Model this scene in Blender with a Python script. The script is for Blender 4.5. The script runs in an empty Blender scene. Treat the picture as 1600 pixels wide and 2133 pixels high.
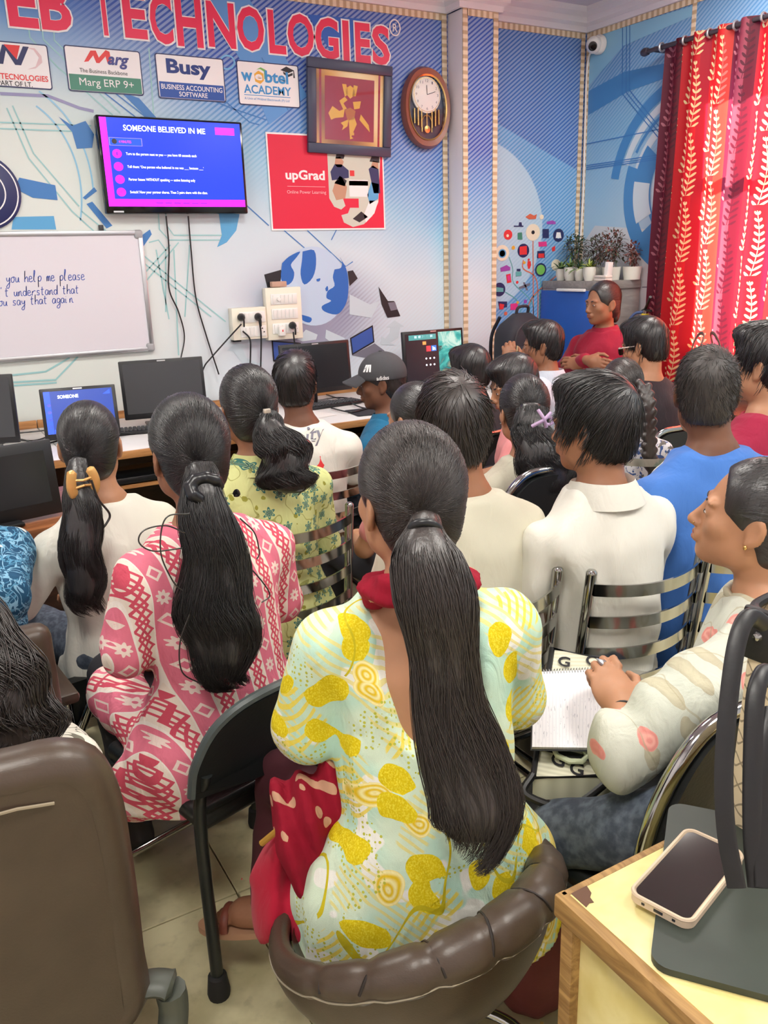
import bpy, bmesh, math, random
import numpy as np
from mathutils import Vector, Matrix
random.seed(7); rng = np.random.default_rng(11)
PI = math.pi
sc = bpy.context.scene
C = sc.collection

# ------------------------------------------------------------------ camera
F_PX, CAM_H = 1740.0, 1.57
YAW, PITCH, ROLL = (math.radians(a) for a in (29.6, 16.7, -1.8))
def _cam_rows():
    cy, sy, cp, sp = math.cos(YAW), math.sin(YAW), math.cos(PITCH), math.sin(PITCH)
    f = np.array([sy*cp, cy*cp, -sp]); r = np.array([cy, -sy, 0.0]); u = np.cross(r, f)
    c, s = math.cos(ROLL), math.sin(ROLL)
    return np.array([c*r+s*u, -s*r+c*u, f])
CM = _cam_rows(); CO = np.array([0, 0, CAM_H])
cam_d = bpy.data.cameras.new('camera'); cam = bpy.data.objects.new('camera', cam_d); C.objects.link(cam)
cam_d.sensor_fit = 'HORIZONTAL'; cam_d.sensor_width = 36.0; cam_d.lens = F_PX/1600*36.0
cam_d.clip_start = 0.02
m4 = Matrix.Identity(4)
for i in range(3):
    m4[i][0], m4[i][1], m4[i][2], m4[i][3] = CM[0][i], CM[1][i], -CM[2][i], CO[i]
cam.matrix_world = m4
sc.camera = cam
def ray(x, y): return CM.T @ np.array([(x-800)/F_PX, (1066.5-y)/F_PX, 1.0])
def atd(x, y, d): return CO + ray(x, y)*d            # point seen at a pixel, at a measured depth
def atz(x, y, z): v = ray(x, y); return CO + v*((z-CAM_H)/v[2])
def aty(x, y, Y): v = ray(x, y); return CO + v*(Y/v[1])
def atx(x, y, X): v = ray(x, y); return CO + v*(X/v[0])

# room measures
WY, WX, CEIL = 4.55, 4.20, 3.06          # mural wall, curtain wall, ceiling
LX, NY = -1.7, -1.5                      # unseen left wall and the wall behind the camera

# ------------------------------------------------------------------ world, lights, exposure
w = bpy.data.worlds.new('daylight'); sc.world = w; w.use_nodes = True
bg = w.node_tree.nodes['Background']; bg.inputs[0].default_value = (0.75, 0.88, 1.0, 1); bg.inputs[1].default_value = 3.0
sun_d = bpy.data.lights.new('sun', 'SUN'); sun_d.energy = 26; sun_d.angle = math.radians(2); sun_d.color = (1, 0.88, 0.66)
sun = bpy.data.objects.new('sun', sun_d); C.objects.link(sun)
sun.rotation_euler = Vector((-0.80, 0.05, -0.60)).to_track_quat('-Z', 'Y').to_euler()
LAMPS = [(-0.35, 0.15), (-0.35, 2.6), (1.5, 0.15), (1.5, 2.6), (3.25, 0.15), (3.5, 2.85)]
LAMP_W = 15.0
for lx, ly in LAMPS:
    ld = bpy.data.lights.new('ceiling_panel_light', 'AREA'); ld.shape = 'RECTANGLE'; ld.size = 0.58; ld.size_y = 0.58
    ld.energy = LAMP_W*(1.12 if ly < 1 else 0.80); ld.color = (1.0, 0.965, 0.90)
    lo = bpy.data.objects.new('ceiling_panel_light', ld); C.objects.link(lo); lo.location = (lx, ly, CEIL-0.05)
vs = sc.view_settings; sc.display_settings.display_device = 'sRGB'
vs.view_transform = 'Standard'; vs.look = 'None'; vs.gamma = 1.0; vs.use_curve_mapping = False
vs.exposure = 0.78
# ------------------------------------------------------------------ scene bookkeeping
def tag(o, label=None, cat=None, group=None, kind=None):
    if label: o['label'] = label
    if cat: o['category'] = cat
    if group: o['group'] = group
    if kind: o['kind'] = kind
    return o
def empty(name, loc=(0, 0, 0), rz=0.0):
    o = bpy.data.objects.new(name, None); C.objects.link(o); o.location = loc; o.rotation_euler = (0, 0, rz)
    o.empty_display_size = 0.05
    return o
def link(name, me, parent=None):
    o = bpy.data.objects.new(name, me); C.objects.link(o)
    if parent is not None: o.parent = parent
    return o

# ------------------------------------------------------------------ materials: a small node language
def srgb(r, g=None, b=None):
    if g is None: r, g, b = r
    f = lambda c: (c/255/12.92 if c/255 <= 0.04045 else ((c/255+0.055)/1.055)**2.4)
    return (f(r), f(g), f(b), 1.0)
class NT:
    def __init__(s, name):
        s.m = bpy.data.materials.new(name); s.m.use_nodes = True; s.t = s.m.node_tree; s.n = s.t.nodes
        s.b = s.n['Principled BSDF']
    def new(s, kind, **kw):
        n = s.n.new(kind)
        for k, v in kw.items(): setattr(n, k, v)
        return n
    def put(s, sock, v):
        if isinstance(v, X): s.t.links.new(v.s, sock)
        elif hasattr(v, 'is_output'): s.t.links.new(v, sock)
        else: sock.default_value = v
    def math(s, op, *a):
        n = s.new('ShaderNodeMath', operation=op)
        for i, v in enumerate(a): s.put(n.inputs[i], v)
        return X(s, n.outputs[0])
    def xyz(s, kind='Object'):
        n = s.new('ShaderNodeTexCoord'); sp = s.new('ShaderNodeSeparateXYZ'); s.t.links.new(n.outputs[kind], sp.inputs[0])
        return tuple(X(s, o) for o in sp.outputs)
    def vec(s, x=0., y=0., z=0.):
        n = s.new('ShaderNodeCombineXYZ')
        for i, v in enumerate((x, y, z)): s.put(n.inputs[i], v)
        return n.outputs[0]
    def noise(s, v=None, scale=5., detail=2., rough=.5, dist=0.):
        n = s.new('ShaderNodeTexNoise')
        if v is not None: s.put(n.inputs['Vector'], v)
        n.inputs['Scale'].default_value = scale; n.inputs['Detail'].default_value = detail
        n.inputs['Roughness'].default_value = rough; n.inputs['Distortion'].default_value = dist
        return X(s, n.outputs[0])
    def noisec(s, v, scale, detail=2.):
        n = s.new('ShaderNodeTexNoise'); s.put(n.inputs['Vector'], v); n.inputs['Scale'].default_value = scale
        n.inputs['Detail'].default_value = detail
        sp = s.new('ShaderNodeSeparateXYZ'); s.t.links.new(n.outputs[1], sp.inputs[0])
        return tuple(X(s, o) for o in sp.outputs)
    def voro(s, v, scale=5., feature='F1', rnd=1.0, dim='3D'):
        n = s.new('ShaderNodeTexVoronoi', feature=feature, voronoi_dimensions=dim); s.put(n.inputs['Vector'], v)
        n.inputs['Scale'].default_value = scale; n.inputs['Randomness'].default_value = rnd
        sp = s.new('ShaderNodeSeparateColor'); s.t.links.new(n.outputs['Color'], sp.inputs[0])
        ps = s.new('ShaderNodeSeparateXYZ'); s.t.links.new(n.outputs['Position'], ps.inputs[0])
        return X(s, n.outputs['Distance']), X(s, sp.outputs[0]), X(s, sp.outputs[1]), tuple(X(s, o) for o in ps.outputs)
    def mix(s, f, a, b):
        n = s.new('ShaderNodeMix', data_type='RGBA')
        s.put(n.inputs[0], f); s.put(n.inputs[6], a); s.put(n.inputs[7], b)
        return n.outputs[2]
    def ramp(s, f, stops, interp='LINEAR'):
        n = s.new('ShaderNodeValToRGB'); cr = n.color_ramp; cr.interpolation = interp
        while len(cr.elements) < len(stops): cr.elements.new(0.5)
        for e, (p, c) in zip(cr.elements, stops): e.position = p; e.color = c
        s.put(n.inputs[0], f); return n.outputs[0]
    def bump(s, h, strength=.3, dist=.01):
        n = s.new('ShaderNodeBump'); n.inputs['Strength'].default_value = strength; n.inputs['Distance'].default_value = dist
        s.put(n.inputs['Height'], h); s.t.links.new(n.outputs[0], s.b.inputs['Normal']); return s
    def base(s, c): s.put(s.b.inputs['Base Color'], c); return s
    def set(s, rough=None, metal=None, spec=None, **kw):
        if rough is not None: s.put(s.b.inputs['Roughness'], rough)
        if metal is not None: s.b.inputs['Metallic'].default_value = metal
        if spec is not None: s.b.inputs['Specular IOR Level'].default_value = spec
        for k, v in kw.items(): s.put(s.b.inputs[k], v)
        return s
class X:
    def __init__(s, nt, sock): s.nt, s.s = nt, sock
    def __add__(s, o): return s.nt.math('ADD', s, o)
    __radd__ = __add__
    def __sub__(s, o): return s.nt.math('SUBTRACT', s, o)
    def __rsub__(s, o): return s.nt.math('SUBTRACT', o, s)
    def __mul__(s, o): return s.nt.math('MULTIPLY', s, o)
    __rmul__ = __mul__
    def __truediv__(s, o): return s.nt.math('DIVIDE', s, o)
    def __lt__(s, o): return s.nt.math('LESS_THAN', s, o)
    def __gt__(s, o): return s.nt.math('GREATER_THAN', s, o)
    def fr(s): return s.nt.math('FRACT', s)
    def fl(s): return s.nt.math('FLOOR', s)
    def ab(s): return s.nt.math('ABSOLUTE', s)
    def sin(s): return s.nt.math('SINE', s)
    def cos(s): return s.nt.math('COSINE', s)
    def mn(s, o): return s.nt.math('MINIMUM', s, o)
    def mx(s, o): return s.nt.math('MAXIMUM', s, o)
    def sq(s): return s.nt.math('SQRT', s)
    def at2(s, o): return s.nt.math('ARCTAN2', s, o)
    def step(s, a, b):          # smooth 0..1 between a and b
        n = s.nt.new('ShaderNodeMapRange', interpolation_type='SMOOTHSTEP')
        s.nt.put(n.inputs[0], s); n.inputs[1].default_value = a; n.inputs[2].default_value = b
        n.inputs[3].default_value = 0; n.inputs[4].default_value = 1
        return X(s.nt, n.outputs[0])
_mats = {}
def M(name, col=None, rough=.5, metal=0., spec=.5, bump=None, var=0., emit=None, coat=0.):
    """a plain procedural material: colour with a little noise variation and fine relief"""
    if name in _mats: return _mats[name]
    t = NT(name); c = srgb(col)
    t.set(rough=rough, metal=metal, spec=spec)
    if var > 0:
        n = t.noise(t.new('ShaderNodeTexCoord').outputs['Object'], 14, 3)
        d = tuple(max(0, x*(1-var)) for x in c[:3])+(1,); e = tuple(min(1, x*(1+var)) for x in c[:3])+(1,)
        t.base(t.mix(n, d, e))
    else: t.base(c)
    if bump:
        sc_, st = bump
        t.bump(t.noise(t.new('ShaderNodeTexCoord').outputs['Object'], sc_, 3), st, .004)
    if emit:
        t.b.inputs['Emission Color'].default_value = c; t.b.inputs['Emission Strength'].default_value = emit
    if coat: t.b.inputs['Coat Weight'].default_value = coat
    _mats[name] = t.m
    return t.m
def wood(name, c1, c2, scale=9, axis='x', rough=.4):
    if name in _mats: return _mats[name]
    t = NT(name); x, y, z = t.xyz()
    v = {'x': t.vec(x*.12, y, z), 'y': t.vec(x, y*.12, z), 'z': t.vec(x, y, z*.12)}[axis]
    n = t.noise(v, scale*4, 4, .6, 1.5)
    t.base(t.mix(n.step(.3, .7), srgb(c1), srgb(c2))).set(rough=rough); t.bump(n, .12, .003)
    _mats[name] = t.m
    return t.m

# ------------------------------------------------------------------ mesh building
def np_mesh(name, V, Q, smooth=True):
    me = bpy.data.meshes.new(name); V = np.ascontiguousarray(V, np.float32); Q = np.ascontiguousarray(Q, np.int32)
    me.vertices.add(len(V)); me.vertices.foreach_set('co', V.ravel())
    k = Q.shape[1]; me.loops.add(Q.size); me.loops.foreach_set('vertex_index', Q.ravel())
    me.polygons.add(len(Q)); me.polygons.foreach_set('loop_start', np.arange(0, Q.size, k, dtype=np.int32))
    me.update(calc_edges=True)
    if smooth: me.shade_smooth()
    return me
def cr(pts, n=6):
    """Catmull-Rom through points (any dimension)"""
    P = np.asarray(pts, float)
    if len(P) < 3: return P if n <= 1 else np.array([P[0]+(P[-1]-P[0])*t for t in np.linspace(0, 1, n+1)])
    P = np.vstack([2*P[0]-P[1], P, 2*P[-1]-P[-2]]); out = []
    for i in range(1, len(P)-2):
        for t in np.linspace(0, 1, n, endpoint=False):
            a, b, c, d = P[i-1:i+3]
            out.append(.5*((2*b)+(c-a)*t+(2*a-5*b+4*c-d)*t*t+(3*b-a-3*c+d)*t**3))
    out.append(P[-2]); return np.array(out)
class MB:
    def __init__(s): s.v = []; s.f = []
    def add(s, v, f):
        o = len(s.v); s.v += [tuple(map(float, p)) for p in v]; s.f += [tuple(i+o for i in q) for q in f]; return s
    def box(s, c, size, bev=0., rot=None, seg=2):
        bm = bmesh.new(); bmesh.ops.create_cube(bm, size=1.0)
        for v in bm.verts: v.co = Vector((v.co.x*size[0], v.co.y*size[1], v.co.z*size[2]))
        if bev > 0: bmesh.ops.bevel(bm, geom=bm.edges[:], offset=bev, segments=seg, profile=.5, affect='EDGES', clamp_overlap=True)
        m = Matrix.Translation(Vector(c)) @ (rot.to_4x4() if rot is not None else Matrix.Identity(4))
        bm.verts.index_update()
        s.add([m @ v.co for v in bm.verts], [[v.index for v in f.verts] for f in bm.faces]); bm.free(); return s
    def tube(s, pts, r, n=8, closed=False, flat=None):
        """round tube along points; r a number or one per point; flat = (direction, factor) squashes the section"""
        P = np.asarray(pts, float); m = len(P); R = np.full(m, r, float) if np.isscalar(r) else np.asarray(r, float)
        T = np.gradient(P, axis=0) if not closed else np.roll(P, -1, 0)-np.roll(P, 1, 0)
        T /= np.linalg.norm(T, axis=1, keepdims=True)+1e-12
        a = np.array([0, 0, 1.]) if abs(T[0][2]) < .9 else np.array([1., 0, 0])
        N = np.cross(T[0], a); N /= np.linalg.norm(N); vs = []
        for i in range(m):
            N = N-T[i]*N.dot(T[i]); N /= np.linalg.norm(N)+1e-12; B = np.cross(T[i], N)
            for k in range(n):
                d = (N*math.cos(2*PI*k/n)+B*math.sin(2*PI*k/n))*R[i]
                if flat is not None:
                    fd = np.asarray(flat[0], float); fd = fd/np.linalg.norm(fd); d = d-fd*d.dot(fd)*(1-flat[1])
                vs.append(P[i]+d)
        fs = [(i*n+k, i*n+(k+1) % n, (i+1)*n+(k+1) % n, (i+1)*n+k) for i in range(m-1) for k in range(n)]
        if closed: fs += [((m-1)*n+k, (m-1)*n+(k+1) % n, (k+1) % n, k) for k in range(n)]
        else: fs += [tuple(range(n-1, -1, -1)), tuple(range((m-1)*n, m*n))]
        return s.add(vs, fs)
    def lathe(s, prof, c=(0, 0, 0), n=24, rot=None):
        vs = []; m = len(prof)
        for r, z in prof:
            for k in range(n): vs.append((r*math.cos(2*PI*k/n), r*math.sin(2*PI*k/n), z))
        fs = [(i*n+k, i*n+(k+1) % n, (i+1)*n+(k+1) % n, (i+1)*n+k) for i in range(m-1) for k in range(n)]
        if prof[0][0] > 1e-6: fs.append(tuple(range(n-1, -1, -1)))
        if prof[-1][0] > 1e-6: fs.append(tuple(range((m-1)*n, m*n)))
        R = rot if rot is not None else Matrix.Identity(3)
        return s.add([R @ Vector(v)+Vector(c) for v in vs], fs)
    def ell(s, c, r, rot=None, n=16):
        m = n//2
        prof = [(max(1e-4, math.sin(PI*i/m)), -math.cos(PI*i/m)) for i in range(m+1)]
        q = MB(); q.lathe(prof, n=n); R = rot if rot is not None else Matrix.Identity(3)
        return s.add([R @ Vector((v[0]*r[0], v[1]*r[1], v[2]*r[2]))+Vector(c) for v in q.v], q.f)
    def prism(s, poly, fn, t=.002):
        """polygon (u,v) raised to thickness t; fn(u,v,h) gives the 3-D point"""
        n = len(poly)
        v = [fn(a, b, 0) for a, b in poly]+[fn(a, b, t) for a, b in poly]
        return s.add(v, [tuple(range(n-1, -1, -1)), tuple(range(n, 2*n))]+[(i, (i+1) % n, n+(i+1) % n, n+i) for i in range(n)])
    def grid(s, fn, nu, nv, closed_u=False):
        vs = [fn(i/(nu if closed_u else nu-1), j/(nv-1)) for j in range(nv) for i in range(nu)]
        k = nu if closed_u else nu-1
        return s.add(vs, [(j*nu+i, j*nu+(i+1) % nu, (j+1)*nu+(i+1) % nu, (j+1)*nu+i) for j in range(nv-1) for i in range(k)])
    def xf(s, m): s.v = [tuple(m @ Vector(p)) for p in s.v]; return s
    def mesh(s, name, smooth=40, fix=True):
        me = bpy.data.meshes.new(name); me.from_pydata(s.v, [], s.f)
        if fix:
            bm = bmesh.new(); bm.from_mesh(me); bmesh.ops.recalc_face_normals(bm, faces=bm.faces[:]); bm.to_mesh(me); bm.free()
        me.update()
        if smooth:
            me.shade_smooth(); me.set_sharp_from_angle(angle=math.radians(smooth))
        return me
    def build(s, name, mat, parent=None, smooth=40, fix=True):
        me = s.mesh(name, smooth, fix); me.materials.append(mat)
        return link(name, me, parent)
def rotm(x=0, y=0, z=0): return Matrix.Rotation(z, 3, 'Z') @ Matrix.Rotation(y, 3, 'Y') @ Matrix.Rotation(x, 3, 'X')
def dup(root, loc=None, rz=None, label=None, group=None):
    r = root.copy(); C.objects.link(r)
    if loc is not None: r.location = loc
    if rz is not None: r.rotation_euler = (0, 0, rz)
    if label: r['label'] = label
    if group: r['group'] = group
    for ch in list(root.children):
        c = ch.copy(); C.objects.link(c); c.parent = r
        for g in list(ch.children):
            d = g.copy(); C.objects.link(d); d.parent = c
    return r
def rounded(w_, h_, r, n=5):
    p = []
    for cx, cy, a0 in ((w_/2-r, h_/2-r, 0), (-w_/2+r, h_/2-r, 90), (-w_/2+r, -h_/2+r, 180), (w_/2-r, -h_/2+r, 270)):
        for i in range(n+1):
            a = math.radians(a0+90*i/n); p.append((cx+r*math.cos(a), cy+r*math.sin(a)))
    return p
_tc = {}
def text_vf(body, bold=0., shear=0., res=3):
    """flat lettering: vertices (u,v) and faces, unit box"""
    key = (body, bold, shear)
    if key in _tc: return _tc[key]
    cu = bpy.data.curves.new('lettering', 'FONT'); cu.body = body; cu.size = 1; cu.offset = bold; cu.shear = shear
    cu.resolution_u = res; cu.fill_mode = 'FRONT'
    o = bpy.data.objects.new('lettering', cu); C.objects.link(o)
    dg = bpy.context.evaluated_depsgraph_get(); me = bpy.data.meshes.new_from_object(o.evaluated_get(dg))
    v = np.array([p.co[:2] for p in me.vertices]) if len(me.vertices) else np.zeros((1, 2))
    f = [tuple(p.vertices) for p in me.polygons]
    bpy.data.objects.remove(o); bpy.data.curves.remove(cu); bpy.data.meshes.remove(me)
    lo = v.min(0); hi = v.max(0); v = (v-lo)/np.maximum(hi-lo, 1e-6)
    _tc[key] = (v, f, (hi-lo)[0]/max((hi-lo)[1], 1e-6))
    return _tc[key]
def text_mb(body, fn, u0, v0, u1, v1, bold=0., shear=0., h=0.0, mb=None):
    v, f, _ = text_vf(body, bold, shear); mb = mb or MB()
    return mb.add([fn(u0+a*(u1-u0), v0+b*(v1-v0), h) for a, b in v], f)
def ribbon_mb(pts, wd, fn, h=0., mb=None, closed=False):
    P = np.asarray(pts, float); T = np.gradient(P, axis=0); T /= np.linalg.norm(T, axis=1, keepdims=True)+1e-9
    N = np.stack([-T[:, 1], T[:, 0]], 1); W = (np.full(len(P), wd) if np.isscalar(wd) else np.asarray(wd))[:, None]/2
    a = P+N*W; b = P-N*W; n = len(P); mb = mb or MB()
    return mb.add([fn(*p, h) for p in a]+[fn(*p, h) for p in b], [(i, i+1, n+i+1, n+i) for i in range(n-1)])
# ------------------------------------------------------------------ the room
def WF(u, v, h): return (u, WY-.001-h, v)          # on the mural wall: u = x, v = z
def RF(u, v, h): return (WX-.001-h, u, v)          # on the curtain wall: u = y, v = z
def wp(px, py): p = aty(px, py, WY); return (p[0], p[2])
def rp(px, py): p = atx(px, py, WX); return (p[1], p[2])
PILX0, PILX1, PILY = 3.115, 3.364, 4.405
CORN = 2.935                                      # underside of the cornice

def mural_mat(name, right=False):
    t = NT(name); x, y, z = t.xyz()
    if right: s = (z-1.75)*.75+.25+(3.9-y)*-.1; u = y*-1.; off = 4.2
    else: s = (z-1.7)+(x-1.2)*.3; u = x; off = 0.
    wob = t.noise(t.vec(x, y, z), 1.6, 2)
    s2 = s+(wob-.5)*.35
    col = t.ramp(s2/1.6+.075, [(0, srgb(214, 224, 234)), (.24, srgb(206, 224, 234)), (.44, srgb(146, 198, 228)), (.60, srgb(84, 146, 212)), (.76, srgb(46, 84, 176)), (.95, srgb(50, 88, 180))])
    if right: col = t.ramp(s2/1.6+.05, [(0, srgb(196, 210, 222)), (.25, srgb(170, 205, 228)), (.5, srgb(120, 178, 218)), (.75, srgb(84, 140, 200)), (1, srgb(70, 120, 190))])
    else:
        cream = (1.-(x-.9).step(0., .9))*(1.-(z-2.15).step(0., .7))
        col = t.mix(cream*.85, col, srgb(224, 232, 224))
        g = ((x-2.15)*(x-2.15)+(z-1.28)*(z-1.28)*2.2).sq()          # printed grey pedestal round the globe
        col = t.mix((1.-g.step(.18, .62))*.85*(wob*.8+.5), col, srgb(128, 126, 158))
        # printed bands of deeper blue on the panel by the corner
        pan = x > 3.44
        d1 = (z+(x-3.46)*.38-2.38).step(-.006, .006)
        rr = ((x-3.30)*(x-3.30)*.8+(z-1.75)*(z-1.75)*.9).sq()
        pc = t.mix(d1, srgb(96, 160, 216), srgb(62, 112, 190))
        pc = t.mix((1.-rr.step(.50, .512)), pc, srgb(176, 212, 234))
        col = t.mix(pan, col, pc)
    st = ((u*.62+z*-.85)*46.).fr()
    stripe = (st-.5).ab().step(.18, .26)
    amp = s.step(.35, .75) if not right else s.step(.2, .9)
    if not right: amp = amp.mx((x-2.2).step(0, .3)*.8)*((x-.8).step(0, .6))
    col = t.mix(stripe*amp*.34, col, srgb(214, 236, 250) if not right else srgb(190, 220, 240))
    fib = t.noise(t.vec(x, y, z), 60, 2)
    t.base(col).set(rough=.42, spec=.4); t.bump(fib, .05, .002)
    return t.m
MUR = mural_mat('printed_mural'); MURR = mural_mat('printed_mural_side', True)
PLASTER = M('white_plaster', (232, 230, 236), .6, bump=(30, .05))
CEILM = M('ceiling_paint', (214, 208, 222), .8, bump=(20, .04))
floor_t = NT('floor_stone'); fx, fy, fz = floor_t.xyz('Generated')
ob = floor_t.new('ShaderNodeObjectInfo')
tc = floor_t.new('ShaderNodeTexCoord')
gv = floor_t.new('ShaderNodeNewGeometry').outputs['Position']
n1 = floor_t.noise(gv, 3.2, 5, .6); n2 = floor_t.noise(gv, 26, 4)
c_ = floor_t.mix(n1.step(.38, .62), srgb(186, 178, 138), srgb(222, 214, 174))
c_ = floor_t.mix((n2.step(.55, .75))*.25, c_, srgb(120, 116, 84))
floor_t.base(c_).set(rough=.38); floor_t.bump(n2, .1, .003)

# floor: a bed with stone tiles laid on it
fl = MB(); fl.box(((LX+WX)/2, (NY+WY)/2, -.06), (WX-LX, WY-NY, .1)); flo = fl.build('floor', M('floor_grout', (112, 106, 82), .9, var=.15))
tag(flo, 'beige stone tile floor with dark joints', kind='structure')
tb = MB().box((0, 0, 0), (.5965, .5965, .012), .002, seg=1).mesh('tile'); tb.materials.append(floor_t.m)
xs = [.533+.6*i+.3 for i in range(-4, 6)]; ys = [1.78+.6*j+.3 for j in range(-6, 5)]
for a in xs:
    for b in ys:
        if LX+.29 < a < WX-.2 and NY+.2 < b < WY-.2:
            o = link('tile', tb, flo); o.location = (a, b, -.006-.0006*random.random())
# walls
wb = MB(); wb.box(((LX+WX)/2, WY+.07, CEIL/2-.06), (WX-LX+.3, .14, CEIL+.12)); wall_back = wb.build('wall_back', MUR)
tag(wall_back, 'wall covered in a blue and white printed technology mural', kind='structure')
pl = MB(); pl.box(((PILX0+PILX1)/2, (PILY+WY)/2+.01, CORN/2), (PILX1-PILX0, WY-PILY+.02, CORN), .003)
pil = pl.build('pilaster', PLASTER, wall_back)
pf = MB(); pf.prism([(PILX0+.03, .0), (PILX1-.004, .0), (PILX1-.004, CORN), (PILX0+.03, CORN)], lambda u, v, h: (u, PILY-.001-h, v), .002)
pf.build('mural_panel', MUR, pil)
# window opening in the curtain wall
OY0, OY1, OZ0, OZ1 = 2.05, 3.50, 1.05, 2.52
wr = MB()
for (y0, y1, z0, z1) in ((NY, OY0, -.12, CEIL), (OY1, WY+.14, -.12, CEIL), (OY0, OY1, -.12, OZ0), (OY0, OY1, OZ1, CEIL)):
    wr.box((WX+.06, (y0+y1)/2, (z0+z1)/2), (.12, y1-y0, z1-z0))
wall_right = wr.build('wall_right', MURR); tag(wall_right, 'side wall with printed circles, pierced by the curtained window', kind='structure')
wl = MB(); wl.box((LX-.06, (NY+WY)/2, CEIL/2-.06), (.12, WY-NY, CEIL+.12)); tag(wl.build('wall_left', PLASTER), 'plain white side wall', kind='structure')
wn = MB(); wn.box(((LX+WX)/2, NY-.06, CEIL/2-.06), (WX-LX+.2, .12, CEIL+.12)); tag(wn.build('wall_near', PLASTER), 'plain white wall at the rear', kind='structure')
ce = MB(); ce.box(((LX+WX)/2, (NY+WY)/2, CEIL+.05), (WX-LX+.3, WY-NY+.3, .1)); ceiling = ce.build('ceiling', CEILM); tag(ceiling, 'pale lilac white ceiling', kind='structure')
win = empty('window_1', (WX+.05, (OY0+OY1)/2, (OZ0+OZ1)/2)); tag(win, 'window behind the red curtain', kind='structure')
wf = MB(); hy, hz_ = (OY1-OY0)/2, (OZ1-OZ0)/2
for y in (-hy+.02, 0, hy-.02): wf.box((0, y, 0), (.05, .04, hz_*2), .004)
for z in (-hz_+.02, .25, hz_-.02): wf.box((0, 0, z), (.05, hy*2, .04), .004)
wf.build('window_frame', M('window_steel', (120, 90, 84), .5), win)
def thin_glass(name, k=.07):
    t = NT(name); tb_ = t.new('ShaderNodeBsdfTransparent'); gb = t.new('ShaderNodeBsdfGlossy'); gb.inputs['Roughness'].default_value = .03; ms = t.new('ShaderNodeMixShader'); ms.inputs[0].default_value = k
    t.t.links.new(tb_.outputs[0], ms.inputs[1]); t.t.links.new(gb.outputs[0], ms.inputs[2]); t.t.links.new(ms.outputs[0], t.n['Material Output'].inputs[0]); return t
gl = thin_glass('window_glass')
for y0, y1 in ((-hy, 0), (0, hy)):
    for z0, z1 in ((-hz_, .25), (.25, hz_)):
        q = MB(); q.box((0, (y0+y1)/2, (z0+z1)/2), (.004, y1-y0-.03, z1-z0-.03)); q.build('pane', gl.m, win)

# cornice: stepped plaster moulding following the walls and the pilaster
prof = [(0, CORN), (.02, CORN), (.025, CORN+.03), (.05, CORN+.045), (.055, CORN+.075), (.09, CORN+.095), (.095, CORN+.126), (0, CORN+.126)]
def cornice(path, name):
    m = MB(); P = [Vector(p) for p in path]; n = len(prof)
    for i, p in enumerate(P):
        d0 = (P[i]-P[i-1]).normalized() if i > 0 else (P[1]-P[0]).normalized()
        d1 = (P[i+1]-P[i]).normalized() if i < len(P)-1 else d0
        nn = lambda d: Vector((d.y, -d.x))
        mv = (nn(d0)+nn(d1)); mv = mv/(max(.3, mv.dot(nn(d0))))
        m.v += [(p.x+mv.x*a, p.y+mv.y*a, b) for a, b in prof]
        if i: m.f += [((i-1)*n+k, (i-1)*n+(k+1) % n, i*n+(k+1) % n, i*n+k) for k in range(n)]
    o = m.build(name, PLASTER, None, 25); tag(o, 'white stepped plaster cornice under the ceiling', kind='structure'); return o
cornice([(LX, WY), (PILX0-.01, WY), (PILX0-.01, PILY), (PILX1+.01, PILY), (PILX1+.01, WY), (WX, WY), (WX, NY)], 'trim_1')
# patterned paper borders
def border_mat(name, vert):
    bt = NT(name); bx_, by_, bz_ = bt.xyz(); run = bz_ if vert else bx_+by_
    q = ((run*24.).fr()-.5); bt.base(bt.mix((q*q*5.+(bt.noise(None, 90, 2)-.5)*.8).step(.10, .5), srgb(196, 172, 136), srgb(236, 222, 196))).set(rough=.5); return bt.m
BTV, BTH = border_mat('patterned_border_upright', True), border_mat('patterned_border_level', False)
bord = []
def border(name, a, b, fn, wd=.034):
    m = MB(); (u0, v0), (u1, v1) = a, b; du, dv = u1-u0, v1-v0; L = math.hypot(du, dv); nx, ny = -dv/L*wd/2, du/L*wd/2
    m.prism([(u0+nx, v0+ny), (u1+nx, v1+ny), (u1-nx, v1-ny), (u0-nx, v0-ny)], fn, .005)
    o = m.build(name, BTV if abs(dv) > abs(du) else BTH); tag(o, 'cream paper border with brown ovals', kind='structure'); return o
PF = lambda u, v, h: (u, PILY-.004-h, v)
border('trim_2', (3.088, .0), (3.088, CORN), WF); border('trim_3', (PILX0+.018, 0), (PILX0+.018, CORN), PF)
border('trim_4', (PILX1-.012, 0), (PILX1-.012, CORN), PF)
border('trim_5', (4.168, 0), (4.168, CORN), WF, .03); border('trim_6', (WY-.022, 0), (WY-.022, CORN), RF, .026)
border('trim_7', (LX, CORN-.018), (3.07, CORN-.018), WF); border('trim_8', (PILX0+.03, CORN-.018), (PILX1-.03, CORN-.018), PF)
border('trim_9', (PILX1+.01, CORN-.018), (4.15, CORN-.018), WF); border('trim_10', (NY, CORN-.018), (WY-.04, CORN-.018), RF)
border('trim_11', (3.685, 1.05), (3.685, CORN-.035), RF, .028)
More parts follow.
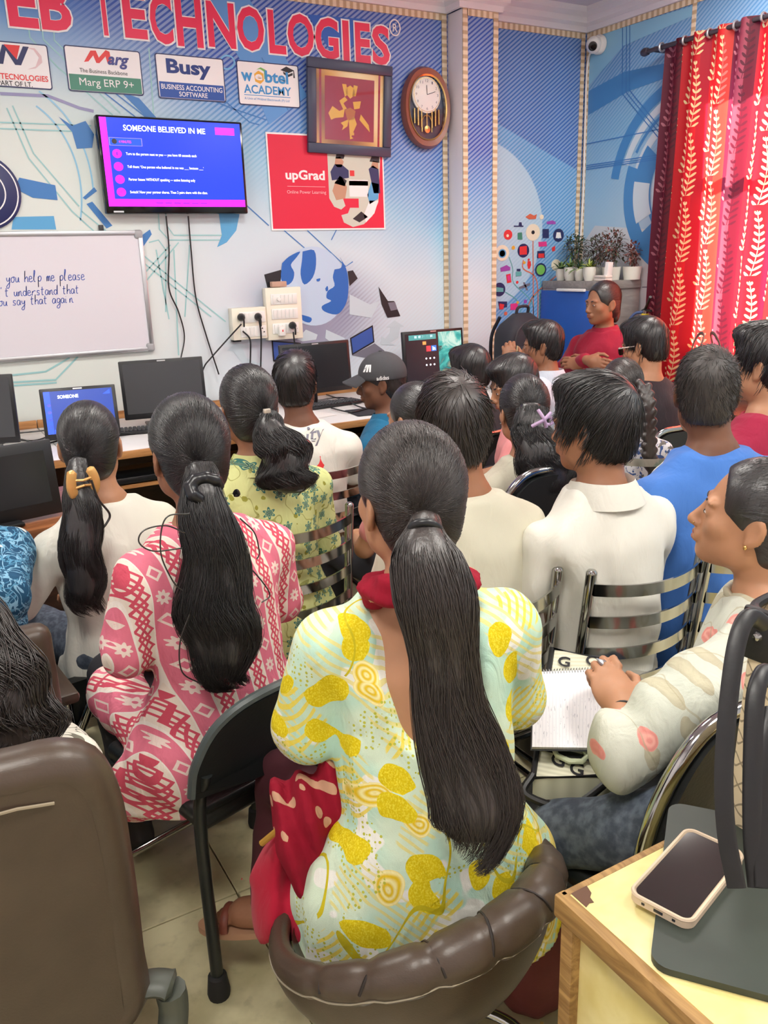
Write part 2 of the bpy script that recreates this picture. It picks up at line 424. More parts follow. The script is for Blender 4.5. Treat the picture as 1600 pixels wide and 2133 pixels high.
# LED panels in the ceiling
led = M('led_diffuser', (255, 250, 240), .5, emit=6.0); alu = M('brushed_aluminium', (200, 202, 205), .35, .9)
for i, (lx, ly) in enumerate(LAMPS):
    e = empty('ceiling_light', (lx, ly, CEIL))
    tag(e, ('square white LED panel on the ceiling, row '+('near the curtain window' if lx > 2 else 'over the middle' if lx > 0 else 'by the left wall')+(', front' if ly > 1 else ', rear')), 'light', 'ceiling LED panels')
    f = MB()
    for a, b, sx, sy in ((-.3, 0, .02, .62), (.3, 0, .02, .62), (0, -.3, .62, .02), (0, .3, .62, .02)): f.box((a, b, -.014), (sx, sy, .028), .002)
    f.build('frame', alu, e); d = MB(); d.box((0, 0, -.012), (.585, .585, .012)); d.build('diffuser', led, e)

# ------------------------------------------------------------------ prints of the mural wall
def pm(name, c, rough=.45): return M('print_'+name, c, rough)
CY, TEAL, NAVY, SKY, PALE, MID = pm('cyan', (92, 170, 220)), pm('teal', (156, 206, 208)), pm('navy', (40, 48, 98)), pm('sky', (150, 205, 234)), pm('pale', (224, 232, 232)), pm('mid_blue', (66, 128, 196))
RED, WHITE, BLACK, GREYP, CRIM = pm('red', (228, 58, 60)), pm('white', (244, 243, 244)), pm('black', (34, 34, 40)), pm('grey', (120, 120, 135)), pm('crimson', (236, 46, 88))
GREEN, BLUEP, LBLUE, YELP, PINKP = pm('green', (70, 140, 118)), pm('royal', (38, 84, 170)), pm('light_blue', (60, 150, 214)), pm('amber', (236, 178, 62)), pm('pink', (226, 60, 140))
ORG, PURP, SKINP, ARROW = pm('orange', (214, 108, 78)), pm('purple', (160, 76, 176)), pm('tan', (196, 150, 122)), pm('arrow', (198, 214, 224))
def wpoly(name, pts, mat, h=.0006, fn=WF, cv=wp, parent=None, t=.0004, smooth=0):
    P = [cv(*p) for p in pts]
    if smooth: P = [tuple(p) for p in cr(P+[P[0]], smooth)[:-1]]
    m = MB(); m.prism(P, lambda u, v, k: fn(u, v, h+k), t)
    bm_parent = parent if parent is not None else (wall_back if fn is WF else wall_right)
    return m.build(name, mat, bm_parent, 0)
def wline(name, lines, wd, mat, h=.0008, fn=WF, cv=wp, parent=None, n=1):
    m = MB()
    for L in lines:
        P = [cv(*p) for p in L]; P = cr(P, n) if n > 1 and len(P) > 2 else np.array(P)
        ribbon_mb(P, wd, fn, h, m)
    return m.build(name, mat, parent if parent is not None else (wall_back if fn is WF else wall_right), 0)
def arc(cx, cy, rx, ry, a0, a1, n=24): return [(cx+rx*math.cos(math.radians(a0+(a1-a0)*i/n)), cy+ry*math.sin(math.radians(a0+(a1-a0)*i/n))) for i in range(n+1)]
wline('printed_circuit', [[(60, 60), (62, 78), (120, 140), (235, 240)], [(88, 60), (90, 82), (150, 140), (250, 235)], [(112, 60), (113, 84), (165, 135)],
      [(150, 440), (265, 545), (300, 520)], [(170, 440), (250, 505)], [(310, 505), (330, 500), (345, 520), (345, 650)], [(330, 445), (332, 478), (352, 500), (470, 500)],
      [(345, 445), (347, 470), (362, 490), (475, 490)], [(296, 530), (470, 670)], [(296, 545), (440, 660)], [(355, 510), (300, 570)], [(372, 505), (302, 588)], [(395, 510), (385, 660)],
      [(325, 520), (352, 665)], [(362, 520), (372, 740)], [(310, 100), (320, 240)], [(0, 255), (190, 262)], [(0, 268), (190, 275)], [(14, 225), (60, 330), (150, 440)], [(26, 220), (70, 320), (165, 430)]], .0065, TEAL)
wline('printed_circuit', [[(0, 784), (95, 774), (145, 745)], [(0, 798), (116, 791), (162, 743)], [(0, 805), (118, 797)]], .009, TEAL)
wline('printed_circuit', [[(430, 120), (445, 190), (520, 255), (540, 260)], [(545, 120), (600, 230)], [(555, 250), (480, 225), (400, 190)], [(640, 480), (720, 555), (735, 545)], [(580, 470), (650, 530)], [(690, 500), (705, 470), (702, 440)],
      [(505, 420), (560, 470)], [(215, 175), (305, 245)], [(200, 180), (290, 250)]], .006, MID)
for pts, mt in (([(122, 243), (150, 262), (178, 252), (196, 280), (192, 308), (160, 310), (150, 275)], MID), ([(40, 370), (115, 386), (120, 417), (68, 412), (30, 392)], MID), ([(28, 452), (112, 450), (117, 478), (24, 478)], CY),
                ([(172, 412), (196, 390), (202, 398), (178, 416)], MID), ([(180, 425), (192, 420), (234, 470), (222, 476)], MID), ([(455, 440), (500, 440), (492, 480), (472, 505), (452, 515), (462, 490)], CY),
                ([(250, 190), (290, 205), (330, 250), (310, 250)], MID), ([(282, 500), (312, 478), (316, 488), (294, 520)], MID)):
    wpoly('printed_shape', pts, mt)
wline('printed_arc', [arc(-20, 420, 190, 230, -60, 10), arc(-20, 420, 215, 260, -62, -5)], .008, SKY, n=1)
wline('printed_arc', [[(0, 195), (100, 200), (165, 225), (195, 232)]], .014, pm('mauve', (150, 150, 190)))
wline('printed_ring', [arc(473, 130, 15, 14, 0, 360)], .008, pm('ring_blue', (120, 190, 232)), h=.001)
wpoly('printed_band', [(430, 0), (520, 0), (560, 60), (640, 200), (560, 260), (520, 160)], pm('streak', (96, 156, 220)), .0003)
wpoly('printed_band', [(640, 30), (760, 40), (735, 95), (690, 110)], pm('deep', (40, 100, 196)), .0003)
# globe with continents, laptops and arrows around it
gx, gz = wp(654, 597)
wpoly('printed_laptop_back', [(550, 572), (585, 562), (600, 600), (560, 612)], BLACK, .0006); wpoly('printed_laptop_back', [(724, 565), (735, 563), (745, 580), (728, 596)], BLACK, .0006)
m = MB(); m.prism([(gx+.212*math.cos(2*PI*i/40), gz+.222*math.sin(2*PI*i/40)) for i in range(40)], lambda u, v, k: WF(u, v, .0010+k), .0004)
globe = m.build('printed_globe', pm('globe', (190, 212, 236)), wall_back, 0)
def c5(L): return [(420+a*.35, 480+b*.35) for a, b in L]
LAND = pm('land', (38, 104, 190))
for L in ([(600, 125), (668, 118), (680, 200), (660, 280), (610, 322), (588, 260), (596, 180)], [(478, 195), (520, 155), (585, 125), (560, 165), (530, 205), (550, 250), (540, 300), (505, 325), (472, 290)],
          [(790, 232), (828, 222), (835, 185), (822, 160), (858, 225), (872, 300), (868, 400), (842, 465), (800, 500), (730, 482), (715, 450), (770, 420), (742, 402), (750, 360), (790, 330), (780, 280)],
          [(590, 500), (652, 520), (642, 548), (600, 535)], [(682, 290), (705, 285), (700, 302), (685, 303)], [(735, 345), (748, 330), (752, 355), (740, 362)]):
    wpoly('printed_land', c5(L), LAND, .0018, parent=wall_back, smooth=3)
for L, mt in (([(1052, 335), (1108, 420), (1145, 420), (1182, 510), (1105, 520), (1070, 440)], BLACK), ([(1108, 430), (1150, 425), (1165, 470), (1125, 478)], GREYP),
              ([(882, 640), (1018, 563), (1028, 665), (895, 742)], BLACK), ([(890, 645), (1012, 575), (1020, 660), (900, 730)], pm('screen_blue', (62, 92, 170))), ([(895, 742), (1028, 672), (1088, 716), (985, 760)], GREYP), ([(985, 752), (1050, 710), (1088, 718), (1000, 760)], BLACK),
              ([(415, 655), (590, 668), (600, 780), (425, 780)], BLACK), ([(424, 662), (580, 676), (590, 780), (432, 770)], pm('screen_blue', (62, 92, 170)))):
    wpoly('printed_laptop', c5(L), mt, .0012 if mt is BLACK else .0018)
for L in ([(1097, 575), (1148, 535), (1205, 572), (1180, 575), (1170, 640), (1120, 668), (1150, 683), (1065, 680), (1070, 628), (1092, 645), (1120, 610), (1125, 575)],
          [(150, 715), (205, 668), (285, 690), (245, 705), (265, 760), (340, 790), (370, 780), (345, 830), (240, 790), (190, 720)],
          [(565, 650), (620, 590), (690, 620), (680, 650), (600, 660)], [(740, 590), (850, 640), (880, 720), (790, 680), (735, 640)], [(880, 380), (1000, 440), (1060, 420), (1010, 520), (880, 500)], [(1480, 850), (1540, 840), (1560, 900), (1500, 930)]):
    wpoly('printed_arrow', c5(L), ARROW, .0008)
# panel by the corner: printed tree of icons
def dot(x, y, r, mt, h=.001, name='printed_icon'):
    u, v = wp(x, y); k = r/1740*5.45
    m = MB(); m.prism([(u+k*1.12*math.cos(2*PI*i/24), v+k*math.sin(2*PI*i/24)) for i in range(24)], lambda a, b, c: WF(a, b, h+c), .0004); return m.build(name, mt, wall_back, 0)
IVORY = pm('ivory', (240, 232, 208)); LIME = pm('lime', (120, 190, 90)); AQUA = pm('aqua', (100, 178, 180))
wline('printed_stem', [[(1090, 541), (1090, 560), (1118, 585), (1120, 680)], [(1110, 502), (1111, 680)], [(1158, 575), (1108, 620), (1095, 665)]], .008, pm('stem_orange', (222, 120, 92)), n=4)
wline('printed_stem', [[(1060, 535), (1068, 560), (1070, 590), (1108, 630), (1110, 680)], [(1052, 608), (1080, 630), (1088, 680)], [(1126, 578), (1122, 680)], [(1120, 610), (1105, 630), (1103, 680)]], .006, AQUA, n=4)
for x, y, r, mt in ((1110, 484, 17, IVORY), (1163, 490, 13.5, NAVY), (1090, 522, 14, NAVY), (1046, 527, 16, IVORY), (1126, 562, 14, NAVY), (1040, 603, 14, NAVY), (1158, 552, 12, IVORY), (1058, 489, 10, RED)):
    dot(x, y, r, mt)
for x, y, r, mt in ((1110, 484, 4, BLACK), (1046, 528, 9, CY), (1046, 528, 6.5, IVORY), (1045, 528, 3.5, BLACK), (1126, 562, 10.5, LIME), (1163, 491, 6, SKY), (1057, 491, 3, IVORY), (1128, 452, 5, IVORY), (1092, 547, 3, YELP), (1069, 516, 4, YELP), (1077, 588, 3, RED), (1094, 628, 4, PURP), (1053, 653, 4, ORG), (1101, 541, 2.5, RED), (1078, 630, 3, YELP)):
    dot(x, y, r, mt, .0016)
def ic(L, mt, h=.0012): wpoly('printed_icon', L, mt, h)
ic([(1094, 452), (1104, 445), (1112, 449), (1118, 446), (1116, 456), (1102, 457)], ORG); ic([(1138, 462), (1150, 459), (1157, 462), (1157, 467), (1139, 467)], PURP)
ic([(1078, 485), (1087, 484), (1088, 499), (1078, 499)], GREEN); ic([(1130, 477), (1143, 477), (1143, 496), (1130, 496)], NAVY); ic([(1121, 504), (1138, 503), (1139, 513), (1122, 514)], PINKP)
ic([(1119, 523), (1134, 522), (1135, 537), (1118, 538)], NAVY); ic([(1121, 528), (1133, 528), (1133, 537), (1121, 537)], RED, .002); ic([(1082, 514), (1097, 512), (1097, 530), (1082, 531)], RED, .002)
ic([(1099, 544), (1105, 544), (1106, 552), (1103, 560), (1100, 560), (1098, 552)], RED); ic([(1042, 558), (1055, 552), (1063, 557), (1062, 563), (1043, 566)], PURP); ic([(1054, 572), (1063, 570), (1065, 588), (1056, 590)], RED)
ic([(1056, 574), (1062, 573), (1063, 584), (1057, 585)], PINKP, .002); ic([(1080, 598), (1098, 591), (1105, 589), (1103, 595), (1090, 600), (1082, 602)], GREYP); ic([(1089, 588), (1093, 588), (1100, 605), (1096, 605)], GREYP)
ic([(1033, 598), (1048, 600), (1048, 608), (1033, 608)], AQUA, .002); ic([(1063, 633), (1078, 631), (1079, 645), (1063, 646)], PINKP); ic([(1037, 628), (1056, 628), (1056, 640), (1040, 642)], NAVY); ic([(1040, 632), (1050, 634), (1048, 644), (1040, 645)], RED, .002)
ic([(1074, 566), (1086, 566), (1086, 574), (1074, 576)], AQUA); ic([(1076, 560), (1084, 560), (1084, 565), (1076, 565)], NAVY); ic([(1149, 516), (1156, 512), (1156, 522), (1150, 524)], RED); ic([(1178, 506), (1188, 500), (1190, 506), (1182, 514)], NAVY); ic([(1159, 484), (1167, 484), (1169, 496), (1157, 496)], WHITE, .002)
ic([(1070, 470), (1090, 470), (1090, 472.5), (1070, 472.5)], NAVY); ic([(1081, 463), (1086, 463), (1087, 470), (1080, 470)], NAVY)
# side wall prints: rings and lines
cu, cv_ = rp(1432, 392)
def rarc(r, a0, a1, wd, mt, h=.0008, name='printed_arc'):
    m = MB(); run_ = []
    for i in range(82):
        a = math.radians(a0+(a1-a0)*min(i, 80)/80); q = (cu+r*math.cos(a), cv_+r*math.sin(a))
        if q[0] > OY1+wd/2+.01 and i < 81: run_.append(q)
        else:
            if len(run_) > 2: ribbon_mb(run_, wd, RF, h, m)
            run_ = []
    return m.build(name, mt, wall_right, 0) if m.v else None
RB, RP = pm('ring_mid', (74, 140, 200)), pm('ring_pale', (206, 224, 234))
rarc(.60, 10, 250, .07, RB); rarc(.53, 20, 300, .045, RP); rarc(.48, 30, 330, .02, RB); rarc(.42, 20, 300, .05, RP); rarc(.30, 0, 360, .03, RB); rarc(.26, 0, 360, .03, RP); rarc(.66, 160, 250, .03, pm('ring_light', (130, 186, 224)))
rarc(.455, -60, 20, .10, RB, .0012); rarc(.36, -110, -80, .13, RP, .0014); rarc(.36, -80, -35, .13, RB, .0014); rarc(.36, -25, 10, .13, RP, .0014); rarc(.36, 10, 40, .13, RB, .0014)
wline('printed_circuit', [[(1298, 50), (1297, 195), (1375, 290)], [(1306, 50), (1305, 192), (1385, 290)], [(1313, 50), (1312, 188), (1392, 286)], [(1222, 300), (1390, 266)], [(1222, 345), (1390, 320)], [(1222, 349), (1390, 325)], [(1222, 353), (1390, 329)]], .006, MID, .002, RF, rp)
wpoly('printed_band', [(1226, 80), (1450, 10), (1450, 30), (1300, 95), (1226, 180)], pm('band_light', (140, 196, 226)), .0003, RF, rp)
wpoly('printed_band', [(1226, 190), (1300, 150), (1395, 130), (1395, 160), (1310, 190), (1226, 240)], RB, .0004, RF, rp)
wpoly('tile_joint', [(1338, 597), (1372, 596), (1372, 598.5), (1338, 599.5)], GREYP, .0006, RF, rp)
wpoly('wall_tile', [(1206, 520), (1240, 470), (1385, 480), (1385, 690), (1206, 690)], pm('glazed_white', (206, 212, 218)), .0003, RF, rp)

# sign lettering: pink letters with a white keyline
cols = [('W', -100, -62, 14, 70), ('E', 18, 82, 40, 60), ('B', 84, 152, 30, 66), ('T', 193, 240, -14, 74), ('E', 252, 308, -6, 80), ('C', 308, 362, 0, 84), ('H', 362, 424, 0, 94), ('N', 428, 492, 8, 100), ('O', 490, 552, 10, 104), ('L', 556, 596, 20, 110), ('O', 596, 655, 26, 114), ('G', 654, 706, 38, 122), ('I', 712, 728, 44, 126), ('E', 738, 772, 50, 132), ('S', 774, 812, 58, 135)]
def fit_letter(ch, px0, px1, pyt, pyb):
    u0, z1 = wp(px0, pyt); u1, z0 = wp(px1, pyb)
    zb = 2.648 - .012*max(0, (u0-1.2))/1.4; zt = 2.86-.025*max(0, (u0-1.2))/1.4
    if ch == 'C' or ch == 'H': zb -= .012
    o = text_mb(ch, lambda a, b, k: WF(a, b, .0022+k), u0-.008, zb-.008, u1+.008, zt+.008, .045).build('sign_letter', WHITE, wall_back, 0)
    text_mb(ch, lambda a, b, k: WF(a, b, .0032+k), u0, zb, u1, zt, .03).build('letter_face', CRIM, o, 0)
for c in cols:
    if c[0] != 'W': fit_letter(*c)
u, v = wp(822, 58); m = MB(); ribbon_mb([(u+.034*math.cos(a), v+.04*math.sin(a)) for a in np.linspace(0, 2*PI, 33)], .007, WF, .003, m); m.build('registered_ring', WHITE, wall_back, 0)
text_mb('R', lambda a, b, k: WF(a, b, .003), u-.014, v-.02, u+.016, v+.02, .01).build('registered_letter', WHITE, wall_back, 0)

# partner logo plates printed in a row
def plate(px0, pyt0, px1, pyb1, label):
    u0, zt = wp(px0, pyt0); u1, zb = wp(px1, pyb1)
    w_, h_ = u1-u0, zt-zb; cx, cz = (u0+u1)/2, (zt+zb)/2
    e = MB().prism(rounded(w_, h_, .012), lambda a, b, k: (a, -k, b), .0016).build('logo_plate', NAVY, wall_back, 0)
    e.location = (cx, WY-.003, cz); e['label'] = label
    MB().prism(rounded(w_-.010, h_-.010, .009), lambda a, b, k: (a, -.0016-k, b), .0004).build('plate_face', WHITE, e, 0)
    PFn = lambda a, b, k: (a, -.0024-k, b)
    TFn = lambda a, b, k: (a, -.0034-k, b)
    def tx(body, a0, b0, a1, b1, mt, bold=.0, sh=0., name='lettering'): text_mb(body, TFn, a0*w_-w_/2, b0*h_-h_/2, a1*w_-w_/2, b1*h_-h_/2, bold, sh).build(name, mt, e, 0)
    def pg(poly, mt, name='emblem', k=0.): MB().prism([(a*w_-w_/2, b*h_-h_/2) for a, b in poly], lambda a, b, q: PFn(a, b, k+q), .0003).build(name, mt, e, 0)
    return e, tx, pg
e, tx, pg = plate(-58, 80, 110, 188, 'white logo plate with a red and grey letter emblem')
pg([(.28, .5), (.38, .92), (.47, .92), (.56, .62), (.66, .92), (.74, .92), (.60, .5), (.52, .5), (.42, .8), (.36, .5)], NAVY); pg([(.40, .93), (.62, .93), (.55, .62)], RED, k=.0004)
tx('WEB TECNOLOGIES', .06, .17, .95, .30, RED, .02); tx('A PART OF I.T.', .16, .03, .72, .14, BLACK, .01)
pg([(.70, .90), (.80, .86), (.86, .70), (.80, .50), (.68, .42), (.80, .46), (.90, .60), (.90, .74), (.82, .90)], pm('blush', (226, 200, 204)))
e, tx, pg = plate(131, 93, 300, 200, 'white and green logo plate of a business backbone brand')
pg([(.025, .03), (.975, .03), (.975, .38), (.025, .38)], GREEN); tx('Marg ERP 9+', .15, .09, .87, .31, WHITE); tx('arg', .55, .56, .84, .83, pm('indigo', (60, 66, 140)), .03, .3)
pg([(.24, .66), (.34, .92), (.41, .93), (.44, .78), (.54, .96), (.59, .93), (.60, .70), (.55, .66), (.53, .82), (.44, .66), (.40, .66), (.37, .82), (.30, .68)], RED); tx('The Business Backbone', .17, .43, .80, .52, BLACK)
e, tx, pg = plate(321, 110, 471, 214, 'white and royal blue logo plate of an accounting software')
pg([(.025, .03), (.975, .03), (.975, .38), (.025, .38)], BLUEP); tx('Busy', .15, .48, .80, .90, pm('ink', (30, 56, 130)), .035); tx('BUSINESS ACCOUNTING', .05, .215, .95, .33, WHITE, .012); tx('SOFTWARE', .30, .07, .72, .18, WHITE, .012)
e, tx, pg = plate(491, 125, 625, 226, 'white logo plate of an academy with a graduation cap')
pg([(.28, .55), (.36, .50), (.42, .58), (.42, .74), (.34, .80), (.27, .72)], YELP); pg([(.31, .82), (.38, .88), (.46, .83), (.46, .62), (.43, .62), (.43, .79), (.37, .84)], LIME)
tx('w', .06, .54, .24, .74, LBLUE, .03); tx('e', .28, .58, .40, .72, WHITE, .03); tx('btel', .44, .54, .82, .82, LBLUE, .03); tx('ACADEMY', .09, .27, .86, .47, LBLUE, .02); pg([(.09, .225), (.84, .225), (.84, .24), (.09, .24)], LBLUE); tx('A Unit of Webtel Electrosoft (P) Ltd', .09, .11, .82, .18, LBLUE)
pg([(.70, .86), (.80, .95), (.93, .87), (.83, .80)], BLACK); pg([(.74, .83), (.83, .77), (.90, .82), (.90, .76), (.82, .71), (.75, .77)], BLACK); pg([(.915, .87), (.925, .87), (.935, .70), (.91, .70)], BLACK)
# ------------------------------------------------------------------ things on the walls
BLK = M('black_plastic', (26, 27, 30), .35, bump=(200, .03)); GBLK = M('gloss_black', (14, 15, 18), .12); DKG = M('dark_grey_plastic', (58, 60, 64), .5)
CHROME = M('chrome', (178, 178, 176), .12, 1.0); REX = M('black_rexine', (24, 27, 28), .42, bump=(160, .12)); RUB = M('rubber', (30, 30, 30), .8)
CREAMP = M('cream_plastic', (240, 236, 218), .4); WHITEP = M('white_plastic', (240, 240, 236), .4)
def screen_mat(name, col, s=1.0): return M(name, col, .25, emit=s)
def cable(name, pts, r, label, cat='cable', mat=None, n=8, group=None):
    o = MB().tube(cr(pts, n), r, 6).build(name, mat or BLK); tag(o, label, cat, group); return o
def on_wall(px, py, h=.01): p = aty(px, py, WY-h); return p
# television
tv = empty('television', ((1.019+1.763)/2, WY, (2.287+1.836)/2)); tag(tv, 'flat television on the mural wall showing a blue slide', 'television')
TW, TH = .744, .451
MB().box((0, -.05, 0), (TW, .05, TH), .008).build('casing', GBLK, tv); MB().box((0, -.012, 0), (.3, .03, .25), .004).build('wall_bracket', DKG, tv)
TF = lambda a, b, k: (a*(TW-.03)-(TW-.03)/2, -.0762-k, .012+b*(TH-.045)-(TH-.045)/2)
scr = MB().prism([(0, 0), (1, 0), (1, 1), (0, 1)], TF, .0006).build('screen', screen_mat('slide_blue', (14, 46, 190), .9), tv, 0)
MAG, SW = screen_mat('slide_magenta', (214, 20, 232), 1.1), screen_mat('slide_white', (238, 240, 255), 1.3)
def tvp(poly, mt, k=.001, name='slide_shape'): MB().prism(poly, lambda a, b, q: TF(a, b, k+q), .0003).build(name, mt, scr, 0)
tvp([(0, 0), (.045, .0), (.045, 1), (0, 1)], MAG); tvp([(0, 0), (1, 0), (1, .085), (0, .085)], MAG, .0014); tvp([(.81, .86), (.955, .86), (.955, .945), (.81, .945)], MAG)
tvp([(.05, .69), (.275, .69), (.275, .78), (.05, .78)], screen_mat('slide_line', (120, 110, 235), 1.)); tvp([(.055, .695), (.27, .695), (.27, .775), (.055, .775)], screen_mat('slide_blue2', (18, 66, 206), .9), .0014)
def tvt(s, a0, b0, a1, b1, mt=SW, bold=0.): text_mb(s, TF, a0, b0, a1, b1, bold, 0, .0018).build('slide_text', mt, scr, 0)
tvt('SOMEONE BELIEVED IN ME', .155, .86, .735, .925, bold=.012); tvt('4 MINUTES', .115, .72, .20, .75, MAG)
tvp([(.085+.018*math.cos(a), .737+.03*math.sin(a)) for a in np.linspace(0, 2*PI, 17)[:-1]], DKG, .0018)
for i, s in enumerate(('Turn to the person next to you \u2014 you have 60 seconds each', "Tell them: 'One person who believed in me was ___ because ___'", 'Partner listens WITHOUT speaking \u2014 active listening only', 'Switch! Now your partner shares. Then 2 pairs share with the class.')):
    b = .60-.145*i; tvp([(.095+.032*math.cos(a), b+.05*math.sin(a)) for a in np.linspace(0, 2*PI, 21)[:-1]], MAG)
    tvt(str(i+1), .088, b-.02, .10, b+.02, screen_mat('slide_violet', (120, 20, 180), .8)); tvt(s, .155, b-.022, .155+(.50, .545, .475, .56)[i], b+.018, bold=.002)
for k in range(6): tvp([(.33+.065*k, .036), (.38+.065*k, .036), (.38+.065*k, .048), (.33+.065*k, .048)], screen_mat('slide_violet', (120, 20, 180), .8), .0022)
MB().box((-TW/2+.06, -.0755, -TH/2+.010), (.05, .001, .008)).build('maker_mark', alu, tv)
MB().box((0, -.046, TH/2+.001), (.3, .02, .004)).build('vent', DKG, tv)
for i, L in enumerate(([(346, 450, .03), (352, 520, .02), (352, 600, .02), (372, 650, .02), (384, 700, .03), (376, 750, .06)], [(392, 450, .03), (398, 520, .02), (408, 620, .02), (430, 700, .02), (456, 780, .04)])):
    cable('power_cable', [on_wall(*p) for p in L], .004, ('black cable hanging from the television to behind the square monitor', 'thin black cable hanging from the right half of the television')[i], group='cables on the mural wall')
# whiteboard
wbx1, wbz0, wbz1 = 1.197, 1.15, 1.76; wbw = 1.22
wbd = empty('whiteboard', (wbx1-wbw/2, WY, (wbz0+wbz1)/2)); tag(wbd, 'whiteboard with blue handwriting and silver frame', 'whiteboard')
MB().box((0, -.012, 0), (wbw-.02, .014, wbz1-wbz0-.02)).build('board', M('board_white', (226, 224, 232), .22), wbd)
h_ = wbz1-wbz0
for c, s in (((0, -.014, h_/2-.012), (wbw-.05, .024, .024)), ((0, -.014, -h_/2+.012), (wbw-.05, .024, .024)), ((wbw/2-.012, -.014, 0), (.024, .024, h_-.05)), ((-wbw/2+.012, -.014, 0), (.024, .024, h_-.05))):
    MB().box(c, s, .005).build('frame_rail', alu, wbd)
for a in (-1, 1):
    for b in (-1, 1): MB().box((a*(wbw/2-.02), -.015, b*(h_/2-.02)), (.045, .028, .045), .012, seg=3).build('corner_cap', M('grey_cap', (168, 170, 174), .5), wbd)
MB().box((wbw/2-.20, -.012, h_/2+.012), (.022, .02, .03), .003).build('hanger', DKG, wbd)
# handwriting: single strokes drawn in an upright cursive
GL = {'a': [[(.8, .8), (.3, .9), (.05, .45), (.25, .05), (.6, .15), (.8, .8), (.8, .2), (1.0, .05)]], 'b': [[(.1, 1.8), (.15, .1), (.6, .0), (.9, .4), (.6, .8), (.2, .6)]], 'd': [[(.8, .7), (.3, .85), (.05, .4), (.3, .05), (.7, .2), (.85, 1.8), (.85, .2), (1., .05)]], 'e': [[(.05, .45), (.7, .55), (.55, .9), (.15, .8), (.1, .2), (.5, .0), (.95, .2)]],
      'g': [[(.8, .8), (.3, .9), (.1, .45), (.4, .1), (.8, .4), (.85, .8), (.8, -.6), (.4, -.9), (.1, -.6), (.9, .05)]], 'h': [[(.1, 0), (.15, 1.8), (.12, .5), (.5, .85), (.8, .6), (.8, .1), (1., .05)]], 'i': [[(.1, .8), (.15, .15), (.4, .02)], [(.15, 1.15), (.2, 1.2)]], 'l': [[(.05, .3), (.4, 1.6), (.2, 1.75), (.15, .2), (.5, .05)]],
      'm': [[(.05, .8), (.1, 0), (.15, .6), (.35, .85), (.45, .0), (.5, .6), (.75, .85), (.85, .1), (1., .05)]], 'n': [[(.05, .8), (.1, 0), (.2, .6), (.55, .85), (.7, .1), (1., .05)]], 'o': [[(.5, .9), (.1, .6), (.2, .1), (.6, .05), (.85, .5), (.6, .9), (1., .8)]], 'p': [[(.1, .8), (.15, -.9), (.15, .6), (.6, .9), (.85, .5), (.5, .05), (.2, .2)]],
      'r': [[(.1, 0), (.15, .8), (.2, .55), (.6, .85), (.9, .75)]], 's': [[(.8, .8), (.3, .85), (.3, .5), (.7, .35), (.6, .05), (.1, .1)]], 't': [[(.35, 1.5), (.35, .15), (.7, .05)], [(.05, 1.0), (.75, 1.05)]], 'u': [[(.1, .8), (.15, .15), (.55, .1), (.75, .8), (.8, .1), (1., .05)]], 'y': [[(.1, .8), (.2, .3), (.6, .3), (.8, .8), (.7, -.6), (.35, -.9), (.1, -.6), (.9, .1)]], "'": [[(.3, 1.7), (.2, 1.4)]], 'C': [[(.9, 1.4), (.5, 1.7), (.1, .9), (.4, .05), (.9, .3)]], 'c': [[(.8, .7), (.4, .9), (.1, .45), (.4, .05), (.9, .2)]]}
INK = M('marker_blue', (52, 84, 176), .4)
def write(line, x_end, zb, hgt, adv):
    n = len(line); x0 = x_end-n*adv
    for wd in line.split(' '):
        mb = MB()
        for ch in wd:
            for st in GL.get(ch, []): ribbon_mb(cr([(x0+p[0]*adv*.95+p[1]*hgt*.12, zb+p[1]*hgt) for p in st], 4), .0035, lambda u, v, k: (u, -.0198, v), 0, mb)
            x0 += adv
        x0 += adv
        if mb.v: mb.build('handwritten_word', INK, wbd, 0)
cxw = wbx1-wbw/2; czw = (wbz0+wbz1)/2
for L, pe, pb in (("you help me please", (176, 583), .029), ("n't understand that", (164, 611), .026), ("you say that again", (152, 630), .026)):
    u, v = wp(*pe); write(L, u-cxw, v-czw, pb, .0205)
# round navy sign cut by the frame
u, v = wp(-38, 400); rs = empty('round_sign', (u, WY, v)); tag(rs, 'round navy sign with white rings at the left edge', 'sign')
MB().lathe([(0, 0), (.17, 0), (.17, .012), (.165, .016), (0, .016)], n=48, rot=rotm(x=PI/2)).build('disc', NAVY, rs)
for r in (.155, .10):
    m = MB(); ribbon_mb([(r*math.cos(a), r*math.sin(a)) for a in np.linspace(0, 2*PI, 49)], .006, lambda a, b, k: (a, -.0168, b), 0, m); m.build('ring', WHITE, rs, 0)
# poster with white keyline
pu0, pz1 = wp(552, 275); pu1, pz0 = wp(802, 478); PWd, PHt = pu1-pu0, pz1-pz0
po = MB().prism([(0, 0), (1, 0), (1, 1), (0, 1)], lambda a, b, k: (a*PWd, -k, b*PHt), .002).build('poster', WHITE, None, 0); po.location = (pu0, WY-.004, pz0)
tag(po, 'crimson online learning poster partly under the framed picture', 'poster')
QF = lambda a, b, k: (a*PWd, -.0022-k, b*PHt)
PR = pm('poster_red', (226, 26, 66))
def pp(poly, mt, k=.0004, name='printed_shape'): MB().prism(poly, lambda a, b, q: QF(a, b, k+q), .0002).build(name, mt, po, 0)
pp([(.012, .018), (.988, .018), (.988, .982), (.012, .982)], PR, 0, 'red_ground')
text_mb('upGrad', QF, .14, .50, .47, .63, .03, 0, .0008).build('lettering', WHITE, po, 0); text_mb('Online Power Learning', QF, .145, .375, .475, .42, .0, 0, .0008).build('lettering', pm('blush2', (250, 190, 196)), po, 0); pp([(.15, .458), (.47, .458), (.47, .462), (.15, .462)], pm('blush2', (250, 190, 196)))
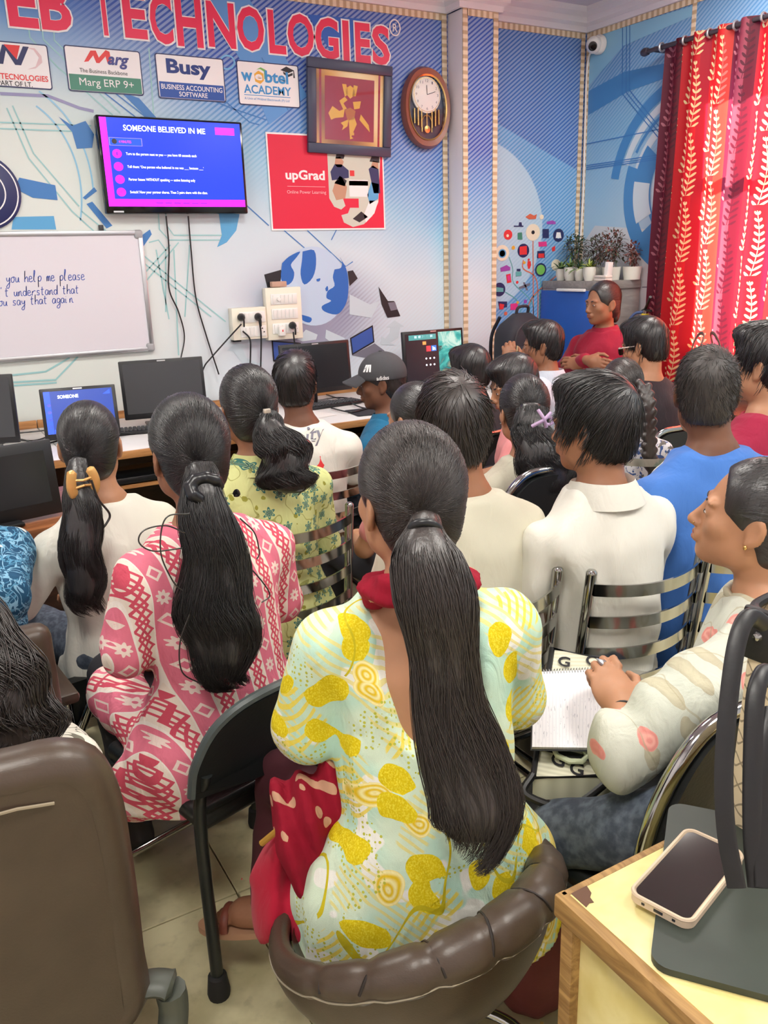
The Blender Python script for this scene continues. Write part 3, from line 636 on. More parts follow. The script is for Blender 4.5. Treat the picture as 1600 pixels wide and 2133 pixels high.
pp([(.50, .98), (.98, .98), (.95, .45), (.94, .30), (.88, .15), (.80, .06), (.70, .03), (.62, .08), (.60, .16), (.66, .18), (.68, .24), (.76, .24), (.76, .34), (.62, .34), (.64, .26), (.60, .22), (.54, .25), (.50, .34)], pm('photo_ground', (206, 210, 196)))
for L, mt in (([(.52, .62), (.56, .70), (.62, .70), (.68, .64), (.68, .56), (.53, .53)], NAVY), ([(.56, .70), (.57, .77), (.61, .78), (.64, .73), (.62, .67), (.58, .67)], SKINP), ([(.57, .76), (.58, .83), (.63, .84), (.65, .79), (.64, .76)], BLACK), ([(.53, .42), (.56, .52), (.62, .56), (.66, .46), (.64, .34), (.56, .32)], SKINP), ([(.55, .50), (.60, .58), (.66, .53), (.64, .47)], BLACK),
              ([(.68, .54), (.85, .54), (.85, .36), (.68, .36)], WHITE), ([(.68, .53), (.85, .53), (.85, .48), (.68, .48)], PR), ([(.86, .66), (.90, .70), (.95, .66), (.96, .40), (.90, .40)], NAVY), ([(.88, .68), (.90, .75), (.95, .74), (.95, .66)], SKINP), ([(.87, .74), (.90, .82), (.96, .80), (.96, .73)], BLACK), ([(.84, .38), (.88, .52), (.95, .50), (.94, .34), (.86, .28)], CY), ([(.80, .16), (.86, .32), (.94, .32), (.90, .18), (.82, .08)], WHITE), ([(.70, .12), (.78, .20), (.84, .14), (.76, .08)], BLACK), ([(.69, .64), (.73, .64), (.73, .58), (.69, .58)], RED)):
    pp(L, mt, .0010)
# framed picture, its top leaning off the wall
fr = empty('framed_picture', (2.43, WY-.022, 2.392)); fr.rotation_euler = (math.radians(3.5), math.radians(1.2), 0); tag(fr, 'dark framed picture of an abstract golden figure on crimson', 'picture frame')
FW, FH, bw = .53, .475, .052; FM = M('frame_slate', (62, 68, 92), .4)
for c, s in (((0, -.012, FH/2-bw/2), (FW, .026, bw)), ((0, -.012, -FH/2+bw/2), (FW, .026, bw)), ((FW/2-bw/2, -.012, 0), (bw, .026, FH-2*bw+.001)), ((-FW/2+bw/2, -.012, 0), (bw, .026, FH-2*bw+.001))): MB().box(c, s, .006).build('frame_rail', FM, fr)
ix, iz = FW/2-bw, FH/2-bw
goldt = NT('gold_print'); ax_, ay_, az_ = goldt.xyz(); goldt.base(goldt.ramp(((ax_*9.+az_*7.).sin()*.5+.5), [(0, srgb(150, 84, 40)), (.5, srgb(226, 170, 84)), (1, srgb(252, 232, 176))])).set(rough=.25)
pic = MB().box((0, -.006, 0), (ix*2, .008, iz*2)).build('picture', goldt.m, fr)
CRM = M('crimson_print', (164, 22, 48), .22); GF = M('gold_figure', (236, 184, 58), .22); GD = M('gold_deep', (196, 112, 34), .22)
def fp(poly, mt, k): MB().prism(poly, lambda a, b, q: (a*ix*2-ix, -.0102-k-q, b*iz*2-iz), .0003).build('printed_shape', mt, pic, 0)
fp([(.13, .06), (.86, .06), (.86, .92), (.13, .92)], CRM, 0); fp([(.05, 0), (.08, 0), (.08, 1), (.05, 1)], CRM, 0); fp([(.92, 0), (.95, 0), (.95, 1), (.92, 1)], CRM, 0)
for L, mt in (([(.38, .83), (.44, .83), (.47, .70), (.42, .66)], GF), ([(.55, .83), (.61, .82), (.58, .68), (.53, .68)], GF), ([(.44, .78), (.50, .82), (.56, .78), (.57, .70), (.50, .64), (.44, .70)], GF), ([(.34, .60), (.42, .66), (.46, .62), (.40, .57), (.45, .50), (.40, .48)], GF), ([(.54, .60), (.66, .62), (.64, .52), (.56, .50)], GF), ([(.18, .42), (.24, .52), (.34, .46), (.42, .50), (.40, .38), (.28, .36), (.22, .33)], GF), ([(.42, .48), (.50, .52), (.58, .48), (.56, .36), (.46, .34)], GD), ([(.66, .44), (.78, .30), (.80, .20), (.72, .28), (.64, .36)], GF), ([(.48, .34), (.56, .40), (.60, .30), (.52, .12), (.55, .10), (.50, .08)], GF), ([(.36, .30), (.48, .36), (.46, .26), (.38, .20), (.40, .26)], GF), ([(.52, .18), (.56, .18), (.56, .14), (.52, .14)], GF)): fp(L, mt, .0006)
gp = thin_glass('picture_glass', .05); MB().box((0, -.0135, 0), (ix*2, .002, iz*2)).build('glass', gp.m, fr)
# oval pendulum clock
ck = empty('wall_clock', (2.935, WY, 2.423)); tag(ck, 'oval wooden pendulum clock with gold rim', 'clock')
CW, CHh = .165, .222
def ov(s, y, n=44): return [(CW*s*abs(math.cos(a))**.9*math.copysign(1, math.cos(a)), y, CHh*s*math.sin(a)) for a in [2*PI*i/n for i in range(n)]]
def ovring(name, s0, s1, y0, y1, mt, par=ck):
    n = 44; a, b = ov(s0, y0), ov(s1, y1); return MB().add(a+b, [(i, (i+1) % n, n+(i+1) % n, n+i) for i in range(n)]).build(name, mt, par, 60)
cb = MB(); n = 44; L0, L1, L2 = ov(.94, 0), ov(1., -.03), ov(.94, -.06)
cb.add(L0+L1+L2, [(k*n+i, k*n+(i+1) % n, (k+1)*n+(i+1) % n, (k+1)*n+i) for k in range(2) for i in range(n)]+[tuple(range(n))]); cb.build('case', M('clock_wood', (142, 84, 66), .3, var=.1), ck, 60)
ovring('wood_face', .94, .78, -.06, -.055, M('clock_wood', (142, 84, 66), .3)); GOLD = M('gold_metal', (214, 178, 112), .25, 1.); ovring('gold_rim', .80, .76, -.060, -.056, GOLD)
MB().add(ov(.78, -.03), [tuple(range(44))]).build('inner_panel', M('clock_inner', (70, 62, 78), .5), ck, 0)
dl = MB().lathe([(0, 0), (.098, 0), (.098, .008), (.092, .012), (0, .012)], (0, -.034, .07), 36, rotm(x=PI/2)).build('dial', WHITEP, ck)
m = MB(); ribbon_mb([(.090*math.cos(a), .07+.09*math.sin(a)) for a in np.linspace(0, 2*PI, 40)], .003, lambda a, b, k: (a, -.0475, b), 0, m); m.build('dial_ring', GOLD, dl, 0)
for s, a in (('12', 90), ('3', 0), ('6', -90), ('9', 180), ('1', 60), ('2', 30), ('4', -30), ('5', -60), ('7', -120), ('8', -150), ('10', 150), ('11', 120)):
    u, v = .074*math.cos(math.radians(a)), .07+.074*math.sin(math.radians(a)); text_mb(s, lambda p, q, k: (p, -.0470, q), u-.005*len(s), v-.007, u+.005*len(s), v+.007).build('numeral', GREYP, dl, 0)
for a, l, wd in ((93, .05, .004), (18, .06, .003)):
    m = MB(); ribbon_mb([(0, .07), (l*math.cos(math.radians(a)), .07+l*math.sin(math.radians(a)))], wd, lambda p, q, k: (p, -.049, q), 0, m); m.build('hand', BLACK, dl, 0)
for x in (-.085, -.06, -.036, .036, .06, .085): MB().tube([(x, -.04, -.12+abs(x)*.4), (x, -.04, .02-abs(x)*.3)], .006, 8).build('column', GOLD, ck)
pdm = MB(); pdm.tube([(0, -.042, -.02), (0, -.042, -.11)], .003, 6); pdm.lathe([(.0, 0), (.02, .002), (.02, .006), (0, .008)], (0, -.04, -.115), 20, rotm(x=PI/2)); pdm.build('pendulum', GOLD, ck)
MB().tube([(-.034, -.041, -.13), (-.034, -.041, -.07), (-.02, -.041, -.045), (0, -.041, -.038), (.02, -.041, -.045), (.034, -.041, -.07), (.034, -.041, -.13)], .004, 6).build('arch', GOLD, ck)
cgl = MB(); cgl.add(ov(.77, -.0585), [tuple(range(44))]); cgl.build('glass', gp.m, ck, 0)
# switchboards
def swbox(px0, py0, px1, py1, dep, name, label):
    u0, z1 = wp(px0, py0); u1, z0 = wp(px1, py1); e = empty(name, ((u0+u1)/2, WY, (z0+z1)/2)); tag(e, label, 'switchboard', 'switchboards on the mural wall')
    w_, h_ = u1-u0, z1-z0; MB().box((0, -dep/2, 0), (w_, dep, h_), .006).build('box', CREAMP, e)
    def cell(cx, cz, a, b): MB().box((cx*w_, -dep-.002, cz*h_), (a*w_, .006, b*h_), .002).build('switch_plate', WHITEP, e)
    def rock(cx, cz, a=.09, b=.16): MB().box((cx*w_, -dep-.006, cz*h_), (a*w_, .006, b*h_), .0015, rot=rotm(x=.08)).build('switch', WHITEP, e)
    def sock(cx, cz):
        m = MB()
        for dx, dz in ((0, .014), (-.01, -.006), (.01, -.006)): m.lathe([(.0, 0), (.004, 0), (.004, .0015), (0, .0015)], (cx*w_+dx, -dep-.0055, cz*h_+dz), 10, rotm(x=PI/2))
        m.build('socket', BLACK, e)
    return e, w_, h_, cell, rock, sock, dep
e, w_, h_, cell, rock, sock, dep = swbox(545, 600, 625, 703, .05, 'switchboard', 'tall cream switchboard with three rows of switches')
for i, cz in enumerate((.28, 0, -.28)):
    cell(0, cz, .74, .2); [rock(-.28+.11*k, cz) for k in range(6) if not (i == 0 and k == 1)]
sock(.26, -.28); MB().lathe([(0, 0), (.012, 0), (.010, .012), (0, .013)], (-.16*w_, -dep-.005, .28*h_), 14, rotm(x=PI/2)).build('regulator_knob', WHITEP, e)
MB().box((-.03, -.06, -.33*h_), (.04, .035, .055), .008).build('adapter', WHITEP, e); MB().box((-.03, -.0785, -.32*h_), (.006, .002, .012)).build('adapter_mark', RED, e)
e2, w2, h2, cell, rock, sock, dep2 = swbox(474, 642, 550, 703, .06, 'switchboard', 'wide cream switchboard with two plugs beside the tall one')
for cz in (.2, -.25): cell(.08, cz, .74, .34); [rock(-.1+.12*k, cz, .09, .26) for k in range(3)]
sock(.34, -.25)
MB().box((-.36*w2, -.02, -.3*h2), (.05, .035, .09), .003).build('conduit_clamp', BLK, e2)
def plug(p, label):
    e = empty('power_plug', p); tag(e, label, 'plug', 'plugs in the switchboards')
    MB().lathe([(0, -.012), (.02, -.012), (.022, 0), (.014, .022), (.006, .034), (0, .034)], n=16, rot=rotm(x=PI/2)).build('plug_body', BLK, e); MB().tube([(0, -.03, 0), (0, -.034, -.02), (0, -.03, -.05)], .005, 8).build('strain_relief', BLK, e); return e
for px, py, lb in ((503, 661, 'black plug in the upper left socket of the wide switchboard'), (538, 660, 'small black plug in the upper right socket of the wide switchboard'), (610, 678, 'black plug in the tall switchboard')):
    p = aty(px, py, WY-.075); plug(p, lb)
for L, lb in (([(503, 675, .1), (480, 700, .08), (440, 745, .05), (425, 765, .05), (415, 800, .1)], 'black lead looping left from the wide switchboard plug'), ([(506, 690, .08), (520, 705, .07), (522, 730, .06), (520, 790, .06)], 'short black lead hanging under the wide switchboard'), ([(540, 668, .08), (544, 700, .07), (543, 770, .06)], 'straight black lead hanging under the wide switchboard'), ([(611, 692, .1), (613, 710, .08), (616, 740, .06)], 'black lead hanging under the tall switchboard')):
    cable('power_lead', [on_wall(*p) for p in L], .0045, lb, group='cables on the mural wall')
pk = aty(580, 592, WY-.03); b = MB().box((0, 0, 0), (.09, .035, .03), .004).build('small_carton', M('carton_tan', (196, 160, 140), .7, var=.15)); b.location = (pk[0], WY-.028, 1.4645); tag(b, 'small tan carton on top of the tall switchboard', 'box')
# dome security camera
cc = empty('security_camera', atx(1240, 92, WX-.05)); tag(cc, 'white dome security camera in the upper corner', 'camera'); cc.location.x = WX-.055
MB().lathe([(0, 0), (.055, 0), (.058, .02), (.05, .035), (0, .036)], (.05, 0, 0), 28, rotm(y=-PI/2)).build('mount', WHITEP, cc)
MB().ell((-.005, 0, -.005), (.05, .05, .05), n=20).build('dome', WHITEP, cc)
dr = Vector((-.75, -.55, -.35)).normalized(); R3 = dr.to_track_quat('Z', 'Y').to_matrix()
MB().lathe([(0, .040), (.028, .040), (.026, .052), (.02, .054), (0, .053)], (-.005, 0, -.005), 20, R3).build('lens', GBLK, cc)
cable('camera_cable', [atx(1240, 108, WX-.02), atx(1228, 115, WX-.012), atx(1222, 160, WX-.01), atx(1219, 260, WX-.01), atx(1215, 400, WX-.01), atx(1208, 520, WX-.01)], .006, 'white cable run down the wall corner from the dome camera', mat=WHITEP)

# ------------------------------------------------------------------ curtain
ct = NT('leaf_print_curtain'); uvn = ct.new('ShaderNodeUVMap'); us = ct.new('ShaderNodeSeparateXYZ'); ct.t.links.new(uvn.outputs[0], us.inputs[0])
U, V = X(ct, us.outputs[0]), X(ct, us.outputs[1])      # metres of cloth across and up
cw = .105; col_i = (U/cw).fl(); lu = (U/cw).fr()-.5
vv = V+(col_i*.37).fr()*.36
seg = (vv/.36).fr(); bend = ((seg*3.1).sin()*.22-.12)
du = (lu-bend)*cw                                       # metres from the stem
lk = (seg*10.).fr()-.5; taper = 1.05-seg*.75
lx_ = du.ab(); ly_ = lk*.036-lx_*.75
leaf = ((lx_-.020*taper)/(.019*taper))*((lx_-.020*taper)/(.019*taper))+(ly_+.013)*(ly_+.013)/(.0082*.0082)
stem = (lx_ < .0016)
sprig = ((leaf < 1.).mx(stem))*((seg > .04)*(seg < .96))
sprig = sprig*((col_i*.5).fr() < .9)
bnd = (U*1.55+.02).fr()                                 # broad dyed stripes of the cloth
cloth = ct.ramp(bnd, [(0, srgb(116, 34, 58)), (.14, srgb(150, 62, 80)), (.24, srgb(106, 26, 46)), (.32, srgb(216, 30, 44)), (.62, srgb(190, 26, 52)), (.70, srgb(226, 40, 44)), (.92, srgb(214, 60, 52))], 'CONSTANT')
lf = ct.ramp(bnd, [(0, srgb(200, 120, 132)), (.14, srgb(84, 26, 44)), (.32, srgb(246, 226, 170)), (.92, srgb(236, 120, 110))], 'CONSTANT')
wv = ct.noise(ct.vec(U*60., V*900., 0.), 1., 2)
cc_ = ct.mix(sprig, cloth, lf)
ct.base(cc_).set(rough=.6)
tr = ct.new('ShaderNodeBsdfTranslucent'); ct.t.links.new(cc_, tr.inputs[0])
mxs = ct.new('ShaderNodeMixShader'); mxs.inputs[0].default_value = .6; ct.t.links.new(ct.b.outputs[0], mxs.inputs[1]); ct.t.links.new(tr.outputs[0], mxs.inputs[2])
ct.t.links.new(mxs.outputs[0], ct.n['Material Output'].inputs[0]); ct.bump(wv, .08, .002)
cu_e = empty('curtain', (WX-.13, 3.78, .82)); tag(cu_e, 'red and maroon window curtain with cream leaf sprigs', 'curtain')
CL, CH_ = 1.95, 1.89; nu, nv = 200, 36
def fold(s): return .034*math.sin(s*2*PI/.165)+.014*math.sin(s*2*PI/.41+1)
vs = []; uvs = []
for j in range(nv):
    v = j/(nv-1)
    for i in range(nu):
        s = i/(nu-1)*CL; sp = 1.02-.02*v
        vs.append((fold(s)*(.75+.35*(1-v))-.01*math.sin(s*9+v*4), -s*sp*.9+.03*(1-v), v*CH_)); uvs.append((s*1.22, v*CH_))
me = np_mesh('curtain_cloth', np.array(vs), np.array([(j*nu+i, j*nu+i+1, (j+1)*nu+i+1, (j+1)*nu+i) for j in range(nv-1) for i in range(nu-1)]))
uvl = me.uv_layers.new(name='UVMap'); li = np.empty(len(me.loops), np.int32); me.loops.foreach_get('vertex_index', li)
uvl.data.foreach_set('uv', np.array(uvs, np.float32)[li].ravel()); me.materials.append(ct.m); cl_o = link('cloth', me, cu_e)
rod = empty('curtain_rod', (WX-.13, 3.9, 2.69)); tag(rod, 'dark metal curtain rod above the window', 'curtain rod')
MB().tube([(0, 0, 0), (0, -2.4, 0)], .013, 12).build('rod', M('dark_bronze', (92, 84, 92), .35, .8), rod)
MB().lathe([(0, -.02), (.02, -.015), (.024, .01), (.016, .03), (0, .034)], (0, .01, 0), 14, rotm(x=-PI/2)).build('finial', M('dark_bronze', (92, 84, 92), .35, .8), rod)
MB().box((.06, -.06, 0), (.13, .02, .03), .004).build('bracket', M('dark_bronze', (92, 84, 92), .35, .8), rod)
m = MB(); 
for k in range(11):
    q = MB().tube([(.022*math.cos(a), -.11-.165*k, .022*math.sin(a)) for a in np.linspace(0, 2*PI, 15)[:-1]], .006, 6, closed=True); q.build('eyelet_ring', alu, rod)
# ------------------------------------------------------------------ desks and computers
LAM = M('desk_laminate', (226, 226, 224), .35, var=.04); EDGE = wood('edge_band', (150, 100, 58), (196, 142, 88), 8); DARKW = wood('dark_wood', (58, 40, 32), (84, 58, 44), 6, 'x', .45); BRW = wood('brown_wood', (120, 74, 44), (158, 100, 60), 6, 'x', .35)
def desk(x0, x1, label):
    e = empty('computer_desk', ((x0+x1)/2, 4.10, 0)); w_ = x1-x0-.004; tag(e, label, 'desk', 'computer desks along the mural wall')
    MB().box((0, 0, .795), (w_, .88, .03), .002).build('desk_top', LAM, e); MB().box((0, -.443, .795), (w_, .012, .034), .003).build('edge_strip', EDGE, e); MB().box((0, .432, .83), (w_, .014, .04), .002).build('rear_upstand', EDGE, e)
    for s in (-1, 1): MB().box((s*(w_/2-.012), 0, .39), (.022, .84, .78), .002).build('side_panel', DARKW, e)
    MB().box((0, .38, .45), (w_-.05, .016, .6)).build('back_panel', DARKW, e); MB().box((0, -.2, .64), (w_-.06, .40, .016)).build('keyboard_shelf', EDGE, e)
desk(-.62, .56, 'computer desk at the left end of the mural wall'); desk(.56, 1.68, 'computer desk below the whiteboard corner and square monitor'); desk(1.68, 2.72, 'computer desk under the switchboards'); desk(2.72, 3.38, 'short computer desk carrying the backpack by the pilaster')
def monitor(p, rz, w_, h_, tilt, label, mat, base_z=.812, foot=True, name='monitor', parts=None, bez=.016):
    e = empty(name, (p[0], p[1], base_z), rz); tag(e, label, 'monitor'); zc = p[2]-base_z
    R = rotm(x=-tilt)
    def T(m): return m.xf(Matrix.Translation((0, 0, zc)) @ R.to_4x4())
    T(MB().box((0, 0, 0), (w_, .022, h_), .005)).build('casing', BLK, e); T(MB().box((0, .024, 0), (w_*.6, .03, h_*.6), .012)).build('rear_housing', BLK, e)
    s = T(MB().box((0, -.0115, .006), (w_-2*bez, .002, h_-2.6*bez))).build('screen', mat, e)
    T(MB().box((0, -.012, h_/2-bez*.5), (.04, .001, .006))).build('maker_mark', alu, e)
    if foot:
        MB().tube([(0, .045, .01), (0, .04, zc*.6), (0, .03, zc-.02)], [.022, .02, .02], 10).build('stand', BLK, e); MB().box((0, .02, .008), (w_*.5, .17, .014), .006).build('foot', BLK, e)
    def deco(poly, mt, nm='screen_shape'):
        W2, H2 = w_-2*bez, h_-2.6*bez
        T(MB().prism([(a*W2-W2/2, .006+b*H2-H2/2) for a, b in poly], lambda a, b, k: (a, -.0128-k, b), .0003)).build(nm, mt, s, 0)
    def words(t_, a0, b0, a1, b1, mt):
        W2, H2 = w_-2*bez, h_-2.6*bez
        T(text_mb(t_, lambda a, b, k: (a, -.0135, b), a0*W2-W2/2, .006+b0*H2-H2/2, a1*W2-W2/2, .006+b1*H2-H2/2, .02)).build('screen_text', mt, s, 0)
    return e, deco, words
OFF = M('screen_off', (34, 36, 40), .22); OFF2 = M('screen_off_grey', (64, 66, 70), .28)
monitor((1.122, 4.15, 1.0), -.16, .405, .285, .12, 'switched off square monitor under the whiteboard corner', OFF2)
monitor((.22, 4.05, 1.0), -.35, .42, .30, .1, 'dark monitor cut by the left edge of the picture', OFF2)
monitor((1.985, 4.2, 1.02), .05, .43, .275, .08, 'switched off wide monitor below the switchboards', OFF)
e, deco, words = monitor((.69, 4.02, .945), -.18, .33, .235, .25, 'small screen showing the blue slide, behind the girl with claw clip', screen_mat('aio_blue', (40, 66, 150), .5))
deco([(0, 0), (.09, 0), (.09, 1), (0, 1)], screen_mat('aio_bright', (44, 80, 220), .8)); deco([(.1, 0), (1, 0), (1, .1), (.1, .1)], screen_mat('aio_bright', (44, 80, 220), .8)); deco([(.86, .86), (.97, .86), (.97, .97)], screen_mat('aio_bright', (44, 80, 220), .8)); words('SOMEONE', .2, .82, .5, .9, SW)
for i in range(4): deco([(.06+.03*math.cos(a), .68-.17*i+.04*math.sin(a)) for a in np.linspace(0, 2*PI, 13)[:-1]], screen_mat('aio_dot', (90, 90, 240), .8))
e, deco, words = monitor((2.757, 4.2, 1.02), .0, .425, .31, .08, 'lit monitor with sea wallpaper and app list beside the pilaster', screen_mat('desktop_dark', (30, 30, 36), .4))
sea = NT('sea_wallpaper'); sx_, sy_, sz_ = sea.xyz(); nn_ = sea.noise(sea.vec(sx_, sy_, sz_), 9, 5, .6, 1.2)
sea.base((0, 0, 0, 1)); cs = sea.ramp(nn_+(sz_-.2)*.6, [(.30, srgb(214, 170, 110)), (.42, srgb(30, 120, 120)), (.55, srgb(70, 170, 160)), (.68, srgb(190, 214, 200))]); sea.put(sea.b.inputs['Emission Color'], cs); sea.b.inputs['Emission Strength'].default_value = .8
deco([(.58, 0), (1, 0), (1, 1), (.58, 1)], sea.m); deco([(.06, .86), (.54, .86), (.54, .97), (.06, .97)], screen_mat('tile_teal', (60, 130, 130), .6)); deco([(.56, .56), (.66, .62), (.64, .70), (.56, .70)], screen_mat('desktop_dark', (30, 30, 36), .4))
for k in range(5): deco([(.16+.07*k, .90), (.20+.07*k, .90), (.20+.07*k, .95), (.16+.07*k, .95)], SW)
deco([(.36, .60), (.44, .60), (.44, .72), (.36, .72)], screen_mat('tile_red', (190, 50, 60), .8)); deco([(.45, .60), (.54, .60), (.54, .72), (.45, .72)], screen_mat('tile_blue', (40, 100, 190), .8)); words('in', .47, .62, .52, .70, SW)
for r in range(2):
    for k in range(3): deco([(.35+.07*k+.015*math.cos(a), .45-.14*r+.02*math.sin(a)) for a in np.linspace(0, 2*PI, 9)[:-1]], SW)
deco([(.30, .75), (.36, .75), (.36, .82), (.30, .82)], screen_mat('tile_orange', (220, 130, 70), .8))
# side desk with the large dark display
sd = empty('side_desk', (.0, 2.98, 0), .18); tag(sd, 'brown wooden desk at left carrying the large dark display', 'desk')
MB().box((0, 0, .765), (1.05, .5, .03), .003).build('desk_top', BRW, sd); MB().box((0, -.22, .70), (1.03, .02, .10), .002).build('apron', BRW, sd); MB().box((0, -.20, .35), (1.0, .016, .62)).build('front_panel', DARKW, sd)
for s in (-1, 1): MB().box((s*.51, 0, .375), (.022, .46, .75), .002).build('side_panel', DARKW, sd)
e, deco, words = monitor((.12, 2.86, .915), .20, .56, .25, .10, 'large dark display on the brown side desk at the left edge', OFF, .782, True, 'display', bez=.03)
for k in range(4): MB().box((.12+.03*k, -.0105, .012), (.016, .008, .006), .001).build('button', DKG, e)
# clutter on the desks
for i, (L, lb) in enumerate((([(0, 905), (60, 900), (130, 893), (220, 890)], 'black cable lying left of the small blue screen'), ([(0, 925), (40, 915), (90, 925), (160, 905)], 'black cable snaking at the left desk edge'), ([(10, 912), (70, 918), (120, 905), (200, 912)], 'tangled black cable under the small blue screen'),
                             ([(250, 905), (280, 892), (310, 890), (340, 880)], 'black cable by the foot of the square monitor'), ([(680, 822), (720, 835), (760, 850), (785, 838)], 'black cable across the desk before the capped man'), ([(690, 850), (730, 858), (770, 850), (800, 845)], 'black cable curling beside the mouse mat'), ([(660, 835), (700, 828), (740, 832), (775, 845)], 'thin black cable under the wide monitor'))):
    cable('desk_cable', [atz(x, y, .818+.004*(k % 2)) for k, (x, y) in enumerate(L)], .004, lb, group='cables lying on the desks')
for px, py, rz, lb in ((275, 893, -.2, 'black keyboard under the square monitor'), (690, 838, .1, 'black keyboard in front of the wide monitor')):
    p = atz(px, py, .812); k = empty('keyboard', (p[0]-.04, p[1]-.10, .812), rz); tag(k, lb, 'keyboard'); MB().box((0, 0, .009), (.34, .12, .014), .004).build('case', BLK, k)
    kc = MB().box((0, 0, .018), (.015, .015, .007), .002, seg=1).mesh('key'); kc.materials.append(DKG)
    for a in range(16):
        for b in range(5): o = link('key', kc, k); o.location = (-.15+.02*a, -.042+.021*b, 0)
p = atz(775, 857, .812); mm = MB().prism(rounded(.24, .2, .015), lambda a, b, k: (a, b, k), .004).build('mouse_mat', M('mat_black', (38, 38, 44), .7)); mm.location = (p[0], p[1], .8115); mm.rotation_euler.z = -.1; tag(mm, 'dark mouse mat beside the capped man', 'mouse mat')
p = atz(640, 868, .812); ppz = MB().prism(rounded(.30, .21, .002), lambda a, b, k: (a, b, k), .002).build('paper_sheet', M('paper', (232, 230, 226), .7, var=.03)); ppz.location = (p[0]-.02, p[1]+.02, .8115); ppz.rotation_euler.z = .2; tag(ppz, 'white paper lying on the desk behind the printed T-shirt', 'paper')
p = atz(270, 965, .66); kb = MB().box((0, 0, 0), (.42, .16, .03), .006).build('keyboard_tray_unit', BLK); kb.location = (.83, 3.78, .668); tag(kb, 'black slim case on the shelf under the desk edge', 'case')
# backpack on the short desk
bp = empty('backpack', (3.24, 3.98, .812), .15); tag(bp, 'black backpack standing on the desk by the pilaster', 'backpack'); BPM = M('backpack_cloth', (40, 41, 50), .75, bump=(120, .15))
m = MB(); 
def bps(u, v):
    a = u*2*PI; z = v*.44; k = (1-max(0, (v-.7)/.3)**2.2*.62)*(.92+.08*math.sin(v*PI)); cx = math.copysign(abs(math.cos(a))**.55, math.cos(a)); cy = math.copysign(abs(math.sin(a))**.55, math.sin(a))
    return (cx*.175*k, cy*.10*(k if v < .9 else k*.8), z)
m.grid(bps, 32, 16, True); m.f.append(tuple(range(15*32, 16*32))); m.f.append(tuple(range(31, -1, -1))); m.build('body', BPM, bp, 60)
MB().box((0, -.105, .15), (.24, .05, .22), .02, seg=3).build('front_pocket', BPM, bp); MB().tube(cr([(-.05, 0, .43), (-.04, -.01, .475), (.04, -.01, .475), (.05, 0, .43)], 6), .009, 8).build('grab_handle', BPM, bp); MB().tube(cr([(-.16, -.09, .25), (-.13, -.1, .36), (0, -.095, .405), (.13, -.1, .36), (.16, -.09, .25)], 6), .004, 6).build('zip', DKG, bp)
for s in (-1, 1): MB().tube(cr([(s*.08, .1, .42), (s*.10, .15, .3), (s*.11, .14, .12), (s*.13, .1, .05)], 6), .014, 8, flat=((0, 1, .2), .4)).build('shoulder_strap', BPM, bp)
# blue fronted cabinet in the corner
cbx = empty('corner_cabinet', (4.026, 4.25, 0)); tag(cbx, 'tall grey cabinet with a blue side in the room corner', 'cabinet'); GRW = wood('grey_wood', (126, 122, 120), (150, 146, 142), 5, 'x', .45); BLUED = M('blue_laminate', (34, 92, 184), .4, var=.05)
MB().box((0, 0, .69), (.32, .57, 1.34), .003).build('carcass', GRW, cbx); MB().box((0, -.003, 1.385), (.322, .58, .05), .003).build('top_panel', GRW, cbx)
d = MB().box((-.166, 0, .66), (.016, .56, 1.36-.02), .003).build('door', BLUED, cbx); d.location.z = .02; MB().box((-.182, -.02, 1.335), (.02, .26, .018), .004).build('handle', WHITEP, d)
for z0 in (.35, 1.0): MB().box((0, -.291, z0), (.29, .012, .62), .003).build('front_panel', GRW, cbx)
# potted plants
LEAFM = [M('leaf_dark', (62, 88, 52), .5, var=.3), M('leaf_mid', (96, 128, 60), .5, var=.3), M('leaf_lime', (168, 184, 84), .5, var=.25), M('leaf_grey', (92, 100, 82), .6, var=.3), M('leaf_rust', (126, 74, 66), .6, var=.3), M('leaf_brown', (92, 74, 66), .6, var=.3)]
def leafblade(mb, p, d, L, wd, curl=.5):
    d = Vector(d).normalized(); sd_ = d.cross(Vector((0, 0, 1))); sd_ = sd_.normalized() if sd_.length > 1e-3 else Vector((1, 0, 0)); pts = []
    for i in range(5):
        t = i/4; c = Vector(p)+d*L*t+Vector((0, 0, -curl*L*t*t)); ww = wd*math.sin(PI*min(.97, .12+t*.86)); pts += [c-sd_*ww, c+sd_*ww+Vector((0, 0, .002))]
    mb.add(pts, [(2*i, 2*i+1, 2*i+3, 2*i+2) for i in range(4)])
def potplant(x, y, k, label, rx=.034, hh=.075):
    e = empty('potted_plant', (x, y, 1.411)); tag(e, label, 'plant', 'potted plants on the cabinet')
    MB().lathe([(0, 0), (rx*.72, 0), (rx*.98, hh*.45), (rx, hh), (rx*.92, hh), (rx*.88, hh*.9), (0, hh*.88)], n=20).build('pot', M('white_glaze', (226, 226, 216), .3), e)
    MB().lathe([(0, hh*.9), (rx*.9, hh*.9)], n=16).build('soil', M('soil', (60, 46, 36), .9), e)
    for i in range(26):
        a = random.random()*2*PI; el = random.uniform(.35, 1.4); d = (math.cos(a)*math.cos(el), math.sin(a)*math.cos(el), math.sin(el)); mb = MB()
        leafblade(mb, (0, 0, hh*.85), d, random.uniform(.07, .115), .007, random.uniform(.2, .7)); mb.build('leaf', LEAFM[k if i % 3 else (k+1) % 3], e, 0, False)
potplant(3.925, 4.42, 0, 'small dark green plant in white pot, leftmost on the cabinet'); potplant(3.93, 4.335, 1, 'spiky green plant in white pot, second on the cabinet', .042, .085); potplant(3.93, 4.245, 0, 'dark spiky plant in white pot, third on the cabinet'); potplant(3.925, 4.15, 2, 'yellow green plant in white pot, fourth on the cabinet', .042, .085)
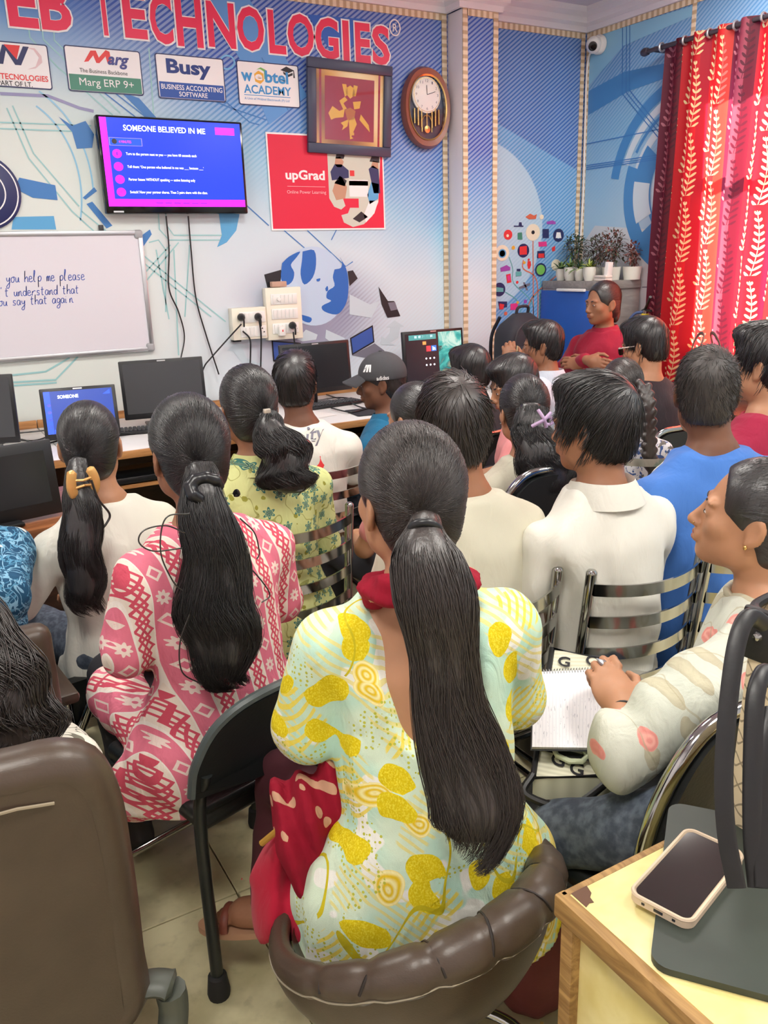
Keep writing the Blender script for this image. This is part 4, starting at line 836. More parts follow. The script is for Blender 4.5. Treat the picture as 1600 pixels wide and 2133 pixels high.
def bush(x, y, rx, rz_, zc, mats, label, n=260):
    e = empty('foliage_plant', (x, y, 1.411)); tag(e, label, 'plant', 'bushy plants on the cabinet')
    MB().lathe([(0, 0), (.05, 0), (.06, .08), (.055, .08), (0, .07)], n=16).build('pot', M('white_glaze', (226, 226, 216), .3), e)
    m = MB()
    for i in range(9): a = i*.7; m.tube([(0, 0, .07), (rx*.5*math.cos(a), rx*.4*math.sin(a), zc), (rx*.8*math.cos(a), rx*.6*math.sin(a), zc+rz_*.7*math.cos(i))], .002, 4)
    m.build('stems', LEAFM[5], e)
    mbs = [MB() for _ in mats]
    for i in range(n):
        v = Vector((random.gauss(0, 1), random.gauss(0, 1), random.gauss(0, 1))).normalized()*(random.random()**.4)
        leafblade(mbs[i % len(mats)], (v.x*rx, v.y*rx*.7, zc+v.z*rz_), (v.x+random.uniform(-.6, .6), v.y+random.uniform(-.6, .6), v.z+random.uniform(-.4, .8)), random.uniform(.018, .032), .0065, .3)
    for mb, mt in zip(mbs, mats): o = mb.build('foliage', mt, e, 0, False); o['kind'] = 'stuff'
bush(4.06, 4.44, .09, .09, .21, [LEAFM[3], LEAFM[0], LEAFM[3]], 'grey green bushy plant behind the small pots'); bush(4.075, 4.26, .085, .085, .19, [LEAFM[5], LEAFM[3]], 'brownish bushy plant at the middle of the cabinet top'); bush(4.04, 4.075, .105, .115, .20, [LEAFM[3], LEAFM[5], LEAFM[4]], 'big reddish grey bush at the right of the cabinet top', 420); bush(4.13, 3.985, .05, .08, .16, [LEAFM[4], LEAFM[4]], 'small rust red plant at the right end of the cabinet top', 160)
b = empty('book_pile', (3.925, 4.03, 1.411), 1.4); tag(b, 'white books lying flat on the cabinet before the bush', 'books')
for k in range(2): MB().box((0, 0, .008+.018*k), (.13, .05, .015), .002).build('book', M('cream_paper', (236, 228, 218), .6), b)
o = MB().box((3.93, 3.94+.05, 1.411+.055), (.04, .03, .11), .002, rot=rotm(x=.12)).build('white_block', WHITEP); tag(o, 'white stand leaning at the right end of the books', 'stand'); o.location.z = .003
# fire extinguisher on the curtain wall
fx0 = empty('fire_extinguisher', (4.07, 3.80, .80)); tag(fx0, 'red fire extinguisher with black lever under the curtain', 'extinguisher')
FR = M('extinguisher_red', (196, 28, 40), .3)
MB().lathe([(0, 0), (.06, 0), (.065, .01), (.065, .30), (.05, .345), (.022, .365), (.02, .38), (0, .38)], n=24).build('cylinder', FR, fx0); MB().lathe([(.024, .375), (.026, .40), (.02, .41), (0, .41)], n=16).build('collar', M('yellow_plastic', (226, 200, 40), .4), fx0)
MB().lathe([(0, .40), (.016, .40), (.016, .43), (0, .43)], n=12).build('valve', CHROME, fx0); MB().tube(cr([(.03, .05, .425), (0, 0, .44), (-.04, -.06, .49), (-.06, -.09, .515)], 5), .009, 8).build('lever', BLK, fx0); MB().tube([(0, 0, .43), (-.03, -.075, .43)], .007, 8).build('carry_handle', BLK, fx0); MB().tube(cr([(0, .01, .42), (-.04, .06, .40), (-.08, .10, .28), (-.08, .09, .1)], 6), .009, 8).build('hose', M('hose_blue', (60, 84, 130), .5), fx0)
MB().box((.095, 0, .2), (.06, .05, .3), .004).build('wall_bracket', DKG, fx0)
# handbag on a side table below the curtain
st = empty('side_table', (3.90, 3.00, 0)); tag(st, 'low dark table under the window curtain', 'table'); MB().box((0, 0, .74), (.42, .9, .03), .003).build('table_top', DARKW, st)
for a in (-1, 1):
    for b_ in (-1, 1): MB().box((a*.18, b_*.42, .36), (.04, .04, .72), .003).build('leg', DARKW, st)
OLV = M('taupe_leather', (112, 98, 92), .5, bump=(140, .1)); hb = empty('handbag', (3.80, 3.10, .757), .9); tag(hb, 'taupe leather handbag with twin handles under the curtain', 'handbag')
m = MB()
def hbs(u, v): a = u*2*PI; k = 1-.12*v; return (math.copysign(abs(math.cos(a))**.5, math.cos(a))*.19*k, math.copysign(abs(math.sin(a))**.6, math.sin(a))*.075*(1-.45*v), v*.30)
m.grid(hbs, 32, 10, True); m.f.append(tuple(range(9*32, 10*32))); m.f.append(tuple(range(31, -1, -1))); m.build('body', OLV, hb, 50)
for s in (-1, 1): MB().tube(cr([(-.10, s*.06, .12), (-.095, s*.055, .30), (-.06, s*.03, .38), (.06, s*.03, .38), (.095, s*.055, .30), (.10, s*.06, .12)], 6), .010, 8, flat=((0, 1, 0), .4)).build('handle', OLV, hb)
text_mb('B', lambda a, b_, k: (a, -.066, b_), -.02, .19, .02, .24, .02).build('emblem', alu, hb, 0)

# ------------------------------------------------------------------ chairs
def steel_chair(x, y, rz, label, slats=4, w_=.38):
    e = empty('steel_chair', (x, y, 0), rz); tag(e, label, 'chair', 'chrome ladder back chairs'); h = w_/2
    for s in (-1, 1):
        MB().tube(cr([(s*h, -.26, .012), (s*h, -.22, .44), (s*h, -.225, .60), (s*h, -.255, .86)], 6), .0135, 12).build('back_post', CHROME, e)
        MB().lathe([(.0135, 0), (.0135, .004), (.009, .010), (0, .012)], (s*h, -.255, .858), 12).build('post_cap', CHROME, e)
        MB().tube(cr([(s*h, .22, .012), (s*h, .19, .44)], 4), .0135, 12).build('leg', CHROME, e)
        for yy in (-.26, .22): MB().lathe([(0, 0), (.017, 0), (.017, .025), (.0135, .03), (0, .03)], (s*h, yy, 0), 12).build('foot', RUB, e)
        MB().tube([(s*h, -.235, .25), (s*h, .205, .25)], .009, 8).build('side_stretcher', CHROME, e)
    for i in range(slats):
        z = .82-i*.085
        def fn(u, v, z=z):
            a = (u-.5)*2; bow = .055*(1-a*a); return (a*h, -.24-.03*(z-.6)/.25-bow, z-.015+.030*v-.012*(1-a*a))
        m = MB(); m.grid(fn, 15, 4)
        n0 = len(m.v); m.v += [(p[0], p[1]+.006, p[2]) for p in m.v[:n0]]; fs = list(m.f); m.f += [tuple(reversed([k+n0 for k in f])) for f in fs]
        for k in range(14): m.f += [(k, k+1, n0+k+1, n0+k), (45+k, 45+k+1, n0+45+k+1, n0+45+k)]
        m.build('back_slat', CHROME, e, 50)
    MB().box((0, 0, .445), (w_+.02, .43, .045), .018, seg=3).build('seat', REX, e); MB().tube([(-h, -.22, .42), (h, -.22, .42)], .010, 8).build('rail', CHROME, e); MB().tube([(-h, .19, .42), (h, .19, .42)], .010, 8).build('rail', CHROME, e)
    return e
def padded_chair(x, y, rz, label, w_=.44, top=.84, name='padded_chair'):
    """chrome tube arch back with a black pad"""
    e = empty(name, (x, y, 0), rz); tag(e, label, 'chair'); h = w_/2
    MB().tube(cr([(-h, -.22, .012), (-h, -.2, .45), (-h+.01, -.215, top-.16), (-h+.09, -.235, top-.02), (0, -.24, top), (h-.09, -.235, top-.02), (h-.01, -.215, top-.16), (h, -.2, .45), (h, -.22, .012)], 8), .014, 12).build('tube_frame', CHROME, e)
    P = cr([(-h+.012, .50), (-h+.02, top-.16), (-h+.10, top-.035), (0, top-.016), (h-.10, top-.035), (h-.02, top-.16), (h-.012, .50)], 6)
    MB().prism([tuple(p) for p in P], lambda a, b_, k: (a, -.205-.03*(b_-.5)/.3-.018+k, b_), .036).build('back_pad', REX, e)
    for s in (-1, 1):
        MB().tube([(s*h, .2, .012), (s*h, .18, .43)], .013, 10).build('leg', CHROME, e)
        for yy in (-.22, .2): MB().lathe([(0, 0), (.017, 0), (.017, .025), (0, .03)], (s*h, yy, 0), 12).build('foot', RUB, e)
    MB().box((0, 0, .445), (w_, .43, .05), .02, seg=3).build('seat', REX, e); return e
steel_chair(.93, 2.44, 0, 'chrome slatted chair under the girl in lime floral kurta'); steel_chair(1.505, 1.60, 0, 'chrome slatted chair of the white shirt boy'); steel_chair(1.075, 1.66, 0, 'chrome slatted chair between the yellow kurta and the white shirt'); steel_chair(1.86, 1.54, -.05, 'chrome slatted chair of the blue T-shirt man')
steel_chair(1.36, 3.05, -.1, 'chrome slatted chair of the boy in printed white T-shirt'); steel_chair(2.53, 2.46, -.2, 'chrome slatted chair of the braided girl')
padded_chair(1.84, 2.28, -.1, 'chrome framed black chair of the girl with lilac clip', top=.90); padded_chair(1.16, 1.035, .05, 'chrome arched chair with black back beside the cream desk', .46, .83); padded_chair(.42, 2.45, .15, 'chrome framed low chair of the girl with claw clip', .42, .50)
padded_chair(1.83, 3.20, .6, 'chrome framed chair of the capped man'); padded_chair(2.42, 1.76, 0, 'chrome framed chair of the maroon shirt man', .42, .80); padded_chair(2.88, 3.40, .6, 'chrome framed chair of the man holding a pen'); padded_chair(3.02, 2.83, 0, 'chrome framed chair of the man in sunglasses', .42, .80); padded_chair(2.24, 2.80, .5, 'chrome framed chair of the fringed girl', .42, .75); padded_chair(2.43, 3.46, .2, 'chrome framed chair of the boy near the lit monitor', .42, .75)
# black folding chair of the pink kurta girl
fc = empty('folding_chair', (.534, 1.755, 0), math.radians(15)); tag(fc, 'black metal folding chair under the pink kurta girl', 'chair'); FB = M('black_enamel', (30, 34, 34), .35)
for s in (-1, 1):
    MB().tube(cr([(s*.21, -.21, .03), (s*.205, -.20, .45), (s*.20, -.235, .58)], 6), .014, 12).build('rear_leg', FB, fc); MB().tube(cr([(s*.21, .21, .03), (s*.205, .18, .43)], 4), .014, 12).build('leg', FB, fc)
    for yy in (-.21, .21): MB().lathe([(0, 0), (.024, 0), (.026, .012), (.021, .055), (.015, .06), (0, .06)], (s*.21, yy, 0), 16).build('foot', RUB, fc)
for yy, z in ((.207, .13),): MB().tube([(-.21, yy, z), (.21, yy, z)], .010, 10).build('stretcher', CHROME, fc)
MB().tube([(-.2, -.2, .47), (.2, -.2, .47)], .010, 10).build('rail', FB, fc)
P = cr([(-.225, .525), (-.215, .60), (-.17, .685), (-.08, .725), (.08, .725), (.17, .685), (.215, .60), (.225, .525), (.1, .535), (-.1, .535)], 5)
MB().prism([tuple(p) for p in P], lambda a, b_, k: (a, -.225-.12*(b_-.5)-.05*(1-(a/.22)**2)+k, b_), .03).build('back_pad', REX, fc, 60)
MB().tube([(p[0], -.212-.12*(p[1]-.5)-.05*(1-(p[0]/.226)**2), p[1]) for p in cr([(-.226, .53), (-.216, .605), (-.17, .69), (-.08, .732), (.08, .732), (.17, .69), (.216, .605), (.226, .53)], 5)], .011, 8).build('back_rim', M('worn_enamel', (82, 92, 92), .4, var=.3), fc)
MB().box((0, 0, .445), (.42, .42, .05), .02, seg=3).build('seat', REX, fc)
# brown bucket stool
BRL = NT('brown_leather'); lx0, ly0, lz0 = BRL.xyz(); ln = BRL.noise(None, 120, 3); BRL.base(BRL.mix(BRL.noise(None, 5, 3), srgb(58, 46, 38), srgb(82, 68, 56))).set(rough=.36); BRL.bump(ln, .12, .002)
bs = empty('bucket_stool', (.605, 1.03, 0), math.radians(10)); tag(bs, 'brown leather bucket stool under the girl in yellow kurta', 'stool')
def rimz(a): c = (1-math.cos(a))/2; return .455+.165*c**1.6                   # a = 0 in front
def rimr(a): c = (1-math.cos(a))/2; return .235+.03*c
def shell(u, v, inner=False):
    a = u*2*PI; r1, z1 = rimr(a)-(.04 if inner else 0), rimz(a)-(.0 if inner else .0); zb = .335 if not inner else .42
    t = v; k = math.sin(t*PI/2)**.75; r = (.05 if not inner else .001)+(r1-.05)*k if not inner else r1*k
    z = zb+(z1-zb)*(1-math.cos(t*PI/2))**(.9 if not inner else 1.6)
    return (r*math.sin(a), r*math.cos(a)*.95, z)
m = MB(); m.grid(lambda u, v: shell(u, v), 56, 14, True); m.f.append(tuple(range(55, -1, -1))); m.build('outer_shell', BRL.m, bs, 60)
MB().grid(lambda u, v: shell(u, v, True), 56, 12, True).build('seat_pad', BRL.m, bs, 60)
SEAM = [PI*(.60+.80*k/7) for k in range(8)]
def rimrad(a): c = (1-math.cos(a))/2; return (.014+.026*c**1.5)*(1-.16*sum(math.exp(-((a-q)/.045)**2) for q in SEAM))
def rimpt(a, ph, off=.001): r = rimr(a)-.018+math.cos(ph)*(rimrad(a)+off); return (r*math.sin(a), r*math.cos(a)*.95, rimz(a)+math.sin(ph)*(rimrad(a)+off))
MB().tube([rimpt(2*PI*i/160, 0, -rimrad(2*PI*i/160)) for i in range(160)], [rimrad(2*PI*i/160) for i in range(160)], 12, closed=True).build('padded_rim', BRL.m, bs, 70)
for k, q in enumerate(SEAM): MB().tube([rimpt(q+.10*(t-.5)*(1 if k % 2 else -1), PI*(.9*t+.05), .0004) for t in np.linspace(0, 1, 9)], .0024, 5).build('rim_seam', M('seam_dark', (34, 26, 22), .6), bs)
MB().tube([rimpt(a, -.35, .0005) for a in np.linspace(PI*.35, PI*1.65, 60)], .0016, 5).build('stitching', M('thread_tan', (150, 140, 120), .7), bs)
MB().lathe([(.028, .06), (.028, .34), (.045, .345), (.045, .35), (0, .35)], n=20).build('gas_column', CHROME, bs); MB().lathe([(0, 0), (.19, 0), (.2, .012), (.12, .03), (.045, .045), (.035, .075), (0, .075)], n=36).build('base_disc', CHROME, bs)
MB().tube(cr([(-.03, 0, .22), (-.12, -.05, .22), (-.15, -.14, .215), (-.08, -.20, .21), (.08, -.20, .21), (.15, -.14, .215), (.12, -.05, .22), (.03, 0, .22)], 7), .010, 10).build('foot_rest', CHROME, bs)
# brown office chair at left
oc = empty('office_chair', (-.065, 1.33, 0), math.radians(-15)); tag(oc, 'brown leather office chair back at the lower left edge', 'chair')
def ocb(u, v):
    a = (u-.5)*2; z = .47+.485*v; wd = (.27-.03*max(0, v-.6)-.015*(1-v)); return (a*wd, -.235-.05*v-.035*(1-a*a)*0-.03*(abs(a)**3)*-1+0, z-.03*max(0, abs(a)-.75)*4*max(0, v-.8)*2)
m = MB(); m.grid(ocb, 24, 16); n0 = len(m.v); m.v += [(p[0]*.97, p[1]+.07, p[2]) for p in m.v[:n0]]; fs = list(m.f); m.f += [tuple(k+n0 for k in f) for f in fs]
bd = [i for i in range(24)]+[24*j+23 for j in range(1, 16)]+[24*15+i for i in range(22, -1, -1)]+[24*j for j in range(14, 0, -1)]
m.f += [(bd[k], bd[(k+1) % len(bd)], n0+bd[(k+1) % len(bd)], n0+bd[k]) for k in range(len(bd))]; m.build('backrest', BRL.m, oc, 60)
rimp = [(m.v[k][0], m.v[k][1]+.035, m.v[k][2]) for k in bd]
MB().tube(cr([rimp[k] for k in range(0, len(bd), 3)], 4), .036, 10, closed=False).build('padded_edge', BRL.m, oc, 70)
MB().tube([(p[0]*.93, p[1]-.038-.0*p[0], p[2]-.03) for p in rimp[39:60]], .0022, 5).build('piping', M('piping_tan', (150, 138, 116), .6), oc)
MB().box((0, 0, .42), (.5, .48, .1), .04, seg=3).build('seat', BRL.m, oc)
ARMG = M('arm_plastic', (72, 76, 68), .45)
for s in (-1, 1):
    pass
Ro = Matrix.Rotation(-oc.rotation_euler.z, 3, 'Z'); ol = lambda x, y, z: Ro @ Vector(atz(x, y, z)-np.array(oc.location))
A = [ol(110, 2140, .49), ol(170, 2105, .50), ol(240, 2070, .505), ol(315, 2048, .505), ol(362, 2052, .50)]; Pd = [ol(355, 2060, .49), ol(362, 2100, .45), ol(350, 2170, .40), ol(300, 2190, .38)]
for s in (1, -1):
    fx_ = lambda q: (q.x*s, q.y, q.z); MB().tube(cr([fx_(q) for q in A], 6), [.018]+[.026]*22+[.028, .018], 10, flat=((0, 0, 1), .55)).build('armrest', ARMG, oc); MB().tube(cr([fx_(q) for q in Pd], 5), .024, 10).build('arm_post', ARMG, oc)
MB().lathe([(.03, .08), (.03, .37), (0, .37)], n=16).build('gas_column', BLK, oc)
for k in range(5):
    a = 2*PI*k/5+.3; MB().tube([(0, 0, .10), (.28*math.cos(a), .28*math.sin(a), .075)], [.03, .018], 8).build('base_spoke', BLK, oc); MB().lathe([(0, -.01), (.028, -.01), (.028, .01), (0, .01)], (.28*math.cos(a), .28*math.sin(a), .03), 14, rotm(y=PI/2, z=a+PI/2)).build('castor', RUB, oc)
# chair behind the left edge for the blue floral sitter
ob_ = empty('office_chair', (-.08, 2.02, 0), .1); tag(ob_, 'brown padded chair under the blue floral sleeve', 'chair'); MB().box((0, 0, .42), (.5, .48, .09), .04, seg=3).build('seat', BRL.m, ob_); MB().box((0, -.26, .68), (.48, .07, .36), .03, seg=3).build('backrest', BRL.m, ob_)
MB().box((.28, .0, .60), (.06, .28, .03), .012).build('armrest', BRL.m, ob_); MB().tube([(.27, 0, .59), (.25, 0, .42)], .02, 8).build('arm_post', BLK, ob_); MB().lathe([(.03, .06), (.03, .38), (0, .38)], n=14).build('gas_column', BLK, ob_); MB().lathe([(0, 0), (.24, 0), (.24, .02), (.04, .06), (0, .06)], n=20).build('base', BLK, ob_)

# ------------------------------------------------------------------ cream desk with phone, folder and tote
cd = empty('cream_desk', (1.10, .30, 0)); tag(cd, 'cream laminate desk with worn wooden edging in the right foreground', 'desk')
CRML = NT('cream_laminate'); cn = CRML.noise(None, 9, 4); CRML.base(CRML.mix(cn.step(.35, .7), srgb(216, 200, 128), srgb(232, 220, 160))).set(rough=.4)
EW = wood('worn_edge', (126, 92, 48), (178, 140, 84), 10, 'y', .5)
MB().box((0, 0, .765), (.93, .726, .028), .001).build('desk_top', CRML.m, cd); MB().box((-.4725, 0, .762), (.018, .75, .034), .003).build('edge_strip', EW, cd); MB().box((0, .3685, .762), (.95, .011, .034), .003).build('edge_strip', EW, cd)
MB().box((-.452, .0, .375), (.018, .70, .75), .001).build('side_panel', CRML.m, cd); MB().box((-.462, .355, .375), (.028, .022, .75), .002).build('corner_post', EW, cd); MB().box((.452, 0, .375), (.018, .70, .75), .001).build('side_panel', CRML.m, cd); MB().box((0, .33, .45), (.88, .016, .6), .001).build('modesty_panel', CRML.m, cd)
MB().prism([(-.463, .363), (-.463, .335), (-.455, .338), (-.449, .336), (-.447, .345), (-.440, .350), (-.436, .363)], lambda a, b_, k: (a, b_, .7792+k), .0006).build('chipped_corner', M('chip_brown', (96, 66, 48), .7), cd, 0)
fo = MB().prism(rounded(.235, .32, .022), lambda a, b_, k: (a, b_, k), .009).build('folder', M('dark_green_folder', (52, 60, 54), .45, var=.2)); fo.location = (.828, .53, .7795); fo.rotation_euler.z = math.radians(-52); tag(fo, 'dark green folder lying under the phone', 'folder')
ph = empty('phone', (.7745, .594, .7892), math.radians(-74)); tag(ph, 'smartphone in a beige case lying on the folder', 'phone')
MB().prism(rounded(.082, .168, .014, 6), lambda a, b_, k: (a, b_, k), .0105).build('case', M('beige_silicone', (206, 186, 160), .55), ph, 60); MB().prism(rounded(.072, .158, .010, 6), lambda a, b_, k: (a, b_, .0105+k), .0008).build('screen', M('phone_glass', (38, 36, 36), .08), ph, 0)
r_ = rounded(.079, .165, .013, 6); MB().tube([(a, b_, .0108) for a, b_ in r_], .0028, 6, closed=True).build('case_lip', M('beige_silicone', (206, 186, 160), .55), ph); MB().box((0, -.0842, .005), (.012, .001, .004), .0004).build('charging_port', BLACK, ph)
for dx in (-.02, .02): MB().box((dx, -.0842, .005), (.004, .001, .003)).build('speaker_hole', BLACK, ph)
# tote bag standing on the desk
CANV = NT('quilted_canvas'); qx, qy, qz = CANV.xyz(); hx_ = ((qz*90.)+((qx+qy)*95.).sin()*.9).sin(); hv = ((qz*90.)-((qx+qy)*95.).sin()*.9).sin()
ln2 = (hx_.ab() < .16).mx(hv.ab() < .16); CANV.base(CANV.mix(ln2*.7, srgb(214, 198, 164), srgb(92, 78, 58))).set(rough=.7)
tt = empty('tote_bag', (1.025, .612, .782), math.radians(6)); tag(tt, 'cream lattice tote bag with black leather straps at the right edge', 'handbag'); TBL = M('strap_leather', (24, 24, 26), .42, bump=(120, .06))
m = MB(); tw, td, th = .17, .06, .33
def tts(u, v): a = u*2*PI; return (math.copysign(abs(math.cos(a))**.35, math.cos(a))*tw*.62*(1-.06*v), math.copysign(abs(math.sin(a))**.35, math.sin(a))*td*(1-.1*v), .001+v*th)
m.grid(tts, 40, 10, True); m.f.append(tuple(range(39, -1, -1))); m.build('body', CANV.m, tt, 50)
MB().tube([tts(i/40, 1.) for i in range(40)], .007, 8, closed=True).build('rim', TBL, tt)
for s in (-1, 1): MB().box((-.098, s*.03, th-.03), (.012, .05, .075), .005).build('corner_patch', TBL, tt); MB().lathe([(0, 0), (.007, 0), (.005, .004), (0, .005)], (-.105, s*.03, th-.03), 10, rotm(y=-PI/2)).build('rivet', CHROME, tt)
tl = lambda x, y, d: tuple(Rt @ Vector(atd(x, y, d)-np.array(tt.location))); Rt = Matrix.Rotation(-tt.rotation_euler.z, 3, 'Z')
for pts in ([(1592, 1300, 1.0), (1560, 1285, .99), (1535, 1340, .975), (1516, 1480, .96), (1508, 1620, .95), (1514, 1740, .945), (1535, 1850, .94)], [(1610, 1420, 1.0), (1592, 1400, .99), (1574, 1450, .97), (1568, 1580, .955), (1568, 1740, .945), (1578, 1850, .94)], [(1610, 1480, .97), (1590, 1560, .955), (1585, 1700, .945), (1592, 1850, .935)]):
    MB().tube(cr([tl(*q) for q in pts], 8), .0105, 12, flat=((.85, .5, -.3), .16)).build('strap', TBL, tt, 60)
MB().tube([(-.06+.016*math.cos(a), -.07, .27+.02*math.sin(a)) for a in np.linspace(0, 2*PI, 17)[:-1]], .003, 6, closed=True).build('strap_ring', CHROME, tt)
MB().tube(cr([(-.075, -.064, .30), (-.05, -.072, .345), (.0, -.074, .36), (.05, -.07, .34)], 6), .009, 8, flat=((0, 1, 0), .4)).build('top_handle', TBL, tt)
# red pouch on the floor below the stool
rb = empty('drawstring_pouch', (.99, 1.13, 0), .3); tag(rb, 'dusky red soft pouch on the floor between stool and cream desk', 'bag'); RBM = M('dusky_red_cloth', (124, 58, 54), .7, bump=(40, .3), var=.2)
m = MB(); m.grid(lambda u, v: ((.11*(math.sin(PI*min(.98, .18+.8*v))**.7))*math.cos(u*2*PI)*(1+.06*math.sin(5*u*2*PI+v*5)), .09*(math.sin(PI*min(.98, .18+.8*v))**.7)*math.sin(u*2*PI)*(1+.05*math.sin(7*u*2*PI)), .30*v), 40, 14, True); m.f.append(tuple(range(39, -1, -1))); m.build('body', RBM, rb, 70)
MB().tube(cr([(-.1, -.08, .06), (-.14, -.10, .03), (-.15, -.12, .007), (-.13, -.13, .006)], 6), .004, 6).build('cord', M('cord_gold', (190, 160, 90), .6), rb)
bb = MB().box((0, 0, 0), (.05, .42, .035), .004).build('wooden_bar', BRW); bb.location = (1.17, 1.22, .018); bb.rotation_euler.z = .7; tag(bb, 'brown wooden bar lying on the floor behind the pouch', 'bar')
wbx = MB().box((0, 0, 0), (.30, .22, .012), .002).build('white_board_offcut', LAM); wbx.location = (1.34, .90, .007); wbx.rotation_euler.z = .4; tag(wbx, 'white laminate board lying on the floor by the cream desk', 'board')
# ------------------------------------------------------------------ smooth bodies: signed distance fields meshed by surface nets
f32 = np.float32
def v3(*a): return np.array(a, f32)
def smin(a, b, k):
    if k <= 0: return np.minimum(a, b)
    h = np.maximum(k-np.abs(a-b), 0)/k; return np.minimum(a, b)-h*h*k*.25
def smax(a, b, k): return -smin(-a, -b, k)
def s_cap(a, b, ra, rb):
    a, b = np.asarray(a, f32), np.asarray(b, f32); ba = b-a; L2 = float(ba @ ba)+1e-12
    def f(P):
        pa = P-a; t = np.clip(pa @ ba/L2, 0, 1); return np.linalg.norm(pa-t[:, None]*ba, axis=1)-(ra+(rb-ra)*t)
    return f, (a+b)/2, math.sqrt(L2)/2+max(ra, rb)
def s_ell(c, r, R=None):
    c, r = np.asarray(c, f32), np.asarray(r, f32); Rm = None if R is None else np.asarray(R, f32)
    def f(P):
        q = P-c
        if Rm is not None: q = q @ Rm
        k0 = np.linalg.norm(q/r, axis=1); k1 = np.linalg.norm(q/(r*r), axis=1)+1e-9; return k0*(k0-1)/k1
    return f, c, float(r.max())
def s_stack(rows):
    """rows of (z, cx, cy, a, b): an elliptic column with rounded ends"""
    A = np.array(rows, float); A = A[np.argsort(A[:, 0])]; z0, z1 = A[0, 0], A[-1, 0]
    zz = np.linspace(z0, z1, 60); cu_ = np.stack([np.interp(zz, A[:, 0], A[:, k]) for k in range(1, 5)], 1)
    for _ in range(3): cu_[1:-1] = (cu_[:-2]+2*cu_[1:-1]+cu_[2:])/4
    def f(P):
        z = np.clip(P[:, 2], z0, z1); c = [np.interp(z, zz, cu_[:, k]).astype(f32) for k in range(4)]
        dx, dy = P[:, 0]-c[0], P[:, 1]-c[1]
        k0 = np.sqrt((dx/c[2])**2+(dy/c[3])**2); g = np.sqrt((dx/c[2]**2)**2+(dy/c[3]**2)**2)+1e-6
        d = np.maximum(k0*(k0-1)/g, -np.minimum(c[2], c[3])); dz = np.maximum(z0-P[:, 2], P[:, 2]-z1); m = np.maximum(d, dz)
        return np.where(m < 0, m, np.sqrt(np.maximum(d, 0)**2+np.maximum(dz, 0)**2)).astype(f32)
    c = np.array([cu_[:, 0].mean(), cu_[:, 1].mean(), (z0+z1)/2], f32); return f, c, float((z1-z0)/2+A[:, 3:].max()+np.ptp(A[:, 2]))
def s_chain(pts, rad):
    return [s_cap(pts[i], pts[i+1], rad[i], rad[i+1]) for i in range(len(pts)-1)]
class Fld:
    def __init__(s): s.ops = []; s.warp = None
    def u(s, prim, k=.02): s.ops.append(('u', prim, k)); return s
    def us(s, prims, k=.02):
        for p in prims: s.u(p, k)
        return s
    def sub(s, prim, k=.005): s.ops.append(('s', prim, k)); return s
    def cut(s, fn, k=.004): s.ops.append(('i', (fn, None, None), k)); return s
    def frame(s, c, R):          # use this field as a primitive in another frame: centre c, rotation R (local -> outer)
        c = np.asarray(c, f32); Rm = np.asarray(R, f32); return (lambda P: s((P-c) @ Rm)), c, .19
    def __call__(s, P):
        d = None
        for op, (fn, c, R), k in s.ops:
            if c is None: e = fn(P)
            else:
                b = np.linalg.norm(P-c, axis=1)-R; near = b < .05; e = np.maximum(b, .03) if op == 'u' else np.maximum(b, .03)
                if near.any(): e = e.astype(f32); e[near] = fn(P[near])
            if op == 'u': d = e if d is None else smin(d, e, k)
            elif op == 's': d = smax(d, -e, k)
            else: d = smax(d, e, k)
        if s.warp is not None: d = d+s.warp(P)
        return d.astype(f32)
